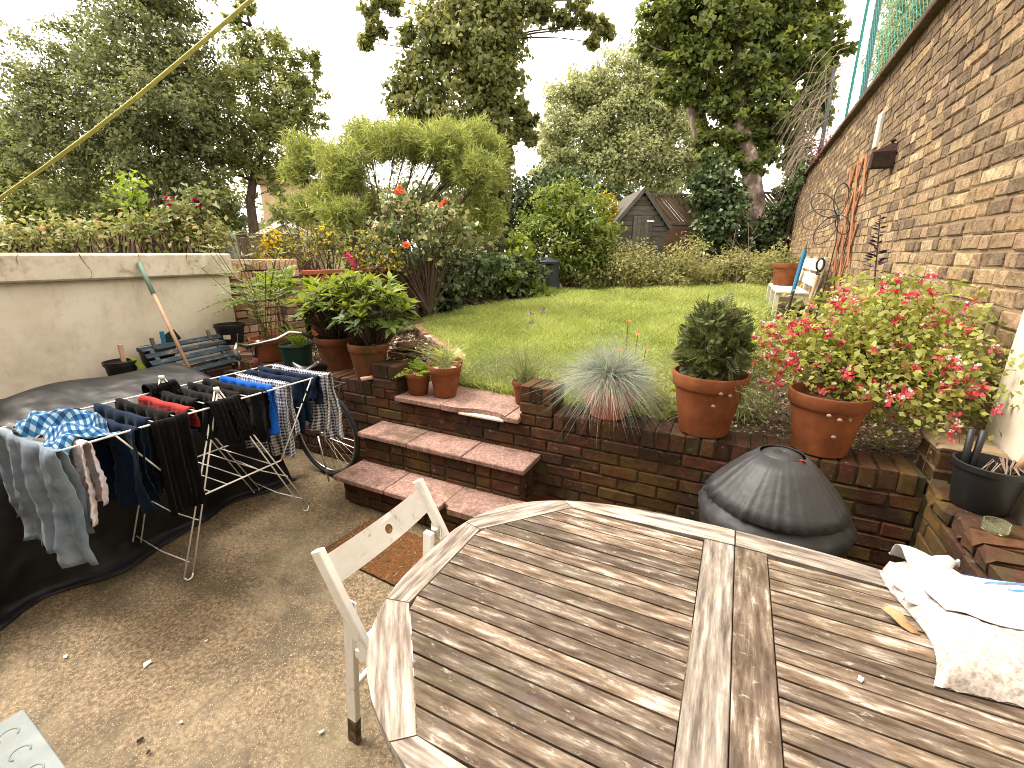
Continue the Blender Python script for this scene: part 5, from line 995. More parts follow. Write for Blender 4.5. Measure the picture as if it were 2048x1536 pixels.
# ================================================================ patio table
tb = thing('garden_table', 'large weathered grey slatted wooden oval table filling the right foreground', 'table', (0.10, 0.985, 0.0))
ZT = 0.74; TH = 0.028
inn = [(-0.55, 0.465), (-0.785, 0.19), (-0.785, -0.19), (-0.55, -0.465), (0.0, -0.490), (0.55, -0.465), (0.785, -0.19), (0.785, 0.19), (0.55, 0.465), (0.0, 0.490)]
def rim_out(x, y):                      # superellipse outline
    a_, b_, p_ = 0.868, 0.580, 2.75
    k = (abs(x/a_)**p_+abs(y/b_)**p_)**(-1/p_); return (x*k, y*k)
order = [(9, 0), (0, 1), (1, 2), (2, 3), (3, 4), (4, 5), (5, 6), (6, 7), (7, 8), (8, 9)]
for i, j in order:
    (xa, ya), (xb_, yb_) = inn[i], inn[j]; g_ = 0.0012
    pi_ = [(xa+(xb_-xa)*s, ya+(yb_-ya)*s) for s in np.linspace(g_/0.3, 1-g_/0.3, 9)]; po = [rim_out(*q) for q in pi_]
    cx_, cy_ = np.mean([q[0] for q in pi_+po]), np.mean([q[1] for q in pi_+po]); an = math.atan2(yb_-ya, xb_-xa); ca, sa = math.cos(-an), math.sin(-an)
    loc2 = lambda q: ((q[0]-cx_)*ca-(q[1]-cy_)*sa, (q[0]-cx_)*sa+(q[1]-cy_)*ca)
    poly = [loc2(q) for q in pi_]+[loc2(q) for q in po[::-1]]
    mb_ = MB(); n_ = 9; V = [(x, y, TH/2) for x, y in poly]+[(x, y, -TH/2) for x, y in poly]
    Fs = [(k, 2*n_-1-k, 2*n_-2-k, k+1) for k in range(n_-1)]
    Fb = [tuple(2*n_+q for q in f[::-1]) for f in Fs]; N2 = 2*n_; side = [(k, (k+1) % N2, N2+(k+1) % N2, N2+k) for k in range(N2)]
    mb_.add(V, Fs+Fb+side); mb_.build('rim_board', 'teak_pale', tb, loc=(cx_, cy_, ZT-TH/2), rot=(0, 0, an))
for xc in (-0.0465, 0.0465):             # the two middle rails either side of the join
    MB().cham((0, 0, 0), (0.968, 0.090, TH), 0.002).build('middle_rail', 'teak_pale' if xc < 0 else 'teak', tb, loc=(xc, 0, ZT-TH/2-0.0005), rot=(0, 0, PI/2))
def inx(y):                              # inner half-length at slat position y
    y = abs(y)
    return 0.785 if y <= 0.19 else 0.785-(y-0.19)/(0.465-0.19)*(0.785-0.55) if y <= 0.465 else max(0.1, 0.55*(0.490-y)/0.025)
npl = 18; pw_ = 0.93/npl
for k in range(npl):
    y0, y1 = -0.465+pw_*k+0.0026, -0.465+pw_*(k+1)-0.0026
    for s_ in (-1, 1):
        xo0, xo1 = inx(y0)-0.003, inx(y1)-0.003; xi = 0.0945
        poly = [(s_*xi, y0), (s_*xo0, y0), (s_*xo1, y1), (s_*xi, y1)]
        if s_ < 0: poly = poly[::-1]
        cx_, cy_ = np.mean([q[0] for q in poly]), (y0+y1)/2
        MB().prism([(x-cx_, y-cy_) for x, y in poly], -TH/2, TH/2).build('slat', 'teak', tb, loc=(cx_, cy_, ZT-TH/2-0.002+jr(.0008)), rot=(jr(.006), 0, 0))
for s_ in (-1, 1):
    for q in (-1, 1):
        MB().cham((s_*0.46, q*0.36, (ZT-TH)/2-0.004), (0.07, 0.07, ZT-TH-0.010), 0.006).build('leg', 'teak', tb)
    MB().cham((0, s_*0.34, ZT-TH-0.045), (0.85, 0.025, 0.075), 0.003).build('apron', 'teak', tb)
    MB().cham((s_*0.46, 0, ZT-TH-0.045), (0.025, 0.64, 0.075), 0.003).build('apron', 'teak', tb)
for y in (-0.2, 0.2): MB().cham((0, y, ZT-TH-0.020), (1.45, 0.05, 0.028), 0.003).build('batten', 'teak', tb)

# ---- chair
ch = thing('folding_chair', 'white painted wooden folding chair tucked against the left end of the table', 'chair', (0, 0, 0))
for y in (0.80, 1.285):
    barobj('back_post', (-1.025, y, 0.79), (-0.60, y, 0.005), 0.034, 0.022, 'white_wood', ch, up=(0.88, 0, 0.47)) if False else barobj('back_post', (-1.025, y, 0.79), (-0.60, y, 0.008), 0.024, 0.042, 'white_wood', ch)
    yi = y+(0.036 if y < 1 else -0.036)
    barobj('rear_leg', (-0.955, yi, 0.60), (-1.00, yi, 0.006), 0.024, 0.040, 'white_wood', ch)
    barobj('foot', (-0.9922, yi, 0.11), (-1.0004, yi, 0.0), 0.0256, 0.0416, 'dirty_white_wood', ch)
    MB().cham((-0.935, y+(0.017 if y < 1 else -0.017), 0.605), (0.045, 0.006, 0.05), 0.002).build('bracket', 'chrome', ch)
    barobj('seat_rail', (-0.945, yi, 0.415), (-0.55, yi, 0.44), 0.022, 0.036, 'white_wood', ch)
bk = thing('x', '', 'x') if False else None
seg_ = 14; V = []; Fq = []                  # curved back slat with a hole
m = MB(); hw = 0.230; zz0, zz1 = -0.048, 0.048
NX, NZ = 24, 6
bm = bmesh.new(); 
def bend(u): return -0.028*(1-(u/hw)**2)
outer = [(-hw, zz0), (hw, zz0), (hw, zz1), (-hw, zz1)]
xs_ = np.linspace(-hw, hw, NX+1); hole = 0.0165
ring = [(hole*math.cos(a), hole*math.sin(a)) for a in np.linspace(0, 2*PI, 16, endpoint=False)]
sq = 0.03; sqp = []
for a in np.linspace(0, 2*PI, 16, endpoint=False):
    c_, s_ = math.cos(a), math.sin(a); k_ = sq/max(abs(c_), abs(s_)); sqp.append((c_*k_, s_*k_))
def plate(off):
    vs = {}
    def vv(u, w):
        key = (round(u, 5), round(w, 5))
        if key not in vs: vs[key] = bm.verts.new((u, bend(u)+off, w))
        return vs[key]
    fs = []
    for i in range(16):
        j = (i+1) % 16; fs.append([vv(*ring[i]), vv(*sqp[i]), vv(*sqp[j]), vv(*ring[j])])
    us = sorted(set([-hw, -0.19, -0.15, -0.11, -0.07, -0.03, 0.03, 0.07, 0.11, 0.15, 0.19, hw]))
    for a, b in zip(us[:-1], us[1:]):
        if abs(a+0.03) < 1e-6 and abs(b-0.03) < 1e-6:
            top = sorted([p for p in sqp if abs(p[1]-sq) < 1e-6]); bot = sorted([p for p in sqp if abs(p[1]+sq) < 1e-6])
            fs.append([vv(a, zz1)]+[vv(*p) for p in top]+[vv(b, zz1)]); fs.append([vv(a, zz0)]+[vv(*p) for p in bot]+[vv(b, zz0)])
        else: fs.append([vv(a, zz0), vv(b, zz0), vv(b, zz1), vv(a, zz1)])
    for f in fs:
        try: bm.faces.new(f)
        except ValueError: pass
plate(0.0)
bmesh.ops.solidify(bm, geom=bm.faces[:], thickness=0.016)
bmesh.ops.recalc_face_normals(bm, faces=bm.faces[:])
me = bpy.data.meshes.new('back_slat'); bm.to_mesh(me); bm.free()
o = obj('back_slat', me, 'white_wood', ch, loc=(-0.990, 1.0425, 0.722), rot=(0, R_(-28), 0))
o.rotation_euler = (Matrix.Rotation(R_(-28), 3, 'Y') @ Matrix.Rotation(PI/2, 3, 'Z')).to_euler()
for k in range(5): barobj('seat_slat', (-0.90+0.075*k, 0.845, 0.458+0.004*k), (-0.90+0.075*k, 1.24, 0.458+0.004*k), 0.058, 0.016, 'white_wood', ch)
MB().tube([(-0.863, 0.80, 0.49), (-0.863, 1.285, 0.49)], 0.011, 8).build('crossbar', 'white_wood', ch, smooth=True)
MB().tube([(-0.985, 0.836, 0.24), (-0.985, 1.249, 0.24)], 0.012, 8).build('crossbar', 'white_wood', ch, smooth=True)

# ---- things on the table: bag of grit, dry leaf, scrap
bag = thing('gravel_bag', 'white and clear plastic bag of pale gravel lying open on the table at the right', 'bag', (0.50, 1.13, ZT+0.001))
NXb, NYb = 34, 30; Xb, Yb = np.meshgrid(np.linspace(0, 1, NXb), np.linspace(0, 1, NYb))
def bagsurf(U, Vv, top=True):
    px = 0.0+0.02*Vv+U*0.46+0.03*np.sin(Vv*5)*(1-U); py = -0.02+Vv*0.42+0.05*U*(1-Vv)*0.6+0.03*U
    e = np.clip(np.minimum(np.minimum(U, 1-U)*6, np.minimum(Vv, 1-Vv)*5), 0, 1); pz = 0.005+0.085*np.sqrt(e)*(0.85+0.25*np.sin(U*7+1)*np.cos(Vv*6)+0.15*np.sin(U*17+Vv*13))
    return px, py, pz if top else 0*pz+0.003
x_, y_, z_ = bagsurf(Xb, Yb); V1 = np.stack([x_, y_, z_+RNG.normal(0, 0.0022, z_.shape)], -1).reshape(-1, 3); x_, y_, z_ = bagsurf(Xb, Yb, False); V2 = np.stack([x_, y_, z_], -1).reshape(-1, 3)
i_ = np.arange(NXb*NYb).reshape(NYb, NXb); Fq = np.stack([i_[:-1, :-1], i_[:-1, 1:], i_[1:, 1:], i_[1:, :-1]], -1).reshape(-1, 4)
obj('gravel_fill', npmesh('gravel_fill', np.concatenate([V1, V2]), np.concatenate([Fq, Fq[:, ::-1]+NXb*NYb]), smooth=True), 'bag_fill', bag)
# white plastic upper part, crumpled, with an open upstanding corner
def film(name, pts_fn, nu, nv, mat):
    U, Vv = np.meshgrid(np.linspace(0, 1, nu), np.linspace(0, 1, nv)); P = np.stack(pts_fn(U, Vv), -1).reshape(-1, 3); i_ = np.arange(nu*nv).reshape(nv, nu)
    F = np.stack([i_[:-1, :-1], i_[:-1, 1:], i_[1:, 1:], i_[1:, :-1]], -1).reshape(-1, 4); o = obj(name, npmesh(name, P, F, smooth=True), mat, bag); s = o.modifiers.new('s', 'SOLIDIFY'); s.thickness = 0.0015; return o
def f1(U, Vv):
    x, y, z = bagsurf(0.10+0.90*U, 0.50+0.52*Vv-0.34*U*(1-Vv)); z = z+0.006+0.045*np.exp(-((U-0.03)/0.16)**2)*Vv+0.005*np.sin(U*15+Vv*7)*np.sin(Vv*9+2)*Vv; return x-0.03*(1-U)*Vv, y+0.02*Vv, np.maximum(z, 0.010)
film('plastic_film', f1, 40, 30, 'bag')
def f2(U, Vv): return (0.075-0.075*Vv+0.10*U+0.012*np.sin(Vv*6), 0.25+0.20*U-0.03*Vv+0.01*np.sin(Vv*9+U*4), 0.012+0.145*np.sin(PI*np.clip(0.15+U*0.75, 0, 1))*(0.35+0.65*U)*(1-0.55*np.abs(Vv-0.4))+0.012*np.sin(U*9)*np.cos(Vv*8))
film('open_corner', f2, 22, 16, 'bag')
def f3(U, Vv): return (0.08-0.115*U+0.02*Vv, 0.235+0.075*U+0.05*Vv*(1-U), 0.012+0.035*U+0.02*np.sin(U*3)*(Vv-0.3))
film('loose_tail', f3, 12, 8, 'bag')
for (u0, v0, u1, v1, w_) in ((0.40, 0.84, 0.72, 0.72, 0.06), (0.33, 0.97, 0.41, 0.84, 0.04), (0.38, 0.68, 0.62, 0.62, 0.02), (0.45, 0.58, 0.64, 0.53, 0.016), (0.48, 0.48, 0.64, 0.44, 0.014), (0.42, 0.28, 0.985, 0.16, 0.014)):
    n_ = 14; P = []
    for s in np.linspace(0, 1, n_):
        u_, v_ = u0+(u1-u0)*s, v0+(v1-v0)*s; vv2 = v_+w_*(1 if s < 0.9 else 0.4)
        for q in (v_, vv2):
            if u1 == 0.985: x, y, z = bagsurf(u_, q); P.append((float(x), float(y), float(z)+0.007))
            else: x, y, z = f1(np.array(u_), np.array(q)); P.append((float(x), float(y), float(z)+0.004))
    F = [(2*k, 2*k+1, 2*k+3, 2*k+2) for k in range(n_-1)]; obj('print', npmesh('print', P, F), 'bag_print', bag)
lf = MB(); lp = [(-0.045, 0), (-0.03, 0.012), (-0.01, 0.02), (0.012, 0.024), (0.034, 0.016), (0.046, 0.002), (0.034, -0.014), (0.008, -0.020), (-0.018, -0.014)]
lf.add([(0, 0, 0.004)]+[(x, y, 0.006+0.010*math.sin(x*60)+0.3*abs(y)) for x, y in lp], [(0, 1+i, 1+(i+1) % 9) for i in range(9)]); o = lf.build('dry_leaf', 'dead_leaf', None, loc=(0.488, 1.305, ZT+0.001), rot=(0, 0, 2.5), smooth=True); s = o.modifiers.new('s', 'SOLIDIFY'); s.thickness = 0.001; tag(o, 'dry curled brown leaf beside the gravel bag on the table', 'leaf')
def scrap(x, y, z, s, lab, mat='litter', grp=None):
    m = MB(); m.add([(-s, -s*.4, 0.002), (s*.6, -s*.55, 0.004), (s, s*.2, 0.002), (-s*.2, s*.6, 0.006)], [(0, 1, 2, 3)]); m.add([(-s, -s*.4, 0.0005), (s*.6, -s*.55, 0.0005), (s, s*.2, 0.0005), (-s*.2, s*.6, 0.0005)], [(3, 2, 1, 0)])
    o = m.build('paper_scrap' if mat == 'litter' else 'dark_crumb', mat, None, loc=(x, y, z), rot=(0, 0, random.random()*6)); tag(o, lab, 'scrap', grp)
scrap(0.36, 1.06, ZT+0.001, 0.010, 'tiny white scrap on the table planks near the gravel bag')

# ================================================================ drying rack (axes: rods along X, frame along Y)
rk = thing('clothes_airer', 'white wire folding clothes airer loaded with washing', 'airer', (0, 0, 0))
XA, XB, ZR = -2.865, -2.335, 0.870; YA, YB = 0.70, 2.06
def rod(pts, r=0.0045, name='rail', seg=6): return MB().tube(pts, r, seg).build(name, 'white_metal', rk, smooth=True)
rod([(XA, YA, ZR), (XA, YB-.03, ZR)]); rod([(XB, YA+.02, ZR), (XB, YB, ZR)]); rod([(XA, YB-.03, ZR), (XA+.03, YB, ZR), (XB, YB, ZR)]); rod([(XB, YA+.02, ZR), (XB-.02, YA, ZR), (XA, YA, ZR)])
RODY = [0.70, 0.79, 0.88, 0.97, 1.06, 1.15, 1.24, 1.33, 1.42, 1.51, 1.60, 1.69, 1.78, 1.87, 1.96, 2.05]
for y in RODY[1:-1]: rod([(XA, y, ZR), (XB, y, ZR)], 0.003, 'rod')
for x in (XA+0.025, XB-0.015):
    for (fy, sgn) in ((1.06, 1), (1.79, -1)):
        for d_ in (-0.022, 0.022):
            y_t = 1.36+d_*0.35; rod([(x, fy+d_, 0.03), (x, y_t, 0.95)], 0.0042, 'leg')
        rod([(x, fy-0.022, 0.03), (x, fy-0.014, 0.010), (x, fy, 0.004), (x, fy+0.014, 0.010), (x, fy+0.022, 0.03)], 0.0042, 'foot')
    MB().lathe([(0, -0.012), (0.014, -0.010), (0.014, 0.010), (0, 0.012)], 10, c=(x, 1.36, 0.95)).build('hinge_cap', 'white_metal', rk, smooth=True)
    rod([(x, 1.17, 0.42), (x, 1.66, 0.42)], 0.0045); rod([(x, 1.66, 0.42), (x, 1.95, ZR)], 0.004, 'strut'); rod([(x, 1.17, 0.42), (x, 0.90, ZR)], 0.004, 'strut')
for (fy, z) in ((1.075, 0.10), (1.775, 0.10), (1.155, 0.30), (1.69, 0.30)): rod([(XA+.025, fy, z), ((XA+XB)/2, fy, z-0.02), (XB-.015, fy, z)], 0.0032, 'stretcher')
for y in (1.24, 1.33, 1.42, 1.52, 1.60): rod([(XA+.025, y, 0.42), (XB-.015, y, 0.42)], 0.003, 'rod')
for t_ in (0.35, 0.62): rod([(XA+.025, 1.66+.29*t_, .42+.45*t_), (XB-.015, 1.66+.29*t_, .42+.45*t_)], 0.003, 'rod')

def drape(name, label, p0, p1, da, db_, mat, cat, amp=0.018, waves=5.0, pinch=0.0, legs=False, side=None, seed=0, bulge=0.015, skew=0.0, hem=0.02, group='washing on the airer', nu=30, nv=44):
    """cloth folded over the line p0-p1, hanging da on one side and db_ on the other"""
    rg = np.random.default_rng(seed+11); p0, p1 = np.array(p0, float), np.array(p1, float); a = p1-p0; W_ = np.linalg.norm(a); a = a/W_
    sd_v = np.array(side, float) if side is not None else np.array([a[1], -a[0], 0.0]); tot = da+db_; v = np.linspace(-da, db_, nv); u = np.linspace(0, 1, nu)
    U, Vv = np.meshgrid(u, v); ab = np.abs(Vv); lim = np.where(Vv < 0, da, db_); t = ab/lim; sg = np.sign(Vv)
    ph = rg.uniform(0, 6.28, 6); fold = amp*np.minimum(1, ab/0.05)*(0.25+0.75*t)*(np.sin(waves*6.28*U/W_*0.5+ph[0]+1.2*t)+0.6*np.sin(waves*2.3*6.28*U/W_*0.5+ph[1]-2*t)+0.35*np.sin(9*t+ph[4]+U*5))
    r = bulge; lat = sg*np.where(ab < r*1.57, r*np.sin(ab/r), r)+sg*0.012*t+fold+0.004*np.sin(14*U+ph[2])
    drop = np.where(ab < r*1.57, r*(1-np.cos(ab/r)), r+ab-r*1.57)*(1+hem*np.sin(U*7+ph[3]))
    uu = 0.5+(U-0.5)*(1-pinch*t)
    if legs: uu = uu+np.where(U < 0.5, -1, 1)*0.02*t*(ab > 0.3*lim)
    uu = uu+skew*t*sg+0.01*np.sin(Vv*22+ph[5])*t
    lat = lat+0.0035*np.minimum(1, ab/0.08)*(np.sin(38*t+11*U+ph[1])*np.sin(17*U-9*t+ph[3])+0.7*np.sin(61*t-23*U+ph[0])*np.cos(29*U+ph[2]))
    P = p0+a*(uu*W_)[..., None]+sd_v*lat[..., None]+np.array([0, 0, 1.0])*(r*0.6-drop-0.006*np.sin(U*PI))[..., None]
    P[..., 2] = np.maximum(P[..., 2], 0.01)
    i_ = np.arange(nu*nv).reshape(nv, nu); F = np.stack([i_[:-1, :-1], i_[:-1, 1:], i_[1:, 1:], i_[1:, :-1]], -1)
    if legs:
        keep = ~((np.abs(u[:-1]+0.5/(nu-1)-0.5) < 0.05)[None, :] & (np.abs(v[:-1]) > 0.30*np.where(v[:-1] < 0, da, db_))[:, None]); F = F[keep]
    F = F.reshape(-1, 4); uvs = np.stack([U*W_, Vv], -1).reshape(-1, 2)
    o = obj(name, npmesh(name, P.reshape(-1, 3), F, smooth=True, uv=uvs), mat); s = o.modifiers.new('s', 'SOLIDIFY'); s.thickness = 0.004; s.offset = 0
    return tag(o, label, cat, group)
R0 = ZR+0.004; sY = (0, -1, 0); sX = (1, 0, 0)
drape('denim_jeans', 'faded grey-blue jeans hanging over the left end of the airer', (XA-.02, YA, R0), (XB+.03, YA, R0), 0.42, 0.50, 'denim', 'jeans', amp=0.03, waves=4, legs=True, side=sY, seed=1, skew=0.10)
drape('grey_jeans', 'pale grey trousers behind the faded jeans at the left end of the airer', (XA-.01, 0.745, R0), (XB-.16, 0.745, R0), 0.40, 0.46, 'grey_cloth', 'trousers', amp=0.022, waves=4, legs=True, side=sY, seed=21, skew=-.05)
drape('floral_blouse', 'white floral print garment with an orange hem, next to the faded jeans', (XA+.20, 0.79, R0), (XB+.025, 0.79, R0), 0.30, 0.37, 'floral', 'garment', amp=0.012, waves=3, side=sY, seed=2)
drape('navy_trousers', 'navy trousers hanging right of the floral garment', (XA-.01, 0.97, R0), (XB+.03, 0.97, R0), 0.40, 0.42, 'navy', 'trousers', amp=0.025, waves=4, legs=True, side=sY, seed=3, skew=0.06)
drape('navy_jumper', 'second navy garment behind the navy trousers', (XA-.01, 1.06, R0), (XB-.06, 1.06, R0), 0.40, 0.40, 'navy', 'garment', amp=0.02, side=sY, seed=4)
drape('black_trousers', 'long black trousers over the front rail, left of the airer legs', (XB, 1.03, R0), (XB, 1.19, R0), 0.30, 0.48, 'black_cloth', 'trousers', amp=0.016, waves=2, side=sX, seed=5)
drape('black_shirt', 'black shirt on the rod behind the long black trousers', (XA-.005, 1.15, R0), (XB-.05, 1.15, R0), 0.34, 0.34, 'black_cloth', 'shirt', amp=0.02, side=sY, seed=6)
drape('red_vest', 'small red garment folded over a rod in the middle of the airer', (XA+.05, 1.24, R0), (XB-.05, 1.24, R0), 0.12, 0.085, 'red_cloth', 'garment', amp=0.006, waves=7, side=sY, seed=7)
drape('black_shorts', 'bunched black shorts on the rod right of the red garment', (XA+.0, 1.33, R0), (XB-.14, 1.33, R0), 0.18, 0.12, 'black_cloth', 'shorts', amp=0.02, side=sY, seed=8, bulge=0.02)
drape('dark_socks', 'charcoal garment hung on the fifth rod from the left hinge', (XA+.02, 1.42, R0), (XB-.12, 1.42, R0), 0.22, 0.18, 'charcoal_cloth', 'garment', amp=0.015, side=sY, seed=9)
drape('black_leggings', 'black leggings folded over the hinge of the airer at the front', (XB+.008, 1.29, R0+.02), (XB+.008, 1.45, R0+.02), 0.20, 0.245, 'charcoal_cloth', 'leggings', amp=0.02, waves=2, legs=True, side=sX, seed=10, skew=0.25)
drape('black_scarf', 'crumpled black cloth bunched over the back rail', (XA, 1.28, R0+.03), (XA+.02, 1.42, R0+.03), 0.16, 0.10, 'black_cloth', 'cloth', amp=0.03, side=sX, seed=11, bulge=0.035)
drape('black_tshirt', 'black T-shirt on a rod right of the leggings', (XA+.0, 1.51, R0), (XB-.06, 1.51, R0), 0.26, 0.28, 'black_cloth', 'shirt', amp=0.02, side=sY, seed=12)
drape('charcoal_tshirt', 'charcoal T-shirt beside the bright blue garment', (XA+.0, 1.60, R0), (XB+.01, 1.60, R0), 0.26, 0.32, 'charcoal_cloth', 'shirt', amp=0.02, side=sY, seed=13, skew=.05)
drape('blue_tshirt', 'bright blue garment on the right half of the airer', (XA+.03, 1.69, R0), (XB-.03, 1.69, R0), 0.24, 0.30, 'blue_cloth', 'shirt', amp=0.022, side=sY, seed=14, pinch=.1, skew=.08)
drape('gingham_pyjamas', 'navy and white checked pyjama trousers right of the bright blue garment', (XA+.06, 1.78, R0), (XB-.02, 1.78, R0), 0.36, 0.50, 'gingham', 'pyjamas', amp=0.022, waves=4, legs=True, side=sY, seed=15)
drape('navy_tshirt', 'dark navy T-shirt between the two checked garments', (XA+.02, 1.87, R0), (XB-.01, 1.87, R0), 0.30, 0.36, 'navy', 'shirt', amp=0.02, side=sY, seed=16)
drape('navy_shorts', 'navy garment on the last rod but one of the airer', (XA+.0, 1.96, R0), (XB+.03, 1.96, R0), 0.20, 0.15, 'navy', 'garment', amp=0.02, side=sY, seed=17)
drape('gingham_shirt', 'navy and white checked garment hanging off the right end of the airer', (XA+.04, 2.05, R0), (XB+.03, 2.05, R0), 0.46, 0.40, 'gingham', 'shirt', amp=0.03, waves=4, legs=True, side=sY, seed=18, skew=-.06)
# tartan bundle on top of the left end
tbm = thing('tartan_shirt', 'blue tartan shirt thrown in a heap on the left end of the airer', 'shirt', (-2.62, 0.83, ZR+0.012), group='washing on the airer'); nu, nv = 44, 34
U, Vv = np.meshgrid(np.linspace(-1, 1, nu), np.linspace(-1, 1, nv)); rr2 = np.sqrt(U**2+Vv**2); Z = 0.055*np.exp(-(U*1.3)**2-(Vv*1.2)**2)+0.018*np.sin(U*7+2*Vv)*np.cos(Vv*6-U*2)+0.016*np.sin(U*13-Vv*5)-0.05*np.clip(rr2-0.8, 0, 1); X = U*0.26+0.02*np.sin(Vv*5); Y = Vv*0.115+0.02*np.sin(U*6)
Z = np.maximum(Z, -0.06); i_ = np.arange(nu*nv).reshape(nv, nu); F = np.stack([i_[:-1, :-1], i_[:-1, 1:], i_[1:, 1:], i_[1:, :-1]], -1).reshape(-1, 4)
o = obj('cloth', npmesh('cloth', np.stack([X, Y, Z], -1).reshape(-1, 3), F, smooth=True, uv=np.stack([U*0.35, Vv*0.28], -1).reshape(-1, 2)), 'tartan', tbm); s = o.modifiers.new('s', 'SOLIDIFY'); s.thickness = 0.004

# ================================================================ tarp over a table, left
tpn = (64, 90); U, Vv = np.meshgrid(np.linspace(0, 1, tpn[0]), np.linspace(0, 1, tpn[1]))   # U: from ground front over the top to the back ; V along Y
Yt = -0.55+2.62*Vv
prof_s = np.array([0, 0.05, 0.34, 0.40, 0.47, 0.72, 0.88, 0.93, 1.0]); px_ = np.array([-2.80, -2.855, -2.90, -2.915, -2.97, -3.45, -3.86, -3.93, -3.95]); pz_ = np.array([0.006, 0.02, 0.46, 0.55, 0.615, 0.69, 0.755, 0.745, 0.655])
Xt = np.interp(U, prof_s, px_); Zt = np.interp(U, prof_s, pz_)
hang = np.clip((0.40-U)/0.40, 0, 1); fld = np.sin(Yt*6.1+1.0)*0.6+np.sin(Yt*13+2.3)*0.35+np.sin(Yt*3.1+U*6)*0.5
Xt = Xt+hang*(0.055*fld+0.03*np.abs(np.sin(Yt*4.7+U*9)))*(0.35+hang); Zt = Zt+np.where(U > 0.42, 0.022*np.sin(Yt*4+U*9)+0.012*np.sin(Yt*9-U*17)+0.02*np.abs(np.sin(Yt*3.3+U*4))-0.05*np.exp(-((Yt-0.95+0.5*(U-0.7))/0.09)**2)*np.clip((U-0.45)*6, 0, 1), 0)
Zt = Zt+np.where(U > 0.6, 0.05*np.exp(-((Yt-2.0)/0.2)**2)*np.exp(-((U-0.78)/0.12)**2), 0)
endf = np.clip((Vv-0.955)/0.045, 0, 1); Yt = np.minimum(Yt, 2.0)+0.06*endf+0.05*endf*np.sin(Xt*9); Zt = np.where(endf > 0, Zt*(1-endf)**0.35*1.0, Zt); Zt = np.maximum(Zt, 0.006); Xt = np.where(endf > 0.5, np.minimum(Xt, -2.74), Xt)
i_ = np.arange(tpn[0]*tpn[1]).reshape(tpn[1], tpn[0]); F = np.stack([i_[:-1, :-1], i_[:-1, 1:], i_[1:, 1:], i_[1:, :-1]], -1).reshape(-1, 4)
tp = obj('tarpaulin', npmesh('tarpaulin', np.stack([Xt, Yt, Zt], -1).reshape(-1, 3), F, smooth=True), 'tarp'); s = tp.modifiers.new('s', 'SOLIDIFY'); s.thickness = 0.003; tag(tp, 'large black tarpaulin draped over a table along the left of the patio', 'tarpaulin')

# ================================================================ bicycle behind the airer
bk = thing('bicycle', 'old bicycle parked behind the airer against the retaining wall', 'bicycle', (0, 0, 0))
def wheel(cx_, cy_, an):
    w_ = thing('w', '', '') if False else None
    r = 0.343; c, s_ = math.cos(an), math.sin(an)
    ring_ = lambda rad: [(cx_+rad*math.cos(a)*c, cy_+rad*math.cos(a)*s_, 0.348+rad*math.sin(a)) for a in np.linspace(0, 2*PI, 49)]
    ty = MB().tube(ring_(r-0.017), 0.0175, 8, cap=False).build('wheel', 'rubber', bk, smooth=True)
    MB().tube(ring_(r-0.042), 0.009, 6, cap=False).build('rim', 'chrome', ty, smooth=True)
    sp_ = MB()
    for k in range(32):
        a = 2*PI*k/32; b = a+(0.5 if k % 2 else -0.5); off = 0.025 if k % 4 < 2 else -0.025
        sp_.tube([(cx_+0.02*math.cos(b)*c-off*s_, cy_+0.02*math.cos(b)*s_+off*c, 0.348+0.02*math.sin(b)), (cx_+(r-.045)*math.cos(a)*c, cy_+(r-.045)*math.cos(a)*s_, 0.348+(r-.045)*math.sin(a))], 0.0011, 3, cap=False)
    so = sp_.build('spokes', 'chrome', ty); so['kind'] = 'stuff'
    MB().tube([(cx_+0.04*s_, cy_-0.04*c, 0.348), (cx_-0.04*s_, cy_+0.04*c, 0.348)], 0.016, 10).build('hub', 'chrome', ty, smooth=True)
wa = math.atan2(0.05, -1.0)
wheel(-2.60, 2.225, wa); wheel(-3.62, 2.276, wa)
F_ = lambda pts_, r, nm, mt='maroon_paint': MB().tube(pts_, r, 8).build(nm, mt, bk, smooth=True)
F_([(-2.60, 2.25, 0.348), (-2.98, 2.245, 0.30)], 0.010, 'chainstay'); F_([(-2.60, 2.25, 0.348), (-2.82, 2.24, 0.70)], 0.009, 'seatstay'); F_([(-2.98, 2.245, 0.28), (-2.80, 2.24, 0.74)], 0.015, 'seat_tube'); F_([(-2.98, 2.245, 0.29), (-3.33, 2.262, 0.72)], 0.017, 'down_tube')
F_([(-3.31, 2.26, 0.83), (-3.35, 2.265, 0.69)], 0.020, 'head_tube'); F_([(-3.35, 2.265, 0.69), (-3.42, 2.24, 0.62), (-3.62, 2.236, 0.348)], 0.012, 'fork'); F_([(-3.32, 2.262, 0.82), (-3.28, 2.255, 0.955), (-3.24, 2.25, 0.965)], 0.014, 'stem', 'chrome')
F_([(-2.82, 2.24, 0.72), (-2.79, 2.24, 0.80)], 0.013, 'seat_post', 'chrome')
hbp = [(-3.02, 1.93, 0.92), (-3.10, 1.965, 0.965), (-3.17, 2.03, 0.99), (-3.22, 2.12, 0.955), (-3.235, 2.20, 0.95), (-3.235, 2.31, 0.955), (-3.22, 2.39, 0.965), (-3.17, 2.47, 1.01), (-3.10, 2.53, 1.0), (-3.02, 2.57, 0.965)]
F_(hbp, 0.0125, 'handlebar', 'chrome'); F_([hbp[0], hbp[1]], 0.017, 'grip', 'rubber'); F_([hbp[-1], hbp[-2]], 0.017, 'grip', 'rubber')
F_([(-3.09, 1.985, 0.955), (-3.07, 1.96, 0.92), (-3.03, 1.93, 0.845)], 0.006, 'brake_lever', 'chrome')
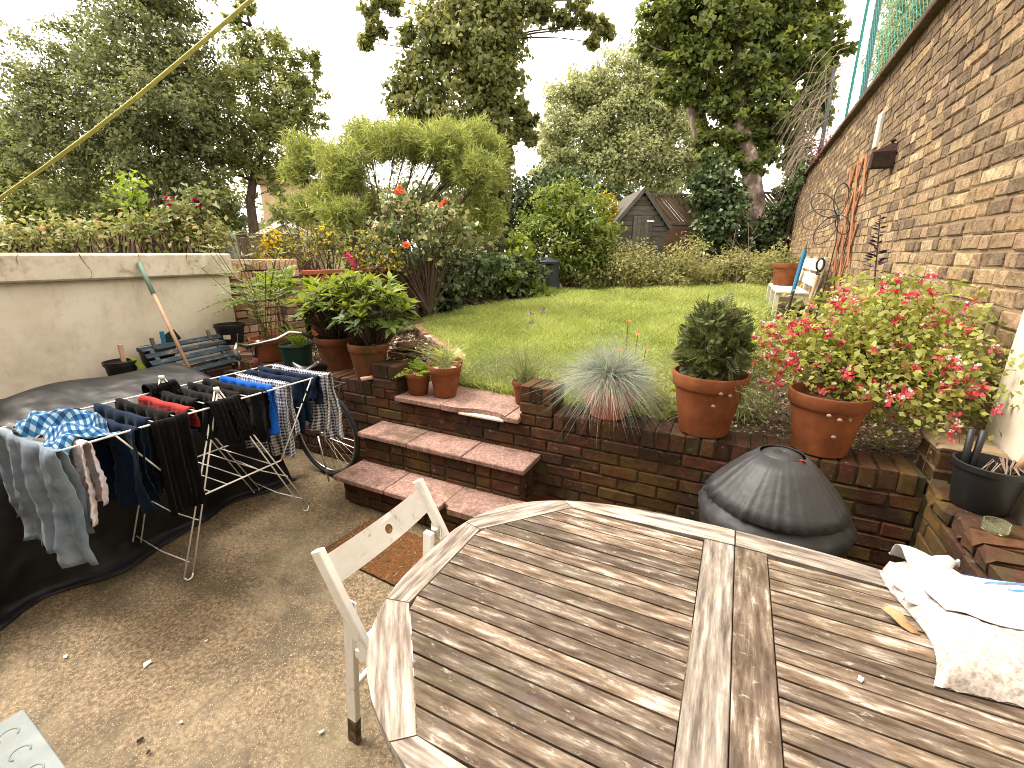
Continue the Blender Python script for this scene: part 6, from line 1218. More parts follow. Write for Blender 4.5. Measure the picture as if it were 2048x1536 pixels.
F_([(-3.12, 2.0, 0.97), (-3.18, 2.05, 1.06), (-3.26, 2.16, 1.02), (-3.33, 2.26, 0.80)], 0.0028, 'brake_cable', 'rubber')
sdl = MB(); nu, nv = 12, 18; P = []
for j in range(nv):
    v_ = j/(nv-1); hw_ = np.interp(v_, [0, .1, .3, .6, .85, 1], [.075, .105, .095, .035, .024, .010])
    for i in range(nu): u_ = -1+2*i/(nu-1); P.append((-2.62-0.27*v_, 2.242+u_*hw_, 0.852-0.028*u_*u_-0.025*math.sin(PI*v_)+(0.02 if v_ < .15 else 0)))
F = [(j*nu+i, j*nu+i+1, (j+1)*nu+i+1, (j+1)*nu+i) for j in range(nv-1) for i in range(nu-1)]
o = obj('saddle', npmesh('saddle', P, F, smooth=True), 'saddle', bk); s = o.modifiers.new('s', 'SOLIDIFY'); s.thickness = 0.03; s.offset = -1
F_([(-2.42, 2.18, 0.735), (-2.42, 2.29, 0.735), (-2.78, 2.28, 0.745), (-2.78, 2.20, 0.745), (-2.42, 2.18, 0.735)], 0.005, 'luggage_rack', 'dark_metal'); F_([(-2.46, 2.19, 0.735), (-2.59, 2.19, 0.36)], 0.004, 'rack_strut', 'dark_metal'); F_([(-2.46, 2.28, 0.735), (-2.59, 2.28, 0.36)], 0.004, 'rack_strut', 'dark_metal')
F_([(-2.98, 2.19, 0.28), (-2.90, 2.15, 0.20)], 0.007, 'crank', 'chrome'); MB().cham((-2.90, 2.11, 0.20), (0.09, 0.07, 0.022), 0.004).build('pedal', 'black_plastic', bk)
o = MB().lathe([(0, 0), (0.085, 0), (0.09, .004), (0.0, .005)], 24).build('chainring', 'chrome', bk, loc=(-2.98, 2.20, 0.29), rot=(PI/2, 0, 0))
F_([(-2.63, 2.18, 0.33), (-2.50, 2.12, 0.02)], 0.006, 'kickstand', 'chrome')

# ================================================================ barbecue under its cover
bq = thing('barbecue', 'round barbecue under a black pleated cover against the retaining wall', 'barbecue', (0.25, 2.02, 0.0)); bq.scale = (0.93, 0.93, 0.97)
nA, prof = 160, [(0.0, 0.905), (0.055, 0.903), (0.074, 0.893), (0.13, 0.842), (0.19, 0.776), (0.25, 0.702), (0.292, 0.648), (0.312, 0.622), (0.306, 0.60), (0.286, 0.50), (0.275, 0.30), (0.27, 0.10), (0.28, 0.02)]
def ring_cover(prof, fold, name, zcut=None):
    P = []; 
    for k in range(nA):
        a = 2*PI*k/nA
        for (r, z) in prof:
            f_ = fold(a, r, z); P.append(((r+f_)*math.cos(a), (r+f_)*math.sin(a), z-0.12*0*a))
    n_ = len(prof); F = [(k*n_+i, ((k+1) % nA)*n_+i, ((k+1) % nA)*n_+i+1, k*n_+i+1) for k in range(nA) for i in range(n_-1)]
    o = obj(name, npmesh(name, P, F, smooth=True), 'cover_black', bq); s = o.modifiers.new('s', 'SOLIDIFY'); s.thickness = 0.003; return o
FO = [(random.random()*2*PI, random.uniform(.4, 1.0), random.uniform(.018, .045)) for _ in range(24)]
folds = lambda a: sum(h_*(math.exp(-(((a-c_+PI) % (2*PI)-PI)/w_)**2)) for c_, h_, w_ in FO)
ring_cover(prof, lambda a, r, z: (0.003*math.sin(a*17+1+3*math.sin(a*2))+0.004*math.sin(a*5+1))*min(1, max(0, (0.85-z)/0.25)) if r > 0.1 else 0, 'cover')
ring_cover([(0.080, 0.899), (0.136, 0.851), (0.197, 0.786), (0.243, 0.731), (0.277, 0.688)], lambda a, r, z: max(0, r-0.10)/0.16*(0.011*folds(a)+0.0015*math.sin(a*33+3*math.sin(a*3)))+0.007, 'pleated_skirt')
scrap(0.315, 1.97, 0.872, 0.014, 'tiny red petal fallen on the barbecue cover', 'red_cloth')

# ================================================================ pots and plants on the retaining wall
pk = thing('pink_pot', 'round pink glazed pot on the retaining wall', 'pot', (-0.605, 2.575, 0.712))
o = MB().lathe([(0, 0), (0.098, 0.0), (0.105, 0.012), (0.100, 0.035), (0.138, 0.075), (0.160, 0.13), (0.160, 0.175), (0.142, 0.22), (0.125, 0.238), (0.122, 0.25), (0.112, 0.25), (0.112, 0.225)], 40).build('pot_body', 'pink_glaze', pk, smooth=True)
MB().disc((0, 0, 0.23), 0.113, 24, 0.01).build('soil', 'soil', pk)
def fescue():
    t = thing('blue_fescue', 'blue-grey tufted grass spilling over the pink pot', 'grass plant', (-0.605, 2.575, 0.94)); n = 3600
    a = RNG.uniform(0, 2*PI, n); el = np.arcsin(RNG.uniform(0.05, 1.0, n)); L = RNG.uniform(0.21, 0.37, n); d_ = np.stack([np.cos(a)*np.cos(el), np.sin(a)*np.cos(el), np.sin(el)], 1); P = np.stack([np.cos(a)*0.05*RNG.random(n), np.sin(a)*0.05*RNG.random(n), np.zeros(n)], 1)
    cv = np.zeros((n, 3)); cv[:, 2] = -L*np.cos(el)*RNG.uniform(0.25, 0.75, n); cv[:, :2] = RNG.normal(0, 0.055, (n, 2)); cv[:, 2] -= np.abs(RNG.normal(0, .05, n))
    blade_obj('blades', P, d_*L[:, None], 0.0034, 'blade_fescue', t, 6, cv)['kind'] = 'stuff'
fescue()
b1 = pot('flower_pot', 'largest terracotta pot, on the retaining wall with the feathery dark green plant', (-0.075, 2.575, 0.712), 0.195, 0.125, 0.335)
b2 = pot('flower_pot', 'big terracotta pot on the retaining wall holding the red-flowered salvia', (0.465, 2.575, 0.712), 0.178, 0.118, 0.305)
for t_, ps in ((b1, [(0.35, 0.27), (0.22, 0.20), (0.60, 0.26)]), (b2, [(-0.1, 0.235), (0.12, 0.13), (0.14, 0.22)])):
    for an, z in ps:
        a = -PI/2+an; rr_ = 0.125+0.06*z/0.33+0.018
        nodes = MB().lathe([(0, -.009), (.009, -.004), (.011, .002), (.006, .008), (0, .010)], 10); nodes.build('snail', 'dry_twig', t_, loc=(rr_*math.cos(a), rr_*math.sin(a), z), smooth=True)
# feathery plant: fronds of tiny leaflets
def frond_plant(name, label, loc, nf, L0, L1, spread, mat, leafl=0.03, leafw=0.012, cat='plant', npair=9, droop=0.35, el0=0.3, trunk_h=0.0):
    t = thing(name, label, cat, loc); Ps, Ds, Ns, Ls, rn = [], [], [], [], []
    stems = MB()
    if trunk_h:
        for k in range(4): stems.tube([(jr(.06), jr(.06), -trunk_h), (jr(.05), jr(.05), -trunk_h/2), (jr(.08), jr(.08), 0.05)], [.007, .006, .004], 5)
    for k in range(nf):
        a = random.uniform(0, 2*PI); e = random.uniform(el0, 1.5); L = random.uniform(L0, L1); b0 = np.array([math.cos(a), math.sin(a), 0])*spread*random.random()
        d_ = np.array([math.cos(a)*math.cos(e), math.sin(a)*math.cos(e), math.sin(e)]); pts_ = [b0+d_*L*s+np.array([0, 0, -droop*L*s*s]) for s in np.linspace(0, 1, npair+1)]
        stems.tube(pts_[::3], list(np.linspace(0.0028, 0.001, len(pts_[::3]))), 4, cap=False); rv = random.random()
        for j in range(2, npair+1):
            tg = unit((pts_[j]-pts_[j-1])[None])[0]; sd2 = unit(np.cross(tg, [0.1, 0.1, 1.0])[None])[0]; sc = math.sin(PI*min(1, 0.25+0.75*j/npair))+0.25
            for q in (-1, 1): Ps.append(pts_[j]); Ds.append(sd2*q+tg*0.7); Ns.append(np.cross(sd2, tg)+RNG.normal(size=3)*0.25); Ls.append(leafl*sc); rn.append(np.clip(rv*0.6+0.4*random.random(), 0, 1))
    leaf_obj('fronds', Ps, Ds, Ns, np.array(Ls), np.array(Ls)*leafw/leafl, mat, t, np.array(rn)); stems.build('stems', 'twig', t); return t
def yarrow():
    t = thing('feathery_plant', 'dense dark green feathery leaved plant in the largest pot', 'plant', (-0.075, 2.575, 1.0)); Ps, Ds, Ns, Ls, rn = [], [], [], [], []
    for k in range(520):
        d_ = rdir(1)[0]; d_[2] = d_[2]*0.9+0.1; c = np.array([0, 0, 0.185])+d_*np.array([0.150, 0.150, 0.200])*random.uniform(0.55, 1.05); ax = unit((d_*0.7+np.array([0, 0, 0.1])+RNG.normal(size=3)*0.55)[None])[0]; L = random.uniform(0.06, 0.10); rv = random.random(); sd2 = unit(np.cross(ax, d_+RNG.normal(size=3)*0.3)[None])[0]; nn = np.cross(sd2, ax)
        for j in range(1, 9):
            p = c+ax*L*j/8; w_ = 0.034*math.sin(PI*(0.2+0.75*j/8))
            for q in (-1, 1): Ps.append(p); Ds.append(sd2*q+ax*0.6); Ns.append(nn); Ls.append(w_); rn.append(np.clip(rv*0.7+0.3*random.random(), 0, 1))
    leaf_obj('fronds', Ps, Ds, Ns, np.array(Ls), np.array(Ls)*0.36, 'leaf_feather', t, np.array(rn)); s = MB()
    for k in range(12): s.tube([(jr(.05), jr(.05), -0.02), (jr(.09), jr(.09), .2), (jr(.15), jr(.15), .38)], [.006, .005, .003], 5)
    s.build('stems', 'twig', t); n = 60; a = RNG.uniform(-0.6, 0.9, n)
    blade_obj('grass', np.stack([0.14*np.cos(a), 0.1*np.sin(a)-0.08, np.full(n, 0.0)], 1), np.stack([RNG.uniform(0, .2, n), RNG.normal(0, .1, n)-.05, RNG.uniform(0.02, .14, n)], 1), 0.004, 'blade_pale', t, 4, np.stack([np.zeros(n), np.zeros(n), -RNG.uniform(.05, .2, n)], 1))
    flat = MB()
yarrow()
# pale flat heads of yarrow behind it
yb_ = thing('yarrow_clump', 'cluster of upright pale green stems with flat heads behind the largest pot', 'plant', (0.02, 3.15, 0.66)); n = 130
P = np.stack([RNG.normal(0, .13, n), RNG.normal(0, .10, n), np.zeros(n)], 1); hh = RNG.uniform(.35, .72, n); tp_ = np.stack([RNG.normal(0, .10, n), RNG.normal(0, .08, n), hh], 1); blade_obj('stems', P, tp_, 0.006, 'blade_pale', yb_, 3)
T_ = (P+tp_)[:60]; T2_ = np.repeat(T_, 9, 0); leaf_obj('heads', T2_+RNG.normal(0, .014, T2_.shape)*np.array([1, 1, .25]), rdir(len(T2_))*np.array([1, 1, .1]), np.tile([[0, 0, 1.0]], (len(T2_), 1))+RNG.normal(0, .2, T2_.shape), 0.014, 0.012, 'leaf_salvia', yb_)['kind'] = 'stuff'
Q_ = np.repeat(P, 9, 0)+np.repeat(tp_, 9, 0)*RNG.random((n*9, 1)); leaf_obj('leaves', Q_, rdir(len(Q_))+np.array([0, 0, .4]), rdir(len(Q_)), 0.07, 0.009, 'blade_pale', yb_)
# salvia
SAL = [(0.60, 2.72, 1.08, .17), (0.75, 2.78, 1.16, .20), (0.90, 2.82, 1.12, .19), (0.55, 2.80, 1.24, .17), (0.72, 2.92, 1.34, .19), (0.92, 2.95, 1.30, .17), (0.40, 2.78, 1.15, .14), (0.98, 2.72, 1.02, .14), (0.48, 2.95, 1.29, .14), (0.84, 2.70, 1.02, .14), (0.66, 3.0, 1.38, .12), (1.02, 2.85, 1.22, .11), (0.34, 2.88, 1.20, .12), (0.66, 2.66, 1.04, .12), (0.30, 2.80, 1.12, .11), (0.25, 2.86, 1.16, .09)]
sa_ = shrub('salvia_bush', 'sprawling salvia covered in small red and white flowers in the right-hand pot', SAL, 1350, 13, 0.032, 0.021, 'leaf_salvia', 'flowering shrub', base=0.97, spread=0.36, nst=110, r0=0.005, shell=0.35, rough=0.2)
lo_ = np.array(sa_.location); PR, PWh = [], []
spr = MB()
for b in SAL:                              # arching sprays, each with flowers towards its tip
    for _ in range(9):
        d_ = rdir(1)[0]; d_[1] -= 0.25; d_[2] = d_[2]*0.7+0.35; d_ = unit(d_[None])[0]; p0_ = np.array(b[:3])+d_*b[3]*0.75; L = random.uniform(0.07, 0.19)
        pt = [p0_+d_*L*s+np.array([0, 0, -0.35*L*s*s]) for s in np.linspace(0, 1, 6)]
        if pt[-1][0] > 1.09: continue
        spr.tube([tuple(q-lo_) for q in pt[::2]]+[tuple(pt[-1]-lo_)], 0.0013, 4, cap=False)
        for q in pt[2:]:
            if random.random() < 0.5:
                w_ = q-lo_+RNG.normal(0, .010, 3); PR.append(w_)
                if random.random() < 0.6: PWh.append(w_+np.array([jr(.006), jr(.006), 0.014]))
spr.build('sprays', 'stalk', sa_)
for nm, PP, mt, L in (('red_flowers', PR, 'petal_red', 0.022), ('white_flowers', PWh, 'petal_white', 0.014)):
    PP = np.array(PP); Q = np.repeat(PP, 6, 0)+RNG.normal(0, .006, (len(PP)*6, 3)); leaf_obj(nm, Q, rdir(len(Q))+np.array([0, -.4, -.3 if 'red' in nm else .4]), rdir(len(Q))+np.array([0, -.7, .4]), L, L*0.85, mt, sa_)['kind'] = 'stuff'
# purple salvia spire behind
ps_ = thing('purple_salvia', 'dark purple salvia spike with large leaves in front of the brick wall', 'flowering plant', (0.78, 3.55, 0.66)); s = MB()
for k in range(7): s.tube([(jr(.05), jr(.05), 0), (jr(.12), jr(.12), .45), (jr(.26), jr(.2), .80+jr(.1))], [.007, .006, .004], 5)
s.tube([(0, 0, 0), (-.02, 0, .7), (-.08, 0, 1.22)], [.007, .006, .003], 5); s.build('stems', 'twig', ps_)
n = 110; Q = np.stack([RNG.normal(0, .16, n), RNG.normal(0, .14, n), RNG.uniform(.35, .88, n)], 1); leaf_obj('leaves', Q, rdir(n)*np.array([1, 1, .3])+np.array([0, 0, -.1]), np.array([0, 0, 1.0])+rdir(n)*.5, 0.13, 0.06, 'leaf_laurel', ps_)
n = 46; zz = np.linspace(.92, 1.22, n); Q = np.stack([-.045-.035*(zz-.92)/.3, 0*zz, zz], 1); a = RNG.uniform(0, 6.28, n); leaf_obj('flower_spike', Q, np.stack([np.cos(a), np.sin(a), .3+0*a], 1), rdir(n), 0.03+0.05*(1.22-zz)/.3, 0.014, 'petal_purple', ps_)
# small pots on the landing
pot('flower_pot', 'smaller of the two front terracotta pots on the top step', (-1.985, 2.55, 0.653), 0.098, 0.066, 0.165, soil='grit')
pot('flower_pot', 'larger of the two front terracotta pots on the top step, topped with grit', (-1.785, 2.60, 0.653), 0.122, 0.076, 0.225, soil='grit')
pot('flower_pot', 'third terracotta pot half hidden behind the other two on the top step', (-1.88, 2.78, 0.653), 0.115, 0.075, 0.215, soil='grit')
pot('flower_pot', 'small terracotta lavender pot against the right pier of the steps', (-1.215, 2.70, 0.653), 0.085, 0.055, 0.165)
def tuft(name, label, loc, n, h0, h1, sp, mat, w=0.003, curl=0.3, cat='plant'):
    t = thing(name, label, cat, loc); a = RNG.uniform(0, 6.28, n); L = RNG.uniform(h0, h1, n); le = RNG.normal(0, sp, (n, 2)); P = np.stack([np.cos(a), np.sin(a), 0*a], 1)*RNG.random((n, 1))*0.05
    blade_obj('blades', P, np.stack([le[:, 0]*L, le[:, 1]*L, L], 1), w, mat, t, 4, np.stack([le[:, 0]*L*.6, le[:, 1]*L*.6, -curl*L], 1)); return t
t = tuft('potted_chives', 'wispy green seedlings in the gritty pot on the top step', (-1.785, 2.60, 0.85), 150, .08, .2, .5, 'blade_pale')
frond_plant('potted_herb', 'flat leafy green herb spreading from the smaller pot on the top step', (-1.985, 2.55, 0.795), 34, .08, .2, .06, 'leaf_fern', .03, .022, npair=5, el0=0.15)
tuft('grass_clump', 'bright green grassy clump in the pot behind on the top step', (-1.90, 2.78, 0.84), 220, .12, .26, .42, 'blade_grass', .006)
t = tuft('lavender', 'thin grey-green lavender in the small pot by the pier', (-1.215, 2.70, 0.79), 190, .14, .38, .30, 'blade_pale', .0035, .1)
n = 420; P = RNG.normal(0, .06, (n, 3))*np.array([1, 1, 1.1])+np.array([0, 0, .09]); leaf_obj('leaves', P, rdir(n)+np.array([0, 0, .8]), rdir(n), .04, .005, 'blade_pale', t); Q = np.repeat(np.array([[.04, 0, .42], [.10, .05, .5], [.02, .04, .47]]), 14, 0)+RNG.normal(0, .008, (42, 3)); leaf_obj('flowers', Q, rdir(42), rdir(42), .016, .012, 'petal_lilac', t)
# lavender flower stems and orange poppies on the lawn behind the pink pot
pf = thing('orange_flowers', 'sparse orange poppies at the lawn edge behind the pink pot', 'flowers', (-0.72, 3.1, 0.66))
for p in [(-.12, -.02, .30), (.02, .1, .33), (.10, .3, .42), (.2, .1, .35), (-.02, .5, .48)]:
    flowers_at([p], 0.022, 5, 'petal_orange', pf); MB().tube([(p[0]*.8, p[1], 0), p], .0025, 4).build('stalk', 'stalk', pf)
weeds_ = shrub('wall_weed', 'pale green low weeds between the pink pot and the largest pot', [(-0.36, 2.78, 0.74, .13), (-0.30, 2.82, 0.82, .12), (-0.45, 2.85, 0.80, .12), (-0.78, 2.80, .78, .12), (-0.85, 2.86, .72, .10)], 600, 10, .045, .03, 'leaf_salvia', 'plant', base=.655, spread=.3, r0=.003)
shrub('bed_plant', 'soft silvery plant at the right lawn edge near the bench', [(0.32, 4.6, .88, .22), (0.42, 5.0, .95, .24), (0.30, 5.4, .90, .22), (0.45, 4.4, .8, .2), (.22, 5.0, .8, .2)], 360, 13, .10, .012, 'leaf_salvia', 'plant', base=.66, spread=.35, r0=.005)
# ---- left pots
pot('flower_pot', 'right of the two dark terracotta rhododendron pots', (-2.44, 2.56, 0.714), 0.155, 0.105, 0.27, 'terracotta_dark')
pot('flower_pot', 'left of the two dark terracotta rhododendron pots', (-2.90, 2.70, 0.70), 0.185, 0.125, 0.27, 'terracotta_dark')
pot('flower_pot', 'terracotta pot holding the umbrella sedge behind the bicycle handlebar', (-3.60, 2.585, 0.712), 0.155, 0.105, 0.20)
pot('plastic_pot', 'dark green plastic pot beside the sedge pot', (-3.265, 2.59, 0.712), 0.135, 0.11, 0.18, 'green_plastic', rim=0.12)
def rhodo(name, label, c, rx, rz_, nw):
    t = thing(name, label, 'shrub', c); Ps, Ds, Ns, Ls, rn = [], [], [], [], []; s = MB()
    for k in range(nw):
        d_ = rdir(1)[0]; d_[2] = abs(d_[2])*1.1-0.35; d_ = unit(d_[None])[0]; p = np.array([0, 0, rz_*0.95])+d_*np.array([rx, rx*.75, rz_])*random.uniform(.55, 1.0); ax = unit((d_*.5+np.array([0, 0, .9]))[None])[0]; u_ = unit(np.cross(ax, [.3, .8, .1])[None])[0]; w_ = np.cross(ax, u_)
        s.tube([(jr(.03), jr(.03), 0), tuple(p*.5+np.array([0, 0, -.05])), tuple(p)], [.010, .007, .004], 5, cap=False); top = p[2] > rz_*0.9; nl = random.randint(7, 10)
        for j in range(nl):
            a = 2*PI*j/nl+random.random()*.5; e = random.uniform(.05, .5)+(0.5 if top and j % 2 else 0); Ps.append(p+ax*0.01*random.random()); Dv = (math.cos(a)*u_+math.sin(a)*w_)*math.cos(e)+ax*math.sin(e); Ds.append(Dv); Ns.append(ax-Dv*.3); Ls.append(random.uniform(.075, .128)); rn.append(np.clip((.55+.45*random.random()) if (top and e > .35) else random.uniform(0, .6), 0, 1))
    Ls = np.array(Ls); leaf_obj('leaves', Ps, Ds, Ns, Ls, Ls*.34, 'leaf_rhodo', t, np.array(rn), fold=.18, bend=.12); s.build('stems', 'twig', t); return t
rhodo('rhododendron', 'right rhododendron with bright new leaves in a dark pot by the pier', (-2.46, 2.64, 0.90), .35, .31, 95)
rhodo('rhododendron', 'left rhododendron with bright new leaves behind the bicycle saddle', (-2.95, 2.76, 0.90), .36, .29, 90)
sg_ = thing('umbrella_sedge', 'tall thin umbrella sedge with whorled leaves in front of the pale bricks', 'plant', (-3.62, 2.585, 0.88)); s = MB(); Ps, Ds = [], []
for k in range(20):
    tpz = random.uniform(.35, .95); tx = jr(.42); ty_ = jr(.25); s.tube([(jr(.06), jr(.06), 0), (tx*.5, ty_*.5, tpz*.6), (tx, ty_, tpz)], .0028, 4, cap=False)
    for zf in (0.55, 0.75, 1.0):
        for j in range(9): a = random.uniform(0, 6.28); Ps.append((tx*zf**1.3, ty_*zf**1.3, tpz*(zf*.98))); Ds.append((math.cos(a), math.sin(a), .25+jr(.2)))
leaf_obj('leaves', np.array(Ps), np.array(Ds), rdir(len(Ps))+np.array([0, 0, 1.5]), .11, .009, 'blade_pale', sg_); s.build('stems', 'stalk', sg_)
frond_plant('robinia_sapling', 'feathery light green fronds above the pale brick pier', (-3.98, 3.02, 1.16), 30, .35, .70, .10, 'leaf_fern', .075, .032, npair=12, droop=.42, el0=.25, trunk_h=0.5)
tuft('green_seedling', 'pale upright seedlings in the dark green plastic pot', (-3.24, 2.60, .87), 60, .12, .34, .35, 'leaf_fern', .012, .15)
fr_ = thing('red_flower_spike', 'crimson flower spike above the terracotta fence', 'flower', (-4.05, 4.02, 1.30)); n = 70; zz = RNG.random(n); Q = np.stack([.02*RNG.normal(size=n)+zz*.12, .02*RNG.normal(size=n), .30-zz*.14], 1); leaf_obj('petals', Q, rdir(n), rdir(n), .03, .02, 'petal_pink', fr_); MB().tube([(0, 0, -.2), (0, 0, .2), (.04, 0, .28)], .004, 4).build('stem', 'stalk', fr_)
tuft('dry_grass', 'dry pale grass at the foot of the terracotta fence', (-3.75, 4.45, .66), 380, .12, .32, .9, 'blade_pale', .005, .3, 'grass')
# ---- ledge things
bu = thing('black_bucket', 'black bucket of clippings on the ledge by the cream wall', 'bucket', (-4.15, 1.735, 0.668))
o = MB().lathe([(0, 0), (.078, 0), (.082, .006), (.098, .12), (.106, .122), (.108, .150), (.100, .152), (.095, .12), (.0, .118)], 28).build('body', 'black_plastic', bu); autosmooth(o); MB().disc((0, 0, .130), .094, 18, .02).build('clippings', 'soil', bu)
MB().cham((.01, .02, .20), (.018, .03, .15), .003).build('handle', 'handle_wood', bu)
m = MB(); nu = 10; P = []; 
for i in range(nu):
    s_ = i/(nu-1); P += [(.05+.09*s_, .02+.06*s_, .165-.16*s_*s_+.01*math.sin(9*s_)), (.03+.09*s_, .07+.06*s_, .165-.16*s_*s_)]
o = obj('mossy_rag', npmesh('mossy_rag', P, [(2*i, 2*i+1, 2*i+3, 2*i+2) for i in range(nu-1)], smooth=True), 'moss_cloth', None, loc=bu.location); s = o.modifiers.new('s', 'SOLIDIFY'); s.thickness = .006; tag(o, 'yellow-green mossy rag hanging over the bucket rim on the ledge', 'rag')
bu2 = thing('plant_tub', 'black tub with odds and ends behind the blue slatted board', 'tub', (-4.20, 2.02, 0.668)); o = MB().lathe([(0, 0), (.095, 0), (.10, .006), (.12, .18), (.13, .182), (.13, .205), (.122, .205), (.11, .16), (0, .15)], 28).build('body', 'black_plastic', bu2); autosmooth(o)
MB().cham((.02, .05, .26), (.02, .03, .13), .004).build('tool_handle', 'blue_paint', bu2); MB().cham((-.03, -.02, .20), (.13, .15, .012), .003).build('tray', 'grey_post', bu2); MB().cham((-.04, .14, .25), (.02, .12, .10), .003, Matrix.Rotation(.5, 3, 'X')).build('scoop', 'green_plastic', bu2)
lp_ = thing('label_pot', 'black plastic nursery pot with a white and yellow label near the wall end', 'pot', (-4.16, 2.62, 0.802)); o = MB().lathe([(0, 0), (.092, 0), (.096, .006), (.118, .15), (.126, .152), (.128, .178), (.120, .18), (.11, .14), (0, .13)], 28).build('body', 'black_plastic', lp_); autosmooth(o)
m = MB(); V = []; 
for i in range(6):
    a = -1.15+.11*i; V += [(.1065*math.cos(a), .1065*math.sin(a), .055), (.1115*math.cos(a), .1115*math.sin(a), .095)]
m.add(V, [(2*i, 2*i+2, 2*i+3, 2*i+1) for i in range(5)]); m.build('label', 'paper_label', lp_)
sb = thing('slatted_board', 'blue painted slatted seat board with flaking paint leaning on the ledge', 'bench seat', (0, 0, 0))
for k in range(5):
    z = 0.695+0.048*k; x = -3.90-0.052*k; barobj('slat', (x, 1.86, z-0.012), (x-.01, 2.50, z+0.006), 0.040, 0.016, 'blue_wood', sb, up=(.75, 0, .66)) if False else barobj('slat', (x, 1.865, z-0.008), (x-.01, 2.50, z+0.006), 0.014, 0.046, 'blue_wood', sb, up=(-.75, 0, .66))
for y in (1.93, 2.43): barobj('rail', (-3.885, y, 0.665), (-4.125, y, 0.890), 0.03, 0.02, 'dark_wood', sb, up=(-.66, 0, -.75))
for y in (1.96, 2.40): barobj('peg', (-4.10, y, 0.875), (-4.145, y+.01, 0.955), 0.026, 0.02, 'dark_wood', sb, up=(-.66, 0, -.75))
br_ = thing('broom_handle', 'long wooden handle with a green sleeve leaning against the cream wall', 'broom', (0, 0, 0)); a_, b_ = Vector((-3.80, 2.03, 0.70)), Vector((-4.325, 2.08, 1.53)); MB().tube([a_, a_.lerp(b_, .72)], .0135, 10).build('shaft', 'handle_wood', br_, smooth=True); MB().tube([a_.lerp(b_, .715), b_], [.0175, .0165], 10).build('sleeve', 'green_grip', br_, smooth=True)
o = MB().tube([(-3.97, 1.30, .695), (-4.02, 1.42, .69)], [.014, .011], 8).build('tool_grip', 'handle_wood', None, smooth=True); tag(o, 'short wooden tool grip lying on the ledge beside the tarpaulin', 'tool')
# ---- right wall things
bu3 = thing('tool_bucket', 'black bucket with hand tools on the low wall at the right', 'bucket', (0.985, 2.30, 0.681)); o = MB().lathe([(0, 0), (.082, 0), (.088, .008), (.105, .165), (.113, .168), (.115, .19), (.107, .192), (.10, .16), (.085, .02)], 30).build('body', 'black_plastic', bu3); autosmooth(o)
t = thing('hand_fork', 'wooden-handled tool sticking out of the black bucket at the right', 'tool', (1.02, 2.30, .71)); MB().tube([(0, 0, .0), (.03, -.02, .16)], .008, 6).build('shank', 'dark_metal', t); MB().tube([(.03, -.02, .15), (.045, -.03, .22), (.07, -.05, .31)], [.013, .016, .012], 10).build('handle', 'handle_wood', t, smooth=True)
t = thing('shears', 'pair of dark shears handles in the black bucket at the right', 'tool', (0.93, 2.32, .70)); 
for s_ in (-1, 1): MB().tube([(s_*.01, 0, 0), (s_*.014, .01, .17), (s_*.018, .015, .29)], [.008, .013, .012], 8).build('handle', 'black_plastic', t, smooth=True)
t = thing('root_tangle', 'tangle of dry roots spilling over the black bucket', 'roots', (1.03, 2.28, .83)); mb = MB()
for k in range(30): a = random.random()*6.28; mb.tube([(0, 0, 0), (.05*math.cos(a), .05*math.sin(a), .06), (.10*math.cos(a)+.02, .08*math.sin(a), jr(.05))], .0022, 4, cap=False)
o = mb.build('roots', 'dry_twig', t); o['kind'] = 'stuff'
gj = MB().lathe([(0, 0), (.036, 0), (.038, .004), (.038, .038), (.034, .038), (.034, .006), (0, .006)], 24).build('glass_jar', None, None, loc=(0.965, 2.10, .682)); 
m_, nt, nd, lk, bs = _mat('jar_glass'); bs.inputs['Transmission Weight'].default_value = .9; bs.inputs['Roughness'].default_value = .05; bs.inputs['Base Color'].default_value = (.75, .78, .6, 1); gj.data.materials.append(m_); autosmooth(gj); tag(gj, 'small glass jar on the low wall beside the black bucket', 'jar')
o = MB().tube([(-2.385, 2.40, 0.742), (-2.30, 2.50, 0.752)], [.017, .014], 8).build('wooden_peg', 'handle_wood', None, smooth=True); tag(o, 'short wooden tool end poking over the wall beside the left pier', 'tool')
# ---- doormat, metal plate, patio litter
dm = thing('doormat', 'brown coir doormat in front of the steps', 'mat', (-1.63, 1.70, 0.0), R_(-4)); NM = 40; U, Vv = np.meshgrid(np.linspace(-.28, .28, 60), np.linspace(-.19, .19, NM)); Z = .016+RNG.normal(0, .0025, U.shape); i_ = np.arange(60*NM).reshape(NM, 60); F = np.stack([i_[:-1, :-1], i_[:-1, 1:], i_[1:, 1:], i_[1:, :-1]], -1).reshape(-1, 4)
obj('pile', npmesh('pile', np.stack([U, Vv, Z], -1).reshape(-1, 3), F), 'coir', dm); MB().box((0, 0, .007), (.56, .38, .012)).build('backing', 'rubber', dm)
n = 60; P = np.stack([RNG.uniform(-.26, .26, n), RNG.uniform(-.18, .18, n), np.full(n, .021)], 1); leaf_obj('straw', P, rdir(n)*np.array([1, 1, .05]), np.tile([[0, 0, 1.0]], (n, 1)), RNG.uniform(.01, .05, n), .003, 'mulch_chip', dm, RNG.uniform(.7, 1, n))['kind'] = 'stuff'
mp_ = thing('metal_plate', 'pale metal plate with raised ring pattern at the bottom left corner', 'plate', (-1.81, 0.085, 0.004), R_(-4)); MB().cham((.02, -.02, .006), (.78, .56, .010), .003).build('sheet', 'plate', mp_)
for i in range(7):
    for j in range(6):
        a0 = random.random()*.4+.6; pts_ = [(-.33+.115*i+(.05 if j % 2 else 0)+.026*math.cos(a), -.26+.092*j+.026*math.sin(a), .0125) for a in np.linspace(a0, a0+4.4, 12)]
        if pts_[0][0] < .37: MB().tube([(a_, b_, .0105) for a_, b_, c_ in pts_], .0035, 5).build('raised_ring', 'plate', mp_, smooth=True)
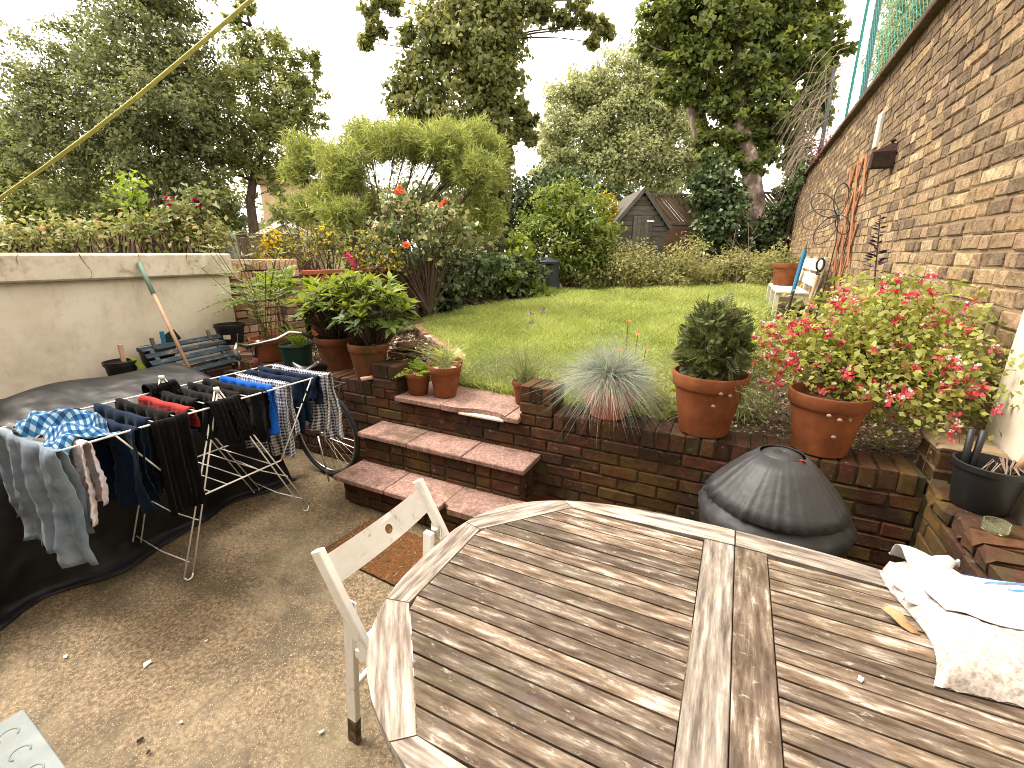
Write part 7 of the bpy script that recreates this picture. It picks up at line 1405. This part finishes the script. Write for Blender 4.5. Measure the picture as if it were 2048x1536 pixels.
for i_, (x, y, s_) in enumerate([(-1.98, .68, .020), (-2.32, .55, .012), (-1.02, .98, .012), (-1.12, .80, .010), (-1.6, .60, .008), (-1.88, .86, .008)]): scrap(x, y, .006, s_, ['largest white scrap on the concrete in front of the tarpaulin', 'white scrap close to the metal plate', 'white scrap beside the chair foot', 'white speck left of the chair foot', 'white speck in the middle of the patio', 'white speck near the airer leg'][i_], grp='paper scraps on the patio')
for i_, (x, y, s_) in enumerate([(-1.66, .50, .012), (-1.59, .49, .008), (-1.49, .40, .014), (-1.475, .385, .010), (-1.38, .33, .012)]): 
    o = MB().cham((0, 0, 0), (s_*1.6, s_, s_*.5), s_*.2, jit=s_*.12).build('dark_crumb', 'crumb', None, loc=(x, y, s_*.25+.006), rot=(0, 0, random.random()*6)); tag(o, ['leftmost dark crumb on the concrete', 'small round dark crumb right of the leftmost one', 'largest dark crumb in the group on the concrete', 'dark crumb touching the largest one', 'dark crumb nearest the bottom edge of the concrete'][i_], 'crumb', 'dark crumbs on the patio')
n = 2600; x = RNG.uniform(-2.8, .2, n); y = RNG.uniform(.1, 2.0, n); L = RNG.uniform(.003, .010, n)
tag(leaf_obj('patio_grit', np.stack([x, y, np.full(n, .007)], 1), rdir(n)*np.array([1, 1, .1]), np.tile([[0, 0, 1.0]], (n, 1))+rdir(n)*.3, L, L*.7, 'mulch_chip', None, RNG.uniform(.55, 1, n)), 'fine pale grit and petals scattered over the patio concrete', 'grit', kind='stuff')
# ---- clothes line
c1, c2 = Vector((-1.70, 0.545, 1.765)), Vector((-0.985, 0.775, 2.143)); dd = c2-c1; pts_ = [c1+dd*s_+Vector((0, 0, -.012*math.sin(PI*min(1, max(0, s_))))) for s_ in np.linspace(-1.6, 2.6, 22)]
cl_ = thing('clothes_line', 'yellow-green twisted washing line crossing the upper left corner', 'washing line', (0, 0, 0)); MB().tube(pts_, .0042, 8).build('cord', 'cord', cl_, smooth=True)
mb = MB()
for k in range(60):
    p = c1+dd*(-.1+1.3*k/60+jr(.006)); mb.lathe([(0, -.0105), (.0022, -.0085), (.0018, -.005), (0, -.003)], 6, c=tuple(p))
o = mb.build('droplets', m_, cl_, smooth=True); o['kind'] = 'stuff'
